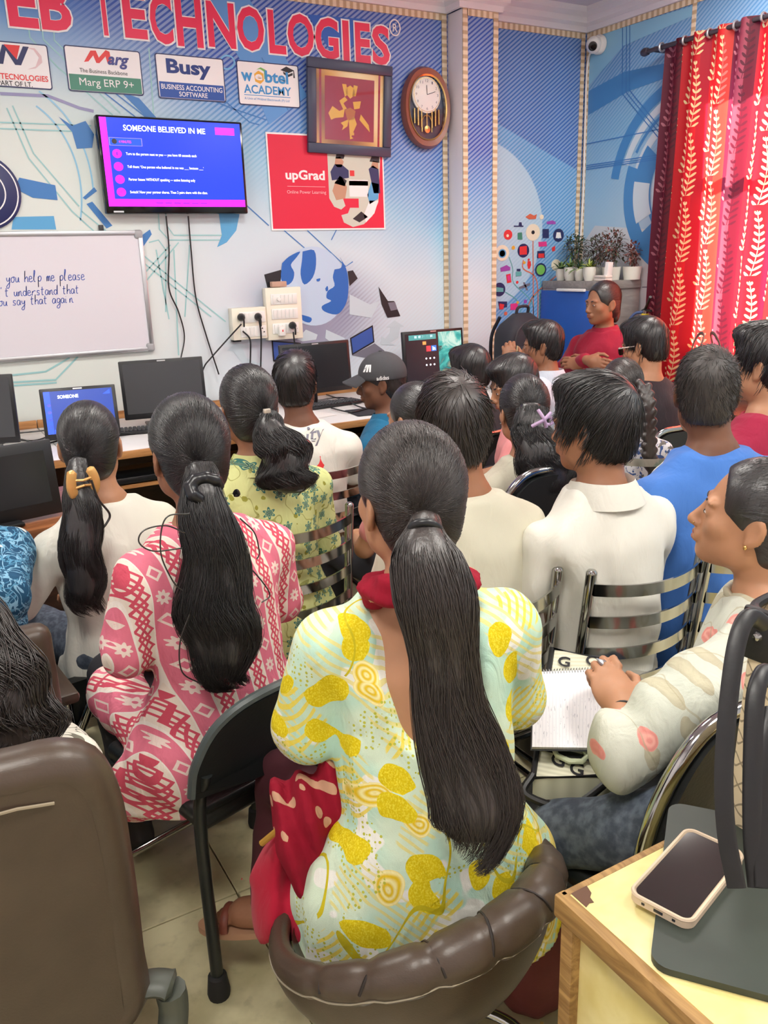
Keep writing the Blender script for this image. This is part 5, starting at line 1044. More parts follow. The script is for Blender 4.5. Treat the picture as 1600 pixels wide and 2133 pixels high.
def nets(fn, lo, hi, h, name='body'):
    B = 6; n = [int(math.ceil((hi[k]-lo[k])/h/B))*B+1 for k in range(3)]
    ax = [np.arange(n[k], dtype=f32)*h+lo[k] for k in range(3)]
    nb = [(n[k]-1)//B for k in range(3)]
    bc = np.stack(np.meshgrid(*[ax[k][:-1:B][:nb[k]]+B*h/2 for k in range(3)], indexing='ij'), -1).reshape(-1, 3).astype(f32)
    d = fn(bc); act = np.abs(d) < B*h*.866*1.5+.012
    V = np.empty(n, f32); sg = np.where(d < 0, -1., 1.).astype(f32).reshape(nb)
    V[:-1, :-1, :-1] = np.repeat(np.repeat(np.repeat(sg, B, 0), B, 1), B, 2); V[-1] = 1; V[:, -1] = 1; V[:, :, -1] = 1
    ids = np.argwhere(act.reshape(nb)); off = np.stack(np.meshgrid(*[np.arange(B+1)]*3, indexing='ij'), -1).reshape(-1, 3)
    for ch in range(0, len(ids), 400):
        I = (ids[ch:ch+400, None, :]*B+off[None]).reshape(-1, 3)
        P = np.stack([ax[k][I[:, k]] for k in range(3)], 1); V[I[:, 0], I[:, 1], I[:, 2]] = fn(P)
    S = V < 0; c = np.zeros([k-1 for k in n], np.int8)
    for i in (0, 1):
        for j in (0, 1):
            for k in (0, 1): c += S[i:n[0]-1+i, j:n[1]-1+j, k:n[2]-1+k]
    cells = np.argwhere((c > 0) & (c < 8)); idx = np.full(c.shape, -1, np.int32); idx[cells[:, 0], cells[:, 1], cells[:, 2]] = np.arange(len(cells))
    pos = np.zeros((len(cells), 3)); cnt = np.zeros(len(cells))
    cor = [(i, j, k) for i in (0, 1) for j in (0, 1) for k in (0, 1)]
    val = {o: V[cells[:, 0]+o[0], cells[:, 1]+o[1], cells[:, 2]+o[2]] for o in cor}
    for a in cor:
        for x in range(3):
            if a[x] == 0:
                b = list(a); b[x] = 1; b = tuple(b); va, vb = val[a], val[b]; m = (va < 0) != (vb < 0)
                t = np.where(m, va/(va-vb+1e-20), 0); p = np.array(a, float)[None]+t[:, None]*(np.array(b, float)-np.array(a, float))[None]
                pos[m] += p[m]; cnt[m] += 1
    pos = (pos/np.maximum(cnt, 1)[:, None]+cells)*h+np.array(lo)
    Q = []
    for x in range(3):
        y, z = (x+1) % 3, (x+2) % 3
        sl0 = [slice(None)]*3; sl1 = [slice(None)]*3; sl0[x] = slice(0, n[x]-1); sl1[x] = slice(1, n[x])
        for k in (y, z): sl0[k] = slice(1, n[k]-1); sl1[k] = slice(1, n[k]-1)
        A, Bv = S[tuple(sl0)], S[tuple(sl1)]; e = np.argwhere(A != Bv)
        if not len(e): continue
        fl_ = A[e[:, 0], e[:, 1], e[:, 2]]; e = e.copy(); e[:, y] += 1; e[:, z] += 1
        def g(dy, dz): q = e.copy(); q[:, y] -= dy; q[:, z] -= dz; return idx[q[:, 0], q[:, 1], q[:, 2]]
        q = np.stack([g(1, 1), g(0, 1), g(0, 0), g(1, 0)], 1); q[~fl_] = q[~fl_][:, ::-1]; Q.append(q)
    Q = np.concatenate(Q) if Q else np.zeros((0, 4), int); Q = Q[(Q >= 0).all(1)]
    return np_mesh(name, pos, Q)
def field_obj(name, F, lo, hi, h, mat, parent):
    me = nets(F, lo, hi, h, name); me.materials.append(mat); return link(name, me, parent)
def strand_mesh(name, paths, r, mat, parent, taper=.25, sides=3):
    """many thin tubes: paths (S,K,3)"""
    P = np.asarray(paths, float); S, K, _ = P.shape
    T = np.gradient(P, axis=1); T /= np.linalg.norm(T, axis=2, keepdims=True)+1e-9
    a = np.array([.31, .77, .55]); N = np.cross(T, a); N /= np.linalg.norm(N, axis=2, keepdims=True)+1e-9; Bn = np.cross(T, N)
    t = np.linspace(0, 1, K); rad = np.asarray(r)*np.ones(S); R = rad[:, None]*(1-(1-taper)*t[None]**2)
    vs = [P+(N*math.cos(2*PI*k/sides)+Bn*math.sin(2*PI*k/sides))*R[..., None] for k in range(sides)]
    V = np.stack(vs, 2).reshape(-1, 3); base = (np.arange(S)*K*sides)[:, None, None]+(np.arange(K-1)*sides)[None, :, None]+np.arange(sides)[None, None]
    nx = (np.arange(S)*K*sides)[:, None, None]+(np.arange(K-1)*sides)[None, :, None]+((np.arange(sides)+1) % sides)[None, None]
    Q = np.stack([base, nx, nx+sides, base+sides], -1).reshape(-1, 4)
    me = np_mesh(name, V, Q); me.materials.append(mat); o = link(name, me, parent); o['kind'] = 'stuff'; return o
def hair_mat(name, c1, c2, rough=.34):
    if name in _mats: return _mats[name]
    t = NT(name); x, y, z = t.xyz(); n = t.noise(t.vec(x*260., y*260., z*14.), 1., 2)
    t.base(t.mix(n, srgb(c1), srgb(c2))).set(rough=rough, spec=.85); t.bump(n, .35, .002); _mats[name] = t.m; return t.m
HAIR = hair_mat('black_hair', (12, 11, 13), (40, 36, 37), .38); HAIRB = hair_mat('brown_black_hair', (20, 15, 14), (62, 52, 48), .40); HAIRS = hair_mat('cropped_hair', (24, 20, 19), (56, 47, 42), .55)
def skin(name, c):
    if name in _mats: return _mats[name]
    t = NT(name); n = t.noise(None, 24, 3); c0 = srgb(c); d = tuple(a*.86 for a in c0[:3])+(1,)
    t.base(t.mix(n, d, c0)).set(rough=.48, spec=.4, **{'Subsurface Weight': .08, 'Subsurface Radius': (.02, .008, .004), 'Subsurface Scale': .3}); t.bump(t.noise(None, 180, 2), .05, .002); _mats[name] = t.m; return t.m
SKN = {k: skin('skin_'+k, c) for k, c in dict(warm=(186, 136, 104), tan=(158, 110, 82), deep=(120, 80, 60), dark=(96, 64, 48), fair=(198, 148, 114)).items()}
def slerp(a, b, t):
    om = np.arccos(np.clip((a*b).sum(-1, keepdims=True), -1, 1)); so = np.sin(om)+1e-6; return (np.sin((1-t)*om)*a+np.sin(t*om)*b)/so
def unit(v): v = np.asarray(v, float); return v/(np.linalg.norm(v, axis=-1, keepdims=True)+1e-9)

# ---- head, in its own frame: +y the face, +z up, origin between the ears (metres)
def head_field(male=False, hs=1.0, beard=False):
    F = Fld(); j = 1.06 if male else 1.0
    F.u(s_ell((0, -.014, .034), (.073, .092, .086)), .01); F.u(s_ell((0, .028, -.020), (.060, .060, .078)), .03)
    F.u(s_ell((0, .034, -.072), (.040*j, .042, .036)), .03); F.u(s_ell((0, .062, -.092), (.021*j, .017, .015)), .022)
    for s in (-1, 1):
        F.u(s_ell((s*.046*j, .006, -.058), (.018, .032, .030)), .03); F.u(s_ell((s*.041, .054, -.022), (.020, .020, .018)), .022)
        F.u(s_ell((s*.030, .080, .020), (.020, .010, .008)), .014)
        F.sub(s_ell((s*.031, .093, .002), (.017, .012, .0095)), .012)
        F.u(s_ell((s*.031, .0735, .000), (.0150, .0145, .0125)), .004)
        F.u(s_cap((s*.020, .0865, .0070), (s*.043, .0775, .0060), .0030, .0026), .004)
    F.u(s_cap((0, .083, .008), (0, .104, -.030), .0075, .0105), .012); F.u(s_ell((0, .101, -.033), (.0115, .0105, .0095)), .006)
    for s in (-1, 1): F.u(s_ell((s*.0115, .094, -.036), (.0075, .009, .0065)), .006)
    F.u(s_ell((0, .086, -.058), (.024, .010, .013)), .012)
    F.u(s_cap((-.014, .0895, -.0555), (.014, .0895, -.0555), .0052, .0052), .005); F.u(s_cap((-.012, .0885, -.0655), (.012, .0885, -.0655), .0062, .0062), .005); F.sub(s_cap((-.021, .0965, -.0605), (.021, .0965, -.0605), .0016, .0016), .004)
    ca, sa = math.cos(.35), math.sin(.35)
    for s in (-1, 1):
        R = np.array([[ca, s*sa, 0], [-s*sa, ca, 0], [0, 0, 1]]).T
        F.u(s_ell((s*.0765, -.012, -.004), (.0075, .019, .030), R), .007); F.u(s_ell((s*.0735, -.006, -.030), (.007, .010, .011), R), .006); F.sub(s_ell((s*.0855, -.006, -.002), (.007, .0105, .019), R), .006)
    return F
def hair_cap(style):
    H = Fld(); vol = {'sleek': 0., 'soft': .005, 'full': .012, 'short': .005, 'crop': .000, 'crew': .002, 'bowl': .006}[style]
    if style in ('crop', 'crew'): H.u(s_ell((0, -.015, .036+vol*.5), (.0785+vol*.3, .0985+vol*.4, .091+vol)), .01)
    else: H.u(s_ell((0, -.016, .036+vol*.6), (.081+vol*.6, .1015+vol*.7, .0935+vol)), .01)
    H.u(s_ell((0, -.050, -.030), (.064+vol*.3, .054+vol*.3, .066)), .03)
    if style in ('short', 'bowl', 'full'): H.u(s_ell((0, .045, .098), (.058, .052, .028)), .03)
    fz = {'bowl': -.034, 'short': -.024, 'crop': -.012, 'crew': -.016}.get(style, -.002); H.sub(s_ell((0, .118, fz), (.088, .078, .108 if fz < -.01 else .112)), .008)
    male = style in ('short', 'crop', 'crew')
    zc = -.078 if male else -.088
    H.cut(lambda P: (zc+np.where(P[:, 1] > -.03, (P[:, 1]+.03)*(.95 if male else .6), 0)-P[:, 2]).astype(f32), .012)
    for s in (-1, 1): H.sub(s_ell((s*.092, -.004, -.012), (.024, .026, .036)), .006) if style != 'full' else None
    return H
def trace(F, D, r0=.24, it=16):
    r = np.full(len(D), r0, f32); D = D.astype(f32)
    for _ in range(it): r = np.maximum(r-F(D*r[:, None])*.85, .02)
    return r
def cap_strands(H, S, n, tie=None, crown=None, L=.05, K=6, lift=.002, jit=.006, lim=None, fwd=0.):
    """strands lying on the hair cap: towards a tie point, or away from the crown"""
    D = unit(rng.normal(size=(n*3, 3))); D = D[D[:, 2] > -.62]
    rh, rs_ = trace(H, D), trace(S, D); ok = rh > rs_+.0015; D = D[ok][:n]
    t = np.linspace(0, 1, K)
    if tie is not None:
        T = unit(np.asarray(tie, float)); paths = np.stack([slerp(D, unit(T[None]+rng.normal(size=D.shape)*.025), np.full((len(D), 1), x*.96)) for x in t], 1)
    else:
        c = unit(np.asarray(crown, float)); g = D-c[None]+rng.normal(size=D.shape)*.10; g[:, 1] += fwd; g[:, 2] -= .15; g = g-D*(g*D).sum(1, keepdims=True); g = unit(g); sw = np.cross(D, g)*.35; g = unit(g+sw)
        LL = (L*(.6+.7*rng.random(len(D))))[:, None]/.1; paths = np.stack([unit(D+g*LL*x) for x in t], 1)
    U = lambda Q: np.minimum(H(Q), S(Q)+.0012)
    if tie is not None:
        fl0 = paths.reshape(-1, 3); rh0 = trace(H, fl0).reshape(paths.shape[:2]); rs0 = trace(S, fl0).reshape(paths.shape[:2]); paths = paths[(rh0 > rs0+.0005).all(1)]
    sh = paths.shape; flat = paths.reshape(-1, 3); r = trace(U, flat).reshape(sh[:2])
    lf = (rng.random(sh[0])[:, None]*lift)*(t[None] if tie is None else np.sin(PI*t)[None]*.45+.12)
    P = paths*(r+lf-.0006)[..., None]+rng.normal(size=(sh[0], 1, 3))*jit*t[None, :, None]*(.6 if tie is None else .12)
    return P
def pony_paths(pts, rad, n, K=22, wave=0., freq=3., flat=1.0, spread=1.0, side=None, endvar=.25):
    """strands along a spline with a radius per control point"""
    Cc = cr(np.asarray(pts, float), 10); Rr = np.interp(np.linspace(0, 1, len(Cc)), np.linspace(0, 1, len(rad)), rad)
    arc_ = np.linspace(0, 1, len(Cc)); sd_ = unit(np.asarray(side if side is not None else (1, 0, 0), float)); T = unit(np.gradient(Cc, axis=0)); Nn = unit(np.cross(T, sd_)); Sd = np.cross(Nn, T)
    nc = max(6, n//14); ci = rng.integers(0, nc, n); th = (rng.random(nc)*2*PI)[ci]+rng.normal(size=n)*.13; q = (np.sqrt(rng.random(nc))*.34+.70)[ci]+rng.normal(size=n)*.05; q = q*spread
    le = 1-endvar*(rng.random(nc)**1.3)[ci]-.06*rng.random(n); ph = (rng.random((nc, 2))*2*PI)[ci]+rng.normal(size=(n, 2))*.12; out = np.empty((n, K, 3))
    for k, x in enumerate(np.linspace(0, 1, K)):
        u = x*le; c = np.stack([np.interp(u, arc_, Cc[:, i]) for i in range(3)], 1); s_ = np.stack([np.interp(u, arc_, Sd[:, i]) for i in range(3)], 1); m_ = np.stack([np.interp(u, arc_, Nn[:, i]) for i in range(3)], 1); r = np.interp(u, arc_, Rr)
        a = th+.45*np.sin(u*5+ph[:, 0]); w1 = wave*np.sin(freq*2*PI*u+ph[:, 0]*.35)*(.3+u); w2 = wave*.6*np.sin(freq*2*PI*u*1.2+ph[:, 1]*.35)*(.3+u)
        out[:, k] = c+s_*((np.cos(a)*q*r)+w1)[:, None]+m_*((np.sin(a)*q*r*flat)+w2)[:, None]
    return out

# ---- hands: palm and five fingers; frame x across (towards the thumb), y along the fingers, z out of the back of the hand
def hand_prims(side, curl=.6, sp=1.0, sc_=1.0):
    s = side; out = [(s_ell((0, .045, 0), (.040, .050, .014)), .012), (s_cap((0, -.02, 0), (0, .02, 0), .026, .028), .02)]
    for i, (x, L, y0) in enumerate(((.029, .072, .085), (.010, .080, .090), (-.010, .074, .087), (-.028, .058, .078))):
        x *= s; a = 0.; p = np.array([x, y0, 0.]); d0 = x*.25*sp
        for k, f in enumerate((.45, .32, .23)):
            a += curl*(.55, .9, .7)[k]*(1+.08*i); q = p+L*f*np.array([d0, math.cos(a), -math.sin(a)]); r = (.0088, .0080, .0072)[k]*(1 if i < 3 else .88)
            out.append((s_cap(p, q, r, r*.93), .004)); p = q
    p0, p1, p2, p3 = (s*.024, .012, -.004), (s*.048, .036, -.012), (s*.056, .064, -.018-.012*curl), (s*.050, .086, -.024-.02*curl)
    out += [(s_cap(p0, p1, .014, .0115), .012), (s_cap(p1, p2, .0105, .0095), .004), (s_cap(p2, p3, .0092, .0080), .004)]
    return out
def frame_from(ydir, zhint):
    y = unit(ydir); z = np.asarray(zhint, float); z = unit(z-y*(z @ y)); x = np.cross(y, z); return np.stack([x, y, z], 1)
# ------------------------------------------------------------------ people
EYEW, IRIS, LIPM, LIPD = M('eye_white', (206, 198, 190), .45), M('iris', (26, 18, 15), .3), M('lips', (150, 84, 74), .4), M('lips_dark', (104, 62, 54), .45)
_capc = {}
def cap_mesh(style, male, mat, h=.005):
    key = (style, mat.name)
    if key not in _capc: me = nets(hair_cap(style), (-.14, -.17, -.13), (.14, .13, .19), h, 'hair'); me.materials.append(mat); _capc[key] = me
    return _capc[key]
_hf = {False: head_field(False), True: head_field(True)}
class Person: pass
def Rz3(a): c, s = math.cos(a), math.sin(a); return np.array([[c, -s, 0], [s, c, 0], [0, 0, 1.]])
def Rx3(a): c, s = math.cos(a), math.sin(a); return np.array([[1, 0, 0], [0, c, -s], [0, s, c.real]])
def Ry3(a): c, s = math.cos(a), math.sin(a); return np.array([[c, 0, s], [0, 1, 0], [-s, 0, c]])
JEANS = NT('dark_denim'); jn = JEANS.noise(None, 30, 4); JEANS.base(JEANS.mix(jn.step(.35, .7), srgb(58, 66, 80), srgb(92, 102, 116))).set(rough=.8); JEANS.bump(JEANS.noise(None, 300, 2), .2, .002); JEANS = JEANS.m
TROU = M('dark_trousers', (44, 44, 50), .8, bump=(200, .1)); PALETR = M('pale_trousers', (176, 172, 160), .8, bump=(200, .1)); SHOE = M('dark_shoe', (40, 34, 32), .5)
def cloth(name, c, var=.05, fold=.35):
    if name in _mats: return _mats[name]
    t = NT(name); x, y, z = t.xyz(); n = t.noise(t.vec(x*2.2, y*2.2, z), 9, 3, .5, .6); n2 = t.noise(None, 420, 2); c0 = srgb(c); d = tuple(v*(1-var) for v in c0[:3])+(1,)
    t.base(t.mix(n, d, c0)).set(rough=.8, spec=.25, **{'Sheen Weight': .1}); t.bump(n*1.+n2*.05, fold, .02); _mats[name] = t.m; return t.m
def person(label, head, rot=0., hz=0., hx=0., hr=0., male=False, sh=.45, lean=.03, sk='tan', wS=1., hs=1., hair='sleek', hmat=None, tie=None, strands=500, slen=.05, srad=.0011, pony=None, pony_n=0, pony_wave=0., pony_freq=3., pony_core=.78, pony_flat=1., lift=.003,
           top=None, sleeve='short', collar=None, scoop=None, infl=.0, hem=-.02, kurta=False, extra=(), legs='sit', pants=None, arms=None, hands=(.5, .5), hb=.007, hg=.009, wr=.0022, shoes=True, cap_on=True, strand_mat=None, fwd=.25, hem_a=1., puff=0., shd=None):
    p = Person(); W = atd(*head) if len(head) == 3 and head[0] > 20 or len(head) == 3 and head[1] > 20 else np.array(head)
    th = math.radians(rot); R = Rz3(th); hy = lean*.9+.035; hcz = W[2]-.132*hs
    root = np.array([W[0], W[1], 0])-R @ np.array([0, hy, 0]); root[2] = 0
    e = empty('person', root, th); tag(e, label, 'person'); p.e, p.R, p.root = e, R, root
    hc = np.array([0, hy, hcz]); nbz = hcz-.150*hs; k = (nbz-sh)/.565; p.hc, p.k, p.sh = hc, k, sh
    Rh = Rz3(math.radians(hz-rot)) @ Rx3(math.radians(hx)) @ Ry3(math.radians(hr)); p.Rh = Rh
    Z = lambda f: sh+f*k
    nb = np.array([0, lean*.92, Z(.575)]); sw = (.180 if male else .152)*wS; shz = nb[2]-(shd if shd is not None else (.122 if male else .110))
    S = [np.array([s*sw, lean*.85-.012, shz]) for s in (-1, 1)]
    L = lambda q: R.T @ (np.asarray(q, float)-root)              # world -> person
    p.L = L; p.px = lambda x, y, d: L(atd(x, y, d))
    def py(x, y, yl):                                             # pixel ray cut with a plane behind or before the person
        v = R.T @ ray(x, y); c = R.T @ (CO-root); return c+v*((yl-c[1])/v[1])
    p.py = py
    if arms is None: arms = [None, None]
    EL, WR = [], []
    for i, s in enumerate((-1, 1)):
        a = arms[i]
        if a is None: EL.append(np.array([s*(sw+.055), lean+.05, Z(.245)])); WR.append(np.array([s*.09, lean+.27, Z(.19)]))
        else: EL.append(np.asarray(a[0](p) if callable(a[0]) else a[0], float)); WR.append(np.asarray(a[1](p) if callable(a[1]) else a[1], float))
    p.EL, p.WR, p.S = EL, WR, S
    m_ = 1.14 if male else 1.0
    rows_f = [(-.02, .172, .150, .02), (.08, .165, .135, .01), (.22, .130, .100, 0), (.36, .146, .108, lean*.5+.008), (.45, .146, .098, lean*.68), (.52, .105, .078, lean*.83), (.558, .072, .062, lean*.9), (.578, .058, .054, lean*.92)]
    rows_m = [(-.02, .165, .140, .02), (.08, .160, .128, .01), (.22, .150, .112, 0), (.36, .168, .118, lean*.5+.005), (.45, .172, .108, lean*.68), (.52, .122, .084, lean*.83), (.558, .080, .068, lean*.9), (.578, .064, .058, lean*.92)]
    rows = rows_m if male else rows_f
    mkrows = lambda g, zlo, zhi: [(Z(f), 0, cy, a*wS+g, b*(.5+.5*wS)+g) for f, a, b, cy in rows if zlo <= f <= zhi]
    # --- skin: one continuous surface
    B = Fld(); B.u(_hf[male].frame(hc, Rh*1.0), .012)
    nk = hc+Rh @ np.array([0, -.022, -.062]); B.u(s_cap(nk, nb+np.array([0, -.004, .0]), .046*m_, .050*m_), .022)
    B.u(s_stack(mkrows(-.010, .2, .58)), .03)
    for i, s in enumerate((-1, 1)):
        B.u(s_cap(nb+np.array([s*.015, -.004, -.030]), S[i], .038*m_, .042*m_), .04); B.u(s_cap(S[i], EL[i], .043*m_, .034*m_), .015); B.u(s_cap(EL[i], WR[i], .034*m_, .023*m_), .012)
        fd = unit(WR[i]-EL[i]); 
        hd = fd if arms[i] is None or len(arms[i]) < 3 else unit(np.asarray(arms[i][2], float)); zh = np.array([0, .2, 1.]) if arms[i] is None or len(arms[i]) < 4 else np.asarray(arms[i][3], float)
        Hf = Fld()
        for pr, kk in hand_prims(s*-1, hands[i]): Hf.u(pr, kk)
        B.u(Hf.frame(WR[i]+hd*.018, frame_from(hd, zh)), .012)
    lo = np.minimum.reduce([hc-.16, *[x-.17 for x in WR], *[x-.08 for x in EL], *[x-.08 for x in S]]); hi = np.maximum.reduce([hc+.17, *[x+.17 for x in WR], *[x+.08 for x in EL], *[x+.08 for x in S]]); lo[1] = min(lo[1], -.17); hi[1] = max(hi[1], .17)
    p.B = B; p.body = field_obj('body', B, lo, hi, hb, SKN[sk], e)
    # --- face
    HM = Matrix([list(Rh[0])+[hc[0]], list(Rh[1])+[hc[1]], list(Rh[2])+[hc[2]], [0, 0, 0, 1]]); p.HM = HM
    def onhead(name, mb, mat, parent=None, smooth=60):
        o = mb.build(name, mat, e if parent is None else parent, smooth)
        if parent is None: o.matrix_local = HM
        return o
    p.onhead = onhead
    for s in (-1, 1):
        ey = onhead('eye', MB().ell((s*.031, .0764, -.0005), (.0126, .0127, .0060), n=14), EYEW); MB().ell((s*.031, .0836, -.0005), (.0060, .0064, .0058), n=12).build('iris', IRIS, ey)
        onhead('eyebrow', MB().tube(cr([(s*.014, .0897, .018), (s*.030, .0890, .0225), (s*.048, .0768, .0185)], 5), [.0018]+[.0030]*9+[.0012], 6, flat=((0, 1, 0), .6)), HAIR)
    onhead('lips', MB().ell((0, .0925, -.0555), (.0190, .0056, .0042), n=14).ell((0, .0915, -.0658), (.0165, .0064, .0054), n=14), LIPD if sk in ('deep', 'dark') or male else LIPM)
    # --- hair
    hm = hmat or HAIR
    ho = link('hair', cap_mesh(hair, male, hm), e); ho.matrix_local = HM; p.hair = ho
    if strands:
        Hc = hair_cap(hair)
        if tie is not None and pony: tie = unit(Rh.T @ ((p.px(*pony[0][:3]) if pony[0][2] > .5 else py(*pony[0][:3]))-hc))
        if tie is not None: sp = cap_strands(Hc, _hf[male], strands, tie=tie, K=9, lift=lift)
        else: sp = cap_strands(Hc, _hf[male], strands, crown=(0.15, -.55, .82), L=slen, K=5, lift=lift, fwd=fwd)
        strand_mesh('hair_strands', sp, srad, strand_mat or hm, ho)
    if pony:
        pts = [p.px(*q[:3]) if q[2] > .5 else py(*q[:3]) for q in pony]; rad = [q[3] for q in pony]; p.pony = pts
        PF_ = Fld(); cc_ = cr(np.array([list(a)+[b] for a, b in zip(pts, rad)]), 3); side = R.T @ CM[0]; fl_ = min(1., pony_flat*1.05)
        for q_ in ((0.,) if pony_flat > .85 else (-1., 0., 1.)):
            for i in range(int(len(cc_)*.8)):
                o0, o1 = side*q_*cc_[i][3]*(1-fl_)*.85, side*q_*cc_[i+1][3]*(1-fl_)*.85
                PF_.u(s_cap(cc_[i][:3]+o0, cc_[i+1][:3]+o1, cc_[i][3]*pony_core*fl_, cc_[i+1][3]*pony_core*fl_), .014)
        mx = max(rad); po_ = field_obj('ponytail', PF_, cc_[:, :3].min(0)-mx*1.2, cc_[:, :3].max(0)+mx*1.2, .0075, hm, e)
        strand_mesh('ponytail_strands', pony_paths(pts, rad, pony_n, wave=pony_wave, freq=pony_freq, flat=pony_flat, side=side), srad*1.05, hm, po_)
    # --- clothes
    if top is not None:
        g = .006+infl; G = Fld(); rr = mkrows(g, -.03 if hem <= -.02 else hem, .56)
        if kurta: rr = [(Z(-.02)-.03, 0, .03, .19*wS+g, .165+g)]+rr
        rr = [(r[0], r[1], r[2], r[3]*(hem_a if r[0] < Z(.1) else 1), r[4]) for r in rr]
        G.u(s_stack(rr), .02)
        sr = (.056 if male else .051)*(.9+.1*wS)+infl*.6+puff
        for i, s in enumerate((-1, 1)):
            G.u(s_cap(nb+np.array([s*.03, -.004, -.050]), S[i], .046*m_+infl*.3, .050*m_+infl*.5), .05)
            ax_ = EL[i]-S[i]
            if sleeve == 'short': G.u(s_cap(S[i], S[i]+ax_*.62, sr, sr*.98), .02)
            elif sleeve == 'elbow': G.u(s_cap(S[i], EL[i]+ax_*-.0, sr, sr*.94), .02); G.u(s_cap(EL[i], EL[i]+(WR[i]-EL[i])*.22, sr*.92, sr*.86), .02)
            elif sleeve == 'long': G.u(s_cap(S[i], EL[i], sr*.96, sr*.82), .02); G.u(s_cap(EL[i], EL[i]+(WR[i]-EL[i])*.93, sr*.80, sr*.62), .015)
        for pr in extra: G.u(pr(p) if callable(pr) else pr, .03)
        if scoop is not None: scoop(p, G)
        ph1, ph2 = rng.random(2)*6
        if wr: G.warp = lambda P: (wr*(np.sin(P[:, 2]*31+7*np.sin(P[:, 0]*9+ph1)+5*np.sin(P[:, 1]*11))*.6+np.sin(P[:, 2]*17+P[:, 0]*23+6*np.sin(P[:, 1]*13+ph2)))).astype(f32)
        pts = np.array(S+EL+[x for x in WR]+[(0, 0, Z(-.02)-.05)]); lo = pts.min(0)-.14; hi = pts.max(0)+.14; lo[1] = min(lo[1], -.24); hi[1] = max(hi[1], .22); lo[0] = min(lo[0], -.26); hi[0] = max(hi[0], .26)
        if extra: lo[:2] -= .12; hi[:2] += .25; lo[2] -= .22
        p.G = G; p.top = field_obj('kurta' if kurta else 'shirt', G, lo, hi, hg, top, e)
        ncz = nb[2]-.014
        if collar == 'crew':
            MB().tube([((.060*m_+infl)*math.cos(a), nb[1]-.004+(.058*m_+infl)*math.sin(a), ncz-.012+.012*math.cos(a+PI/2)*-1) for a in np.linspace(0, 2*PI, 33)[:-1]], .008, 8, closed=True).build('neckband', top, p.top, 70)
        elif collar == 'shirt':
            def cf(u, v):
                a = u*2*PI; r0 = .060*m_; b_ = (.002, .003, .008, .020, .036)[int(round(v*4))]; z_ = (-.02, .022, .032, .010, -.026)[int(round(v*4))]; bk = math.sin(a) < 0
                return ((r0+b_)*math.cos(a), nb[1]-.006+(r0+b_)*math.sin(a)*(1.02 if bk else 1.0), ncz+.004+z_-(0 if bk else .014*math.sin(a)))
            MB().grid(cf, 40, 5, True).build('collar', top, p.top, 70)
    # --- legs, trousers, shoes
    pm_ = pants or TROU
    if legs:
        T = Fld()
        if legs == 'stand': J = [[np.array([s*.085, .0, sh+.10]), np.array([s*.095, .02, .46]), np.array([s*.10, -.02, .10])] for s in (-1, 1)]
        elif legs == 'sit': J = [[np.array([s*.088, .03, sh+.085]), np.array([s*.12, .44, sh+.075]), np.array([s*.12, .40, .10])] for s in (-1, 1)]
        else: J = [[np.asarray(q, float) for q in leg] for leg in (legs(p) if callable(legs) else legs)]
        T.u(s_ell((0, .0, sh+.09), (.168*wS, .135, .10)), .02)
        for a, b, c in J: T.u(s_cap(a, b, .082, .058), .03); T.u(s_cap(b, c, .056, .044), .02)
        al = np.array([x for leg in J for x in leg]); T.warp = lambda P: (.0025*np.sin(P[:, 1]*40+P[:, 0]*22+5*np.sin(P[:, 2]*14))).astype(f32)
        field_obj('trousers', T, np.minimum(al.min(0)-.11, (-.2, -.16, 0)), np.maximum(al.max(0)+.11, (.2, .16, 0)), .013, pm_, e); p.J = J
        if shoes:
            for a, b, c in J:
                d = unit(np.array([c[0]-a[0], max(.2, b[1]-a[1]) if legs != 'stand' else 1., 0])); SF = Fld(); SF.u(s_cap((c[0], c[1]-.02, .045), (c[0]+d[0]*.14, c[1]+d[1]*.14, .032), .040, .030), .02); SF.u(s_cap((c[0], c[1], .05), (c[0], c[1], .11), .040, .046), .02); SF.cut(lambda P: (.004-P[:, 2]).astype(f32), .004)
                field_obj('shoe', SF, (c[0]-.1, c[1]-.1, -.01), (c[0]+.14, c[1]+.24, .17), .012, SHOE, e)
    return p
# ------------------------------------------------------------------ printed fabrics
def fabric(name, fn, rough=.8, fold=.5):
    t = NT(name); x, y, z = t.xyz(); c = fn(t, x, y, z); t.base(c).set(rough=rough, spec=.25); n = t.noise(t.vec(x*2., y*2., z), 11, 3, .5, .6); t.bump(n+t.noise(None, 400, 2)*.05, fold, .02); return t.m
def f_pink(t, x, y, z):
    u = (x+y*.35+(z-.9)*.10)/.088; v = z/.052; lu = u.fr(); lv = v.fr()-.5; alt = ((v.fl())*.5).fr() > .2
    med = lu < .52; mx_ = (lu-.26)/.26; r = (mx_*mx_+lv*lv*4.).sq(); an = (lv*2.).at2(mx_); pet = (an*8.).cos()*.12
    star = ((r+pet) < .55)*((r < .16)*-1.+1.); dia = ((mx_.ab()+lv.ab()*2.2) < .72)*((mx_.ab()+lv.ab()*2.2) > .42)
    band1 = t.mix(t.math('MULTIPLY', alt, star).mx((1.-alt)*dia), srgb(228, 122, 144), srgb(242, 220, 210)); edge = ((lu-.52).ab() < .025).mx((lu < .025))
    q = ((lu-.76)/.24); tri = ((z/.040).fr()-.5).ab()*2.; l1 = ((q.ab()-tri*.85).ab() < .17); l2 = ((q.ab()-(1.-tri)*.55).ab() < .15)
    band2 = t.mix(l1.mx(l2*(q.ab() < .9)), srgb(240, 226, 212), srgb(212, 84, 104)); c = t.mix(med, band2, band1); return t.mix(edge, c, srgb(244, 234, 224))
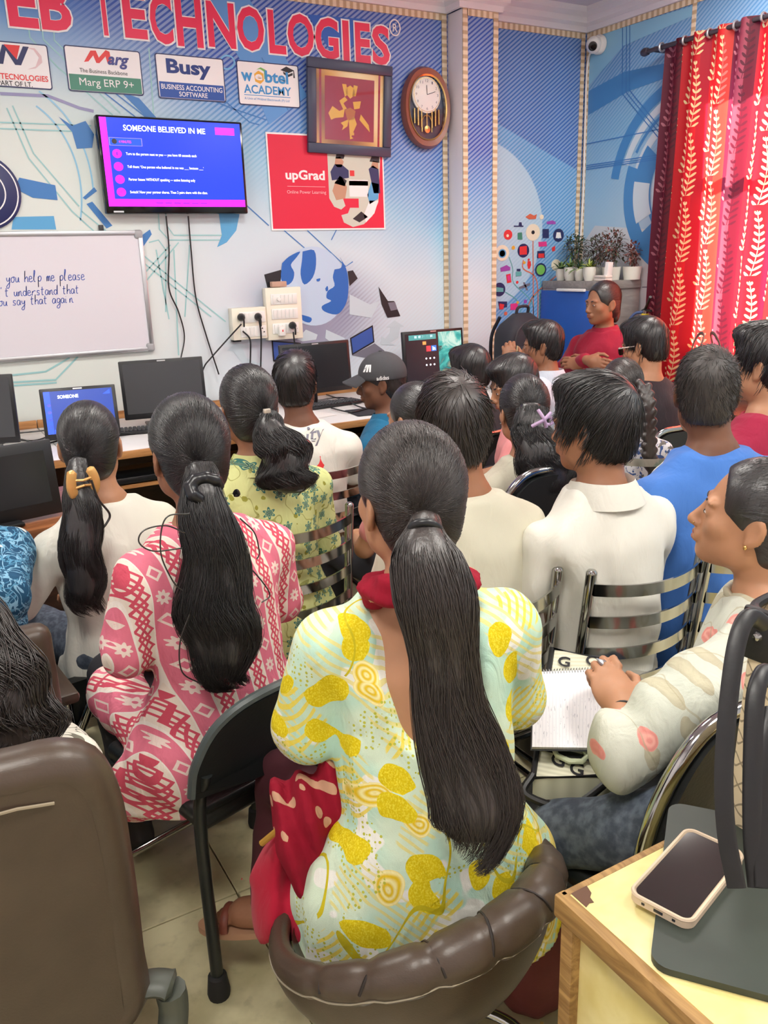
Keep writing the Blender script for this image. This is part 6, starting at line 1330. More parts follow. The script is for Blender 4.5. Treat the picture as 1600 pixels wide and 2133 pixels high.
def f_yellow(t, x, y, z):
    w1, w2, w3 = t.noisec(t.vec(x, y, z), 6.); v1, v2, v3_ = t.noisec(t.vec(x, y, z), 22.)
    base = t.mix(t.noise(t.vec(x, y, z), 7, 2).step(.42, .62), srgb(184, 222, 202), srgb(212, 230, 204))
    wh = t.noise(t.vec(x+3., y, z*1.2), 10., 1, .4).step(.575, .59); c = t.mix(wh, base, srgb(236, 236, 226))
    fern = t.noise(t.vec(x+1.7, y, z), 9., 1).step(.50, .53)*(((x*.9+z*1.1)*330.+(w3-.5)*26.).sin() > .35); c = t.mix(fern*.75, c, srgb(232, 218, 118))
    fern2 = t.noise(t.vec(x-1.7, y, z), 8., 1).step(.56, .58)*(((x*-1.1+z*.9)*330.+(w1-.5)*26.).sin() > .3); c = t.mix(fern2*.85, c, srgb(238, 214, 60))
    d, c1, c2, q = t.voro(t.vec(x+y*.4+(w1-.5)*.08+(v1-.5)*.012, z+(w2-.5)*.08+(v2-.5)*.012, 0.), 13., dim='2D'); blob = (d < .33)*(c1 > .45)
    c = t.mix(blob, c, t.mix(t.noise(None, 190, 2).step(.42, .7), srgb(222, 198, 12), srgb(238, 222, 62)))
    d3, c3, c4, q3 = t.voro(t.vec(x*.8+z*.5+(w2-.5)*.1, z*.7-x*.45+(w1-.5)*.06, 0.), 13., dim='2D'); lfm = (d3 < .26)*(c3 > .6)*(1.-blob); c = t.mix(lfm, c, t.mix((d3*60.).sin()*.5+.5, srgb(232, 196, 30), srgb(246, 236, 170)))
    vine = ((t.noise(t.vec(x, y, z*.6), 5.2, 1)-.5).ab() < .0045)*(t.noise(t.vec(x+6., y, z), 4., 1) > .5); c = t.mix(vine, c, srgb(204, 188, 34))
    dots = t.voro(t.vec(x, y, z), 120., rnd=.5)[0] < .30; reg = t.noise(t.vec(x+9., y, z), 9, 1).step(.55, .57); c = t.mix(dots*reg*(1.-blob), c, srgb(190, 192, 70))
    return c
def f_lime(t, x, y, z):
    w1, w2, w3 = t.noisec(t.vec(x, y, z), 30.); d, c1, c2, q = t.voro(t.vec(x+y*.5, z, 0.), 21., rnd=.6, dim='2D')
    dx, dz = (x+y*.5-q[0]), (z-q[1]); an = (dz).at2(dx); pet = (an*6.).cos()*.10
    fl_ = ((d+pet) < .30)*(c1 > .2); inn = ((d+pet) < .18)*((d+pet) > .12); c = t.mix(t.noise(t.vec(x, y, z), 8, 2), srgb(206, 212, 138), srgb(224, 228, 164))
    c = t.mix(fl_, c, srgb(70, 130, 122)); c = t.mix(fl_*inn, c, srgb(200, 214, 150)); c = t.mix(((d+pet) < .09)*fl_, c, srgb(40, 92, 100))
    d2, a1, a2, q2 = t.voro(t.vec(x+.31+(w1-.5)*.02, y*.6, z+.17+(w2-.5)*.02), 34.); c = t.mix((d2 < .24)*(a1 > .5)*(1.-fl_), c, srgb(156, 156, 66))
    vn = ((t.noise(t.vec(x, y, z), 13, 1)-.5).ab() < .010); return t.mix(vn*.7, c, srgb(150, 150, 70))
def f_blue(t, x, y, z):
    c = t.mix(t.noise(t.vec(x, y, z), 10, 2), srgb(22, 58, 92), srgb(40, 92, 124)); n = t.noise(t.vec(x*1.5+z*.7, y, z*.8-x*.4), 26, 2, .5, 1.); l = ((n-.5).ab() < .035); c = t.mix(l, c, srgb(128, 176, 204))
    l2 = ((t.noise(t.vec(x*.8-z*.9+3., y, z), 30, 2, .5, .8)-.5).ab() < .022); c = t.mix(l2, c, srgb(84, 142, 176)); d, a, b, q = t.voro(t.vec((x+y)*1.3+z*.3, z*.75, 0.), 17., dim='2D'); return t.mix((d < .22)*(a > .6), c, srgb(220, 226, 220))
def f_rose(t, x, y, z):
    w1, w2, w3 = t.noisec(t.vec(x, y, z), 22.); c = t.mix(t.noise(t.vec(x, y, z), 5, 2), srgb(188, 196, 184), srgb(206, 204, 190)); d, a, b, q = t.voro(t.vec((x-y)*.8+(w1-.5)*.02, z+(w2-.5)*.02, 0.), 13., dim='2D')
    rose = (d < .24)*(a > .5); c = t.mix(rose*.9, c, t.mix((d*40.+w3*6.).sin()*.5+.5, srgb(222, 132, 124), srgb(236, 164, 152))); d2, a2, b2, q2 = t.voro(t.vec((x-y)*1.1+z*.55+(w2-.5)*.03, z*.75-(x-y)*.3, 0.), 13., dim='2D'); lf = (d2 < .30)*(a2 > .5)*(1.-rose)
    c = t.mix(lf*.75, c, t.mix((d2*16.).sin()*.5+.5, srgb(172, 162, 134), srgb(188, 180, 150))); st = ((t.noise(t.vec(x, y, z), 6.5, 1)-.5).ab() < .006); return t.mix(st*.6, c, srgb(170, 162, 134))
def f_wb(t, x, y, z): n = t.noise(t.vec(x, y, z), 34, 3, .5, 1.); c = t.mix(n.step(.52, .56), srgb(232, 232, 236), srgb(70, 96, 150)); return t.mix(t.noise(t.vec(x+2., y, z), 30, 2, .5, .6).step(.60, .64), c, srgb(120, 116, 110))
def f_line(t, x, y, z): n = ((t.noise(t.vec(x, y, z), 14, 1, .5, .8)-.5).ab() < .016); return t.mix(n, srgb(228, 224, 210), srgb(120, 118, 104))
def f_teal(t, x, y, z): n = t.noise(t.vec(x, y, z), 16, 3, .6, .5).step(.55, .60); return t.mix(n*.6, srgb(222, 222, 204), srgb(120, 180, 168))
FP, FY, FL_, FB_, FR_, FWB, FLN, FTL = (fabric(*a) for a in (('pink_block_print', f_pink), ('yellow_mint_print', f_yellow), ('lime_floral_print', f_lime), ('blue_floral_print', f_blue), ('rose_print', f_rose), ('blue_white_print', f_wb), ('line_print', f_line), ('teal_pale_print', f_teal)))
WCL, CRCL, OFFW, BLUET, TEALS, MARO, BLKT, REDS, PBLU, PNK, OLIVE = cloth('white_cloth', (226, 224, 214)), cloth('cream_cloth', (206, 202, 182)), cloth('offwhite_cloth', (232, 230, 218)), cloth('blue_cloth', (72, 122, 200)), cloth('teal_cloth', (30, 104, 142)), cloth('maroon_cloth', (160, 34, 66)), cloth('black_cloth', (46, 42, 48)), cloth('red_cloth', (158, 32, 58)), cloth('pale_blue_cloth', (206, 216, 230)), cloth('pink_cloth', (232, 150, 150)), cloth('grey_cloth', (120, 120, 120))
def ring(mb, c, R, r, t_, n=24, ax=(0, 0, 1)):
    M3 = Vector(ax).to_track_quat('Z', 'Y').to_matrix(); return mb.tube([M3 @ Vector((R*math.cos(a), R*math.sin(a), 0))+Vector(c) for a in np.linspace(0, 2*PI, n+1)[:-1]], r, 8, closed=True)
# 1 yellow kurta
def ysc(p, G):
    Z = lambda f: p.sh+f*p.k
    G.sub(s_cap((-.006, -.035, Z(.60)), (0.004, -.085, Z(.425)), .112, .088), .006); G.sub(s_cap((-.02, .0, Z(.60)), (.02, .0, Z(.60)), .095, .095), .01)
p = person('girl in a yellow and mint print kurta with a long straight ponytail', (845, 880, 1.36), -17, -2, 2, sh=.46, lean=.085, sk='warm', wS=.98, hair='soft', tie=(.25, -.86, -.42), strands=4200, srad=.0008, lift=.004, hmat=HAIRB,
           pony=[(885, 1078, -.045, .018), (884, 1105, -.075, .024), (888, 1160, -.10, .046), (905, 1250, -.125, .054), (925, 1370, -.135, .045), (940, 1480, -.145, .050), (965, 1590, -.165, .062), (992, 1690, -.185, .066), (985, 1755, -.195, .050), (955, 1790, -.20, .030)], pony_n=2600, pony_wave=.004, pony_flat=.55, pony_core=.72,
           top=FY, kurta=True, sleeve='elbow', infl=.014, scoop=ysc, hem_a=1.32, wr=.003, hb=.006, hg=.0075, puff=.004, shd=.085, pants=M('maroon_salwar', (70, 24, 34), .8), shoes=False, arms=[([-.195, .09, .80], [-.12, .26, .70]), ([.190, .10, .80], [.10, .28, .70])],
           extra=[lambda p: s_cap((-.12, .03, .50), (-.15, .20, .49), .11, .10), lambda p: s_cap((.10, .03, .50), (.15, .28, .50), .11, .10)],
           legs=lambda p: [[(-.09, .03, .55), (-.22, .40, .50), p.px(560, 1900, 1.86)], [(.09, .03, .55), (.16, .44, .53), (.15, .38, .13)]])
ring(MB(), p.pony[1], .020, .007, 0, ax=tuple(np.asarray(p.pony[2])-np.asarray(p.pony[0]))).build('hair_tie', BLK, p.e, 60)
sc1 = Fld(); nb = np.array([0, .046, p.sh+.575*p.k]); DUP = fabric('bandhani_red', lambda t, x, y, z: t.mix((t.voro(t.vec(x+y, z, 0.), 18., dim='2D')[0] < .18), srgb(150, 16, 42), srgb(206, 160, 130))); DUPR = cloth('red_lining', (176, 20, 50))
for i in range(10): a0, a1 = 2*PI*i/10, 2*PI*(i+1)/10; sc1.u(s_cap((.075*math.cos(a0), nb[1]+.07*math.sin(a0), nb[2]+.012+.018*math.sin(a0)*-1), (.075*math.cos(a1), nb[1]+.07*math.sin(a1), nb[2]+.012+.018*math.sin(a1)*-1), .024, .024), .015)
sc1.warp = lambda P: (.004*np.sin(P[:, 2]*190+P[:, 0]*30)).astype(f32); field_obj('scarf', sc1, nb-.14, nb+.14, .007, DUP, p.e)
d1 = Fld(); q = [p.px(*a) for a in ((700, 1600, 1.45), (660, 1680, 1.46), (625, 1760, 1.46), (640, 1830, 1.45))]; d1.us(s_chain(q, (.03, .05, .045, .03)), .03); q2 = [p.px(*a) for a in ((600, 1650, 1.50), (590, 1720, 1.51))]; d1.us(s_chain(q2, (.03, .028)), .03); d1.warp = lambda P: (.010*np.sin(P[:, 0]*120+P[:, 2]*25)).astype(f32)
sp_ = np.array(q+q2); o = field_obj('scarf_end', d1, sp_.min(0)-.09, sp_.max(0)+.09, .0075, DUP, p.e)
MB().tube(cr([p.px(*a) for a in ((545, 1757, 1.50), (590, 1720, 1.48), (640, 1680, 1.47))], 6), .006, 8).build('gold_border', M('gold_thread', (206, 160, 70), .4, .4), o); MB().tube(cr([p.px(*a) for a in ((575, 1640, 1.51), (600, 1660, 1.48), (640, 1668, 1.46))], 6), .010, 8, flat=((0, 1, 0), .4)).build('gold_border', M('gold_thread', (206, 160, 70), .4, .4), o)
d2 = Fld(); q = [p.px(*a) for a in ((590, 1770, 1.52), (575, 1830, 1.55), (590, 1890, 1.54), (650, 1925, 1.48))]; d2.us(s_chain(q, (.025, .050, .052, .03)), .03); d2.u(s_cap(p.px(580, 1880, 1.55), p.px(630, 1900, 1.5), .045, .05), .03); d2.warp = lambda P: (.010*np.sin(P[:, 0]*110-P[:, 2]*30)).astype(f32); sp_ = np.array(q); field_obj('scarf_lining', d2, sp_.min(0)-.1, sp_.max(0)+.1, .0075, DUPR, p.e)
# foot in a flat sandal
ft = Fld(); h_, t_ = p.px(590, 1898, 1.86), p.px(455, 1900, 1.88); d_ = unit(t_-h_); ft.u(s_cap(h_, h_+d_*.09+np.array([0, 0, .002]), .034, .030), .02); ft.u(s_cap(h_+d_*.06, t_-d_*.02-np.array([0, 0, .012]), .030, .016), .02); ft.u(s_cap(h_, p.px(600, 1850, 1.86), .034, .038), .02)
sd_ = unit(np.cross(d_, (0, 0, 1)))
for i in range(5): ft.u(s_cap(t_-d_*.022+sd_*(.022-.011*i)-np.array([0, 0, .012]), t_+d_*(.006-.006*abs(i-1))+sd_*(.024-.012*i)-np.array([0, 0, .016]), .0075, .006), .004)
sp_ = np.array([h_, t_]); field_obj('foot', ft, sp_.min(0)-.08, sp_.max(0)+.09, .006, SKN['tan'], p.e)
sn = empty('sandal', p.root, math.radians(-17)); tag(sn, 'tan toe loop sandal on the foot beside the red scarf', 'sandal')
def sole(u, v):
    a = u*2*PI; c = (h_+t_)/2-np.array([0, 0, .036]); wd = .036+.008*math.cos(a); return tuple(c+d_*math.cos(a)*.125+sd_*math.sin(a)*wd+np.array([0, 0, -.008+.016*v]))
m = MB(); m.grid(sole, 36, 2, True); m.f += [tuple(range(36)), tuple(range(71, 35, -1))]; m.build('sole', M('tan_sole', (176, 134, 104), .7), sn, 30)
tp = t_-d_*.02-np.array([0, 0, .012]); MB().tube(cr([tp+sd_*.032-np.array([0, 0, .016]), tp+sd_*.026+np.array([0, 0, .010]), tp+np.array([0, 0, .019]), tp-sd_*.026+np.array([0, 0, .010]), tp-sd_*.032-np.array([0, 0, .016])], 6), .007, 8, flat=(tuple(d_), 1.4)).build('strap', M('brown_strap', (120, 62, 48), .5), sn)
# 2 pink kurta
p = person('girl in a pink and cream block print kurta with very long black hair', (380, 820, 1.80), 7, 2, 3, sh=.46, lean=.03, sk='tan', wS=1.0, hair='soft', tie=(.22, -.88, -.42), strands=3200, srad=.0009, lift=.004,
           pony=[(412, 970, -.075, .024), (420, 1010, -.10, .034), (432, 1090, -.125, .052), (448, 1190, -.14, .066), (455, 1280, -.15, .082), (462, 1350, -.165, .070), (475, 1410, -.175, .045), (490, 1440, -.18, .02)], pony_n=2200, pony_wave=.010, pony_flat=.5, pony_core=.70,
           top=FP, kurta=True, sleeve='elbow', infl=.012, shd=.10, hem_a=1.25, hb=.007, hg=.008, wr=.003, pants=TROU, arms=[([-.20, .03, .78], [-.10, .20, .66]), ([.195, .06, .78], [.10, .24, .66])],
           extra=[lambda p: s_cap((-.13, -.04, .50), (-.20, .08, .40), .10, .075), lambda p: s_cap((-.19, .06, .44), (-.20, .09, .37), .07, .045), lambda p: s_cap((.10, .03, .52), (.13, .34, .52), .10, .085), lambda p: s_cap((-.10, .03, .52), (-.13, .34, .52), .10, .085)])
sc2 = Fld(); tp = np.asarray(p.pony[1])-np.array([0, .012, .004])
for i in range(9): a = i*.7; sc2.u(s_cap(tp+np.array([.030*math.cos(a), -.008*math.sin(a*2), .022*math.sin(a)]), tp+np.array([.030*math.cos(a+.7), -.008*math.sin(a*2+1.4), .022*math.sin(a+.7)]), .012, .012), .006)
field_obj('scrunchie', sc2, tp-.06, tp+.06, .005, M('satin_black', (28, 28, 32), .3), p.e)
loops = [[(385, 1110), (345, 1095), (300, 1105), (290, 1130), (320, 1148), (380, 1142)], [(500, 1080), (530, 1110), (540, 1150), (535, 1165)], [(500, 1160), (545, 1210), (562, 1240), (545, 1255)], [(395, 1070), (345, 1080), (335, 1150), (360, 1210), (380, 1230)], [(395, 1280), (375, 1340), (380, 1400), (420, 1425)]]
MBs = MB()
for Lp in loops: MBs.tube(cr([p.py(x, y, -.165) for x, y in Lp], 8), .0016, 5)
o = MBs.build('stray_locks', HAIR, p.hair, 60); o.matrix_parent_inverse = p.HM.inverted(); o['kind'] = 'stuff'
MB().tube(cr([p.py(488, 1028, -.07), p.py(493, 1022, -.075), p.py(497, 1030, -.075), p.py(490, 1032, -.07)], 5), .004, 6, closed=True).build('neck_tie', BLK, p.e)
# 3 white top with claw clip
p = person('girl in a white top with a gold claw clip on her long ponytail', (175, 830, 2.28), 15, -14, 0, sh=.44, lean=.03, sk='warm', wS=1.05, hair='sleek', tie=(-.05, -.85, -.52), strands=1200, srad=.0009, lift=.002,
           pony=[(160, 960, -.06, .020), (160, 1000, -.095, .026), (166, 1050, -.12, .042), (170, 1120, -.135, .050), (172, 1190, -.145, .050), (182, 1245, -.155, .046), (196, 1285, -.165, .022)], pony_n=1500, pony_wave=.008, pony_flat=.55, top=OFFW, sleeve='long', infl=.006, hem_a=1.02, pants=JEANS, wr=.003, hg=.008, collar=None, arms=[([-.27, .03, .72], [-.22, .24, .66]), None])
cp = np.asarray(p.pony[1]); cl = MB()
for s in (-1, 1):
    cl.tube(cr([cp+np.array([s*.022, -.03, .034]), cp+np.array([s*.030, -.036, .012]), cp+np.array([s*.032, -.036, -.012]), cp+np.array([s*.022, -.03, -.036])], 4), [.005]+[.013]*11+[.005], 8, flat=((0, 1, 0), .5))
    for zz in (-.012, .010): cl.tube([cp+np.array([s*.030, -.036, zz]), cp+np.array([0, -.040, zz*.6])], .0035, 6)
cl.build('claw_clip', M('amber_clip', (214, 164, 96), .3, .3), p.e)
o = MB().tube(cr([p.py(x, y, -.15) for x, y in ((190, 1000), (205, 1040), (228, 1070), (222, 1090), (205, 1110))], 8), .003, 6).build('stray_lock', HAIR, p.hair); o.matrix_parent_inverse = p.HM.inverted(); o['kind'] = 'stuff'
# 4 lime kurta, curly ponytail
p = person('girl in a lime green floral kurta with a curly ponytail', (510, 760, 2.45), 0, -6, 0, sh=.45, lean=.02, sk='tan', wS=1.15, hair='soft', tie=(.35, -.86, -.32), strands=1200, srad=.0011, lift=.003,
           pony=[(555, 862, -.07, .020), (562, 890, -.10, .040), (580, 930, -.125, .062), (596, 970, -.14, .076), (606, 1005, -.15, .066), (615, 1030, -.15, .035)], pony_n=1300, pony_wave=.020, pony_freq=2.4, pony_flat=.6, pony_core=.7, top=FL_, kurta=True, sleeve='elbow', infl=.010, hem_a=1.1, hg=.009, collar='shirt')
MB().box(p.py(556, 856, -.12), (.02, .012, .012), .002).build('hair_clip', M('clip_pale', (214, 204, 190), .3, .5), p.e)
# 5 printed white T-shirt
p = person('boy in a white T-shirt with grey lettering and a red cap print', (612, 730, 3.25), -8, -32, -2, male=True, sk='deep', hair='short', strands=900, slen=.05, srad=.0014, lift=.006, top=WCL, sleeve='short', collar='crew', infl=.008, pants=JEANS)
def backfn(p, yl=None):
    return lambda a, b, k: tuple(np.array([a, -(p_depth(p, a, b))-.004, b]))
def p_depth(p, x, z):
    y = np.linspace(-.30, .02, 65).astype(f32); d = p.G(np.stack([np.full(65, x, f32), y, np.full(65, z, f32)], 1)); i = np.argmax(d < 0); return -float(y[i]) if d[i] < 0 else .1
a = p.py(676, 916, -.13); BF = backfn(p); text_mb('ity', BF, a[0]-.06, a[2]-.03, a[0]+.03, a[2]+.04, .015, .35).build('lettering', GREYP, p.top, 0)
a = p.py(655, 928, -.13); m = MB(); m.prism([(a[0]-.03+.035*math.cos(t), a[2]-.012+.035*math.sin(t)) for t in np.linspace(0, PI, 9)]+[(a[0]-.07, a[2]-.014)], lambda u, v, k: BF(u, v, k), .001); m.prism([(a[0]+.0, a[2]-.09), (a[0]+.03, a[2]-.05), (a[0]+.05, a[2]-.08), (a[0]+.03, a[2]-.11)], lambda u, v, k: BF(u, v, k), .001); m.build('red_print', RED, p.top, 0)
# 6 man in a cap
p = person('man in a dark cap and teal shirt seen in profile', (792, 735, 3.65), 30, 57, -4, male=True, sk='deep', hair='crew', strands=0, top=TEALS, sleeve='long', collar='shirt', infl=.010, pants=JEANS, hb=.005)
CAPM = M('cap_cloth', (70, 70, 74), .85, bump=(180, .1)); cf_ = Fld(); cf_.u(s_ell((0, -.010, .040), (.089, .108, .098)), .01); cf_.cut(lambda P: (.030-.10*np.maximum(P[:, 1], -.2)*-.35-P[:, 2]-.010).astype(f32), .006); cf_.cut(lambda P: (-(P[:, 2]+.045)).astype(f32), .004)
co = field_obj('cap', cf_, (-.12, -.15, -.03), (.12, .13, .16), .005, CAPM, p.e); co.matrix_local = p.HM
def visor(u, v): a = (u-.5)*2; r = v; x = a*(.078-.006*r); y0 = .062+.030*(1-a*a); y = y0+r*(.078-.035*a*a); return (x, y, .046-.028*r-.020*a*a+.004)
m = MB(); m.grid(visor, 17, 7); n0 = len(m.v); m.v += [(q[0], q[1], q[2]-.005) for q in m.v[:n0]]; fs = list(m.f); m.f += [tuple(reversed([k+n0 for k in f])) for f in fs]; bd = list(range(17))+[17*j+16 for j in range(1, 7)]+[102+i for i in range(15, -1, -1)]+[17*j for j in range(5, 0, -1)]; m.f += [(bd[k], bd[(k+1) % len(bd)], n0+bd[(k+1) % len(bd)], n0+bd[k]) for k in range(len(bd))]; m.build('visor', CAPM, co, 50)
MB().ell((0, -.010, .139), (.008, .008, .004), n=10).build('top_button', CAPM, co)
def capside(a, b, k):            # print on the left side of the cap
    yy = .02+a; zz = b; q = 1-((yy+.010)/.108)**2-((zz-.040)/.098)**2; return (-.089*math.sqrt(max(.02, q))-.0015-k, yy, zz)
for i in range(3): MB().prism([(.050-.014*i, .062), (.042-.014*i, .062), (.026-.014*i+.006*i, .062+.018+.008*i*0+.012-.006*i*0), (.034-.014*i+.006*i, .092)], capside, .0006).build('stripe_emblem', WHITE, co, 0)
text_mb('adidas', lambda a, b, k: capside(-a, b, k), .008, .024, .062, .042, .02).build('lettering', WHITE, co, 0)
st_ = cap_strands(hair_cap('crew'), _hf[True], 500, crown=(0, -.4, .9), L=.015, K=4, lift=.002); strand_mesh('hair_strands', st_, .001, HAIRS, p.hair)
# 7 cream T-shirt, thick hair
p = person('boy in a cream T-shirt with thick tousled hair before the yellow kurta girl', (945, 780, 1.95), 0, -28, -6, male=True, sk='tan', wS=.93, hair='short', hmat=HAIRB, strands=2200, slen=.065, srad=.0013, lift=.012, top=CRCL, sleeve='short', collar='crew', infl=.010, hg=.008, wr=.0035, pants=PALETR)
# 8 half hidden girl
p = person('girl half hidden behind the tousled boy, only hair and ear visible', (862, 792, 2.75), 5, 14, -4, sk='warm', hair='sleek', tie=(0, -.9, -.3), strands=400, top=PNK, sleeve='short')
# 9 white shirt boy
p = person('boy in a white short sleeved shirt with thick black hair', (1240, 778, 2.02), 0, 20, -2, male=True, sk='tan', wS=.91, hair='short', strands=2600, slen=.065, srad=.0013, lift=.010, fwd=.5, top=WCL, sleeve='short', collar='shirt', infl=.012, hg=.008, wr=.005, pants=PALETR, hb=.0055)
# 10 lilac clip
p = person('girl in a cream top with loose hair held by a lilac claw clip', (1090, 780, 2.88), -10, -17, 0, sk='warm', hair='soft', tie=(.45, -.85, -.15), strands=900, pony=[(1105, 850, -.06, .045), (1108, 900, -.10, .062), (1122, 950, -.13, .078), (1145, 1000, -.15, .078), (1160, 1035, -.16, .05)], pony_n=1100, pony_wave=.014, pony_flat=.5, top=CRCL, sleeve='elbow', infl=.008)
LIL = M('lilac_clip', (196, 170, 206), .3); c0 = p.py(1128, 874, -.17); side = p.R.T @ CM[0]; up = np.array([0, 0, 1.])
for k, (a, b) in enumerate((((-.030, -.022), (.030, .022)), ((-.012, .032), (.016, -.024)))): MB().tube(cr([c0+side*a[0]+up*a[1], c0+side*(a[0]+b[0])/2*1.0+up*((a[1]+b[1])/2)+np.array([0, -.012, 0]), c0+side*b[0]+up*b[1]], 5), .006, 8).build('claw_clip', LIL, p.e)
MB().tube([c0+side*(.024+.014*math.cos(t))+up*(-.004+.012*math.sin(t)) for t in np.linspace(0, 2*PI, 15)[:-1]], .005, 8, closed=True).build('clip_loop', LIL, p.e)
MB().ell(tuple(p.hc+p.Rh @ np.array([-.080, -.002, -.034])), (.004, .004, .004), n=8).build('earring', CHROME, p.e)
# 11 fringed girl, 12 boy near the lit monitor
p = person('young person with a straight black fringe looking down to the left', (1070, 742, 3.50), 40, 72, -16, sk='warm', hs=.95, hair='bowl', strands=500, slen=.07, fwd=.9, srad=.0016, top=PNK, sleeve='short', collar='crew', hb=.006)
p = person('boy in spectacles whose head overlaps the lit monitor', (978, 718, 4.10), 5, 22, -8, male=True, sk='warm', hair='short', strands=500, slen=.06, srad=.0018, top=BLKT, sleeve='short', collar='crew')
def glasses(p, mat, lens, wd=.002, name='spectacles'):
    o = p.onhead(name, MB().tube(cr([(-.074, -.005, .006), (-.072, .06, .008), (-.060, .094, .008), (-.034, .103, .012), (-.012, .106, .008), (0, .108, .010), (.012, .106, .008), (.034, .103, .012), (.060, .094, .008), (.072, .06, .008), (.074, -.005, .006)], 5), wd, 6), mat)
    for s in (-1, 1):
        MB().prism(rounded(.048, .036, .014), lambda a, b, k, s=s: (s*.034+a, .104-.25*abs(a)*abs(s*.034+a)*8-k, b-.006), .002).build('lens', lens, o, 0)
    return o
clear = thin_glass('clear_lens')
glasses(p, BLK, clear.m)
# 13 man with pen
p = person('man in a pale blue collared shirt holding a pen to his face', (1130, 667, 4.35), 25, 46, -4, male=True, sk='tan', hair='short', strands=600, slen=.05, srad=.0016, lift=.006, top=PBLU, sleeve='short', collar='shirt', hb=.0055, arms=[(lambda p: p.px(1075, 850, 4.2), lambda p: p.px(1065, 765, 4.25), (0.2, .25, .9), (-.8, -.4, .2)), None], hands=(1.3, .5))
pn = MB().tube([p.R @ np.asarray(q)+p.root for q in (p.px(1078, 720, 4.22), p.px(1074, 762, 4.24))], .004, 8).build('pen', M('pen_gold', (206, 190, 150), .3, .5)); tag(pn, 'slim pale pen held by the man in pale blue shirt', 'pen')
# 14 standing woman in red
p = person('woman in a crimson shirt standing with folded arms by the cabinet', (1257, 583, 4.72), 104, 84, -2, sh=.62, legs='stand', lean=.0, sk='tan', wS=1.12, hair='sleek', tie=(-.1, -.85, -.5), strands=700, srad=.0012, pony=[(1282, 628, -.075, .03), (1282, 652, -.08, .026), (1280, 672, -.07, .02)], pony_n=200, pony_core=.9, top=REDS, sleeve='long', collar='shirt', infl=.014, hg=.007, hb=.0045, wr=.004, pants=TROU, hem=-.02,
           arms=[(lambda p: (-.225, .05, p.sh+.33*p.k), lambda p: (-.01, .195, p.sh+.38*p.k), (1., .25, .05), (0, 1., .5)), (lambda p: (.225, .05, p.sh+.33*p.k), lambda p: (-.03, .225, p.sh+.41*p.k), (-1., .05, -.15), (.1, 1, .35))], hands=(.55, .4))
# 15 man with sunglasses
p = person('man in a black T-shirt wearing pale framed sunglasses', (1345, 660, 3.85), 0, 16, -12, male=True, sk='warm', hair='short', strands=700, slen=.06, srad=.0017, lift=.008, top=BLKT, sleeve='short', collar='crew', wS=1.05, hb=.006)
glasses(p, M('pale_frame', (226, 214, 206), .3), M('dark_lens', (24, 20, 24), .1), .0028, 'sunglasses')
# 16 braid
p = person('girl in a blue and white floral top with a long plait', (1298, 742, 3.28), -25, -38, 0, sk='warm', hair='sleek', tie=(.55, -.8, -.3), strands=700, srad=.0012, top=FWB, sleeve='short', hmat=HAIRB)
bf_ = Fld(); bp_ = cr([p.py(1340, 800, -.09), p.py(1350, 840, -.13), p.py(1352, 890, -.145), p.py(1353, 940, -.15), p.py(1356, 985, -.15)], 5); side = p.R.T @ CM[0]
for i in range(len(bp_)-1):
    s = 1 if i % 2 else -1; c = (bp_[i]+bp_[i+1])/2+side*s*.009; d = unit(bp_[i+1]-bp_[i]); bf_.u(s_cap(c-d*.014+side*s*.008, c+d*.014-side*s*.008, .0155, .013), .004)
field_obj('plait', bf_, bp_.min(0)-.05, bp_.max(0)+.05, .005, HAIRB, p.e)
# 17 blue T-shirt
p = person('man in a plain blue T-shirt with short cropped hair', (1480, 716, 2.22), -8, -46, -3, male=True, sk='deep', wS=1.08, hair='crew', hmat=HAIRS, strands=2600, slen=.018, srad=.0009, lift=.006, top=BLUET, sleeve='short', collar='crew', infl=.012, hg=.0085, wr=.0035, pants=JEANS, hb=.006)
# 18 maroon
p = person('man in a maroon T-shirt cut by the right edge', (1598, 672, 2.58), 0, 20, 0, male=True, sk='warm', wS=1.05, hair='short', strands=1200, slen=.05, srad=.0014, lift=.008, top=MARO, sleeve='short', collar='crew', infl=.010, hb=.0055)
# 23 hidden woman with pale dupatta
p = person('woman in a pale teal print dress hidden behind the blue T-shirt man', (1468, 768, 2.95), -10, -30, 0, sk='warm', wS=1.1, hair='sleek', tie=(0, -.9, -.3), strands=200, top=FTL, sleeve='short', infl=.016)
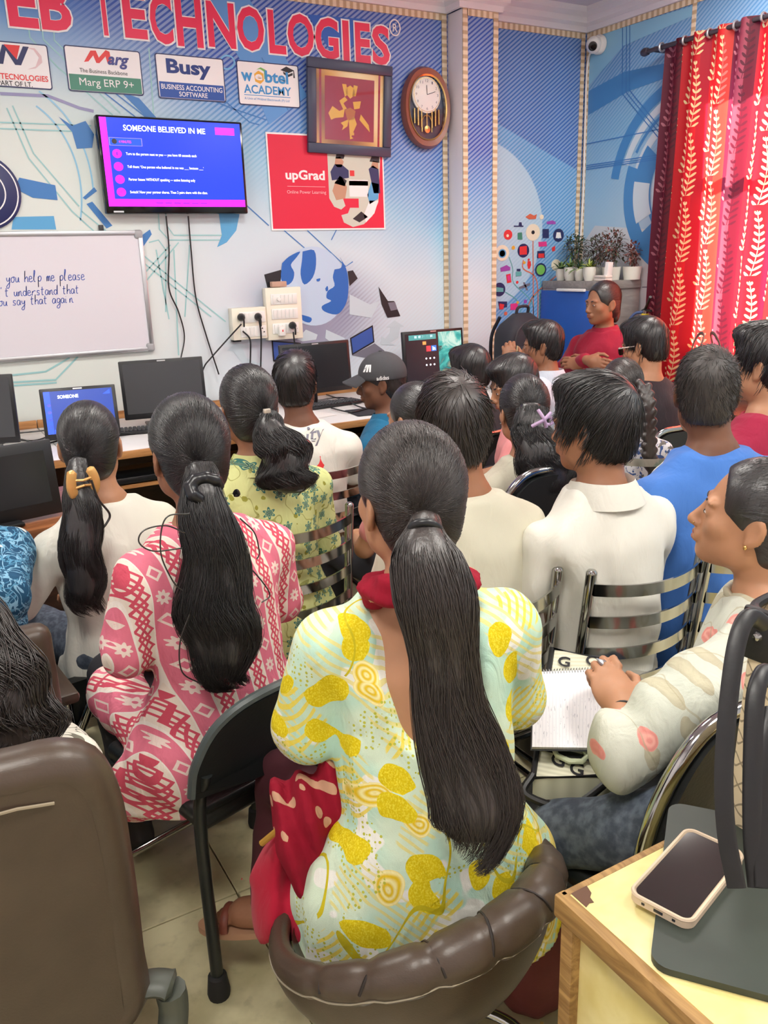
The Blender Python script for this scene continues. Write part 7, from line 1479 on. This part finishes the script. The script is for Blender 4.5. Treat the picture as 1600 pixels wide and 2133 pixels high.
# 19 girl with the notebook
p = person('girl in a cream rose print blouse writing in a notebook', (1578, 945, 1.62), 35, 36, 12, sh=.45, lean=.03, sk='warm', wS=1.02, hair='sleek', tie=(.1, -.9, -.35), strands=2600, srad=.0008, lift=.003, pony=[(1612, 1090, 1.66, .03), (1640, 1150, 1.66, .035), (1650, 1220, 1.64, .03)], pony_n=300, top=FR_, sleeve='none', infl=.012, shd=.055, hg=.0075, wr=.0055, hb=.0042, pants=JEANS, collar='crew',
           arms=[(lambda p: p.px(1300, 1560, 1.50), lambda p: p.px(1300, 1490, 1.60), (.62, .45, .42), (-.75, -.2, .62)), (lambda p: (.20, .06, .60), lambda p: (.08, .26, .56))], hands=(.95, .6),
           extra=[lambda p: s_cap(p.S[0], p.S[0]*.5+p.EL[0]*.5, .064, .074), lambda p: s_cap(p.S[0]*.5+p.EL[0]*.5, p.EL[0]+np.array([0, 0, .0]), .074, .062), lambda p: s_cap(p.EL[0], p.px(1275, 1580, 1.50), .055, .035), lambda p: s_cap(p.EL[0], p.EL[0]*.35+p.WR[0]*.65, .064, .036), lambda p: s_cap(p.S[1], p.EL[1], .06, .06), lambda p: s_cap(p.EL[1], p.WR[1], .055, .04)],
           legs=lambda p: [[p.px(1400, 1735, 1.47), p.px(1165, 1735, 1.62), p.px(1170, 1950, 1.85)], [(.09, .02, .535), (.10, .44, .53), (.10, .40, .10)]])
wr_ = p.WR[0]; ring(MB(), wr_, .031, .0022, 0, ax=tuple(p.EL[0]-wr_)).build('thread_bracelet', BLK, p.e, 60); MB().ell(tuple(p.hc+p.Rh @ np.array([-.080, -.002, -.036])), (.004, .004, .005), n=10).build('earring', GOLD, p.e); p.onhead('nose_pin', MB().ell((-.0175, .100, -.034), (.002, .002, .002), n=8), GOLD)
nbk = [atz(1112, 1402, .705), atz(1252, 1396, .705), atz(1250, 1560, .625), atz(1108, 1558, .625)]
NBM = NT('ruled_paper'); x, y, z = NBM.xyz('UV'); ruled = ((x*20.).fr() < .07); wri = (NBM.noise(NBM.vec(x*60., y*9., 0.), 1., 3).step(.60, .64))*(((x*20.).fr()-.5).ab() < .28)*(y < .62); NBM.base(NBM.mix(wri*.55, NBM.mix(ruled*.5, srgb(238, 236, 240), srgb(150, 152, 170)), srgb(110, 112, 132))).set(rough=.6)
nte = empty('notebook', np.mean(nbk, 0)); tag(nte, 'open spiral notebook with ruled handwritten page on a lap', 'notebook'); c = np.mean(nbk, 0); qv = [np.asarray(a)-c for a in nbk]; nn = unit(np.cross(qv[1]-qv[0], qv[3]-qv[0])); nn = nn if nn[2] > 0 else -nn
m = MB(); m.add([a+nn*.004 for a in qv]+[a-nn*.004 for a in qv], [(0, 1, 2, 3), (7, 6, 5, 4), (0, 4, 5, 1), (1, 5, 6, 2), (2, 6, 7, 3), (3, 7, 4, 0)]); me = m.mesh('pages', 0); uvl = me.uv_layers.new(name='UVMap'); UVc = [(0, 1), (1, 1), (1, 0), (0, 0)]*2
for lp in me.loops: uvl.data[lp.index].uv = UVc[lp.vertex_index]
me.materials.append(NBM.m); link('pages', me, nte); MB().add([a*1.03-nn*.004 for a in qv]+[a*1.03-nn*.006 for a in qv], [(0, 1, 2, 3), (7, 6, 5, 4), (0, 4, 5, 1), (1, 5, 6, 2), (2, 6, 7, 3), (3, 7, 4, 0)]).build('cover', DKG, nte, 0)
me = ring(MB(), (0, 0, 0), .007, .0009, 0, 10, ax=tuple(qv[1]-qv[0])).mesh('spiral_ring'); me.materials.append(alu)
for i in range(24): o = link('spiral_ring', me, nte); o.location = qv[0]+(qv[1]-qv[0])*((i+.5)/24)
wpn = p.R @ (p.WR[0])+p.root
pe = empty('pen', (0, 0, 0)); tag(pe, 'silver grey pen in the writing hand above the notebook', 'pen'); a, b = atd(1243, 1372, 1.70), atd(1338, 1445, 1.62); MB().tube([a+(b-a)*t for t in (0, .06, .1, .55, .58, 1.)], [.0015, .004, .006, .006, .0055, .0055], 10).build('barrel', M('pen_silver', (176, 180, 190), .3, .6), pe); MB().tube([a+(b-a)*.15+np.array([0, 0, .008]), a+(b-a)*.5+np.array([0, 0, .008])], .002, 6).build('clip', CHROME, pe)
# monogram handbag under the notebook
GGM = NT('monogram_canvas'); x, y, z = GGM.xyz(); GGM.base(GGM.mix(((x+y)*420.).sin()*.5+.5, srgb(214, 212, 186), srgb(234, 232, 208))).set(rough=.6)
gg = empty('monogram_handbag', np.mean(nbk, 0)-np.array([.0, 0, .052])); tag(gg, 'cream monogram handbag with black trim under the notebook', 'handbag'); ggc = np.mean(nbk, 0)-np.array([0, 0, .052])
q = [atz(1150, 1352, .69), atz(1262, 1372, .69), atz(1275, 1615, .575), atz(1110, 1622, .575)]; q = [np.asarray(a)-ggc for a in q]
m = MB(); m.add([a for a in q]+[a-np.array([0, 0, .05]) for a in q], [(0, 1, 2, 3), (7, 6, 5, 4), (0, 4, 5, 1), (1, 5, 6, 2), (2, 6, 7, 3), (3, 7, 4, 0)]); m.build('body', GGM.m, gg, 0); MB().tube(q, .007, 8, closed=True).build('piping', BLK, gg)
for (u, v) in ((.25, .9), (.75, .95), (.3, .12), (.8, .14), (.55, .05)):
    c = (q[0]*(1-u)+q[1]*u)*v+(q[3]*(1-u)+q[2]*u)*(1-v); ex = unit(q[1]-q[0]); ey = unit(q[0]-q[3]); text_mb('G', lambda a, b, k: tuple(c+ex*a+ey*b+np.array([0, 0, .0025])), -.014, -.016, .014, .016, .02).build('monogram', BLACK, gg, 0)
bk = (q[3]*.55+q[2]*.45)*.86+(q[0]+q[1])*.07; MB().tube([bk+unit(q[1]-q[0])*.035*math.cos(t)+unit(q[0]-q[3])*.022*math.sin(t)+np.array([0, 0, .012]) for t in np.linspace(PI/4, 2.25*PI, 9)[:-1]], .006, 8, closed=True).build('clear_buckle', M('pale_acrylic', (214, 222, 190), .15), gg); MB().tube([bk-unit(q[1]-q[0])*.06+np.array([0, 0, .008]), bk+unit(q[1]-q[0])*.06+np.array([0, 0, .008])], .010, 8, flat=((0, 0, 1), .3)).build('buckle_strap', TBL, gg)
MB().tube(cr([q[3]+np.array([0, 0, .01]), q[3]-unit(q[1]-q[0])*.01-unit(q[0]-q[3])*.04, (q[3]+q[2])/2-unit(q[0]-q[3])*.06-np.array([0, 0, .01]), q[2]-unit(q[0]-q[3])*.02+np.array([0, 0, .01])], 6), .008, 8).build('strap', TBL, gg)
# 20, 21 cut by the left edge
p = person('person in a dark blue floral shirt at the left edge', (-190, 850, 2.02), -5, 10, 0, sk='tan', wS=1.1, hair='sleek', tie=(0, -.9, -.3), strands=200, top=FB_, sleeve='elbow', infl=.014, wr=.003, pants=JEANS, kurta=True, arms=[None, (lambda p: p.px(10, 1240, 2.0), lambda p: p.px(10, 1390, 2.15))], extra=[lambda p: s_cap(p.px(15, 1300, 2.05), p.px(35, 1390, 2.1), .045, .04)])
p = person('person with long loose dark hair in the office chair at lower left', (-175, 1180, 1.42), -5, -5, 0, sh=.44, lean=.04, sk='tan', wS=1.1, hair='full', hmat=HAIRB, tie=(.2, -.8, -.55), strands=300, top=FLN, sleeve='elbow', infl=.014, arms=[None, (lambda p: p.px(140, 1600, 1.42), lambda p: p.px(140, 1660, 1.62))],
           pony=[(-90, 1290, -.06, .06), (-40, 1380, -.10, .075), (0, 1460, -.12, .08), (25, 1530, -.13, .08), (40, 1600, -.14, .05)], pony_n=1400, pony_wave=.012, pony_flat=.6)
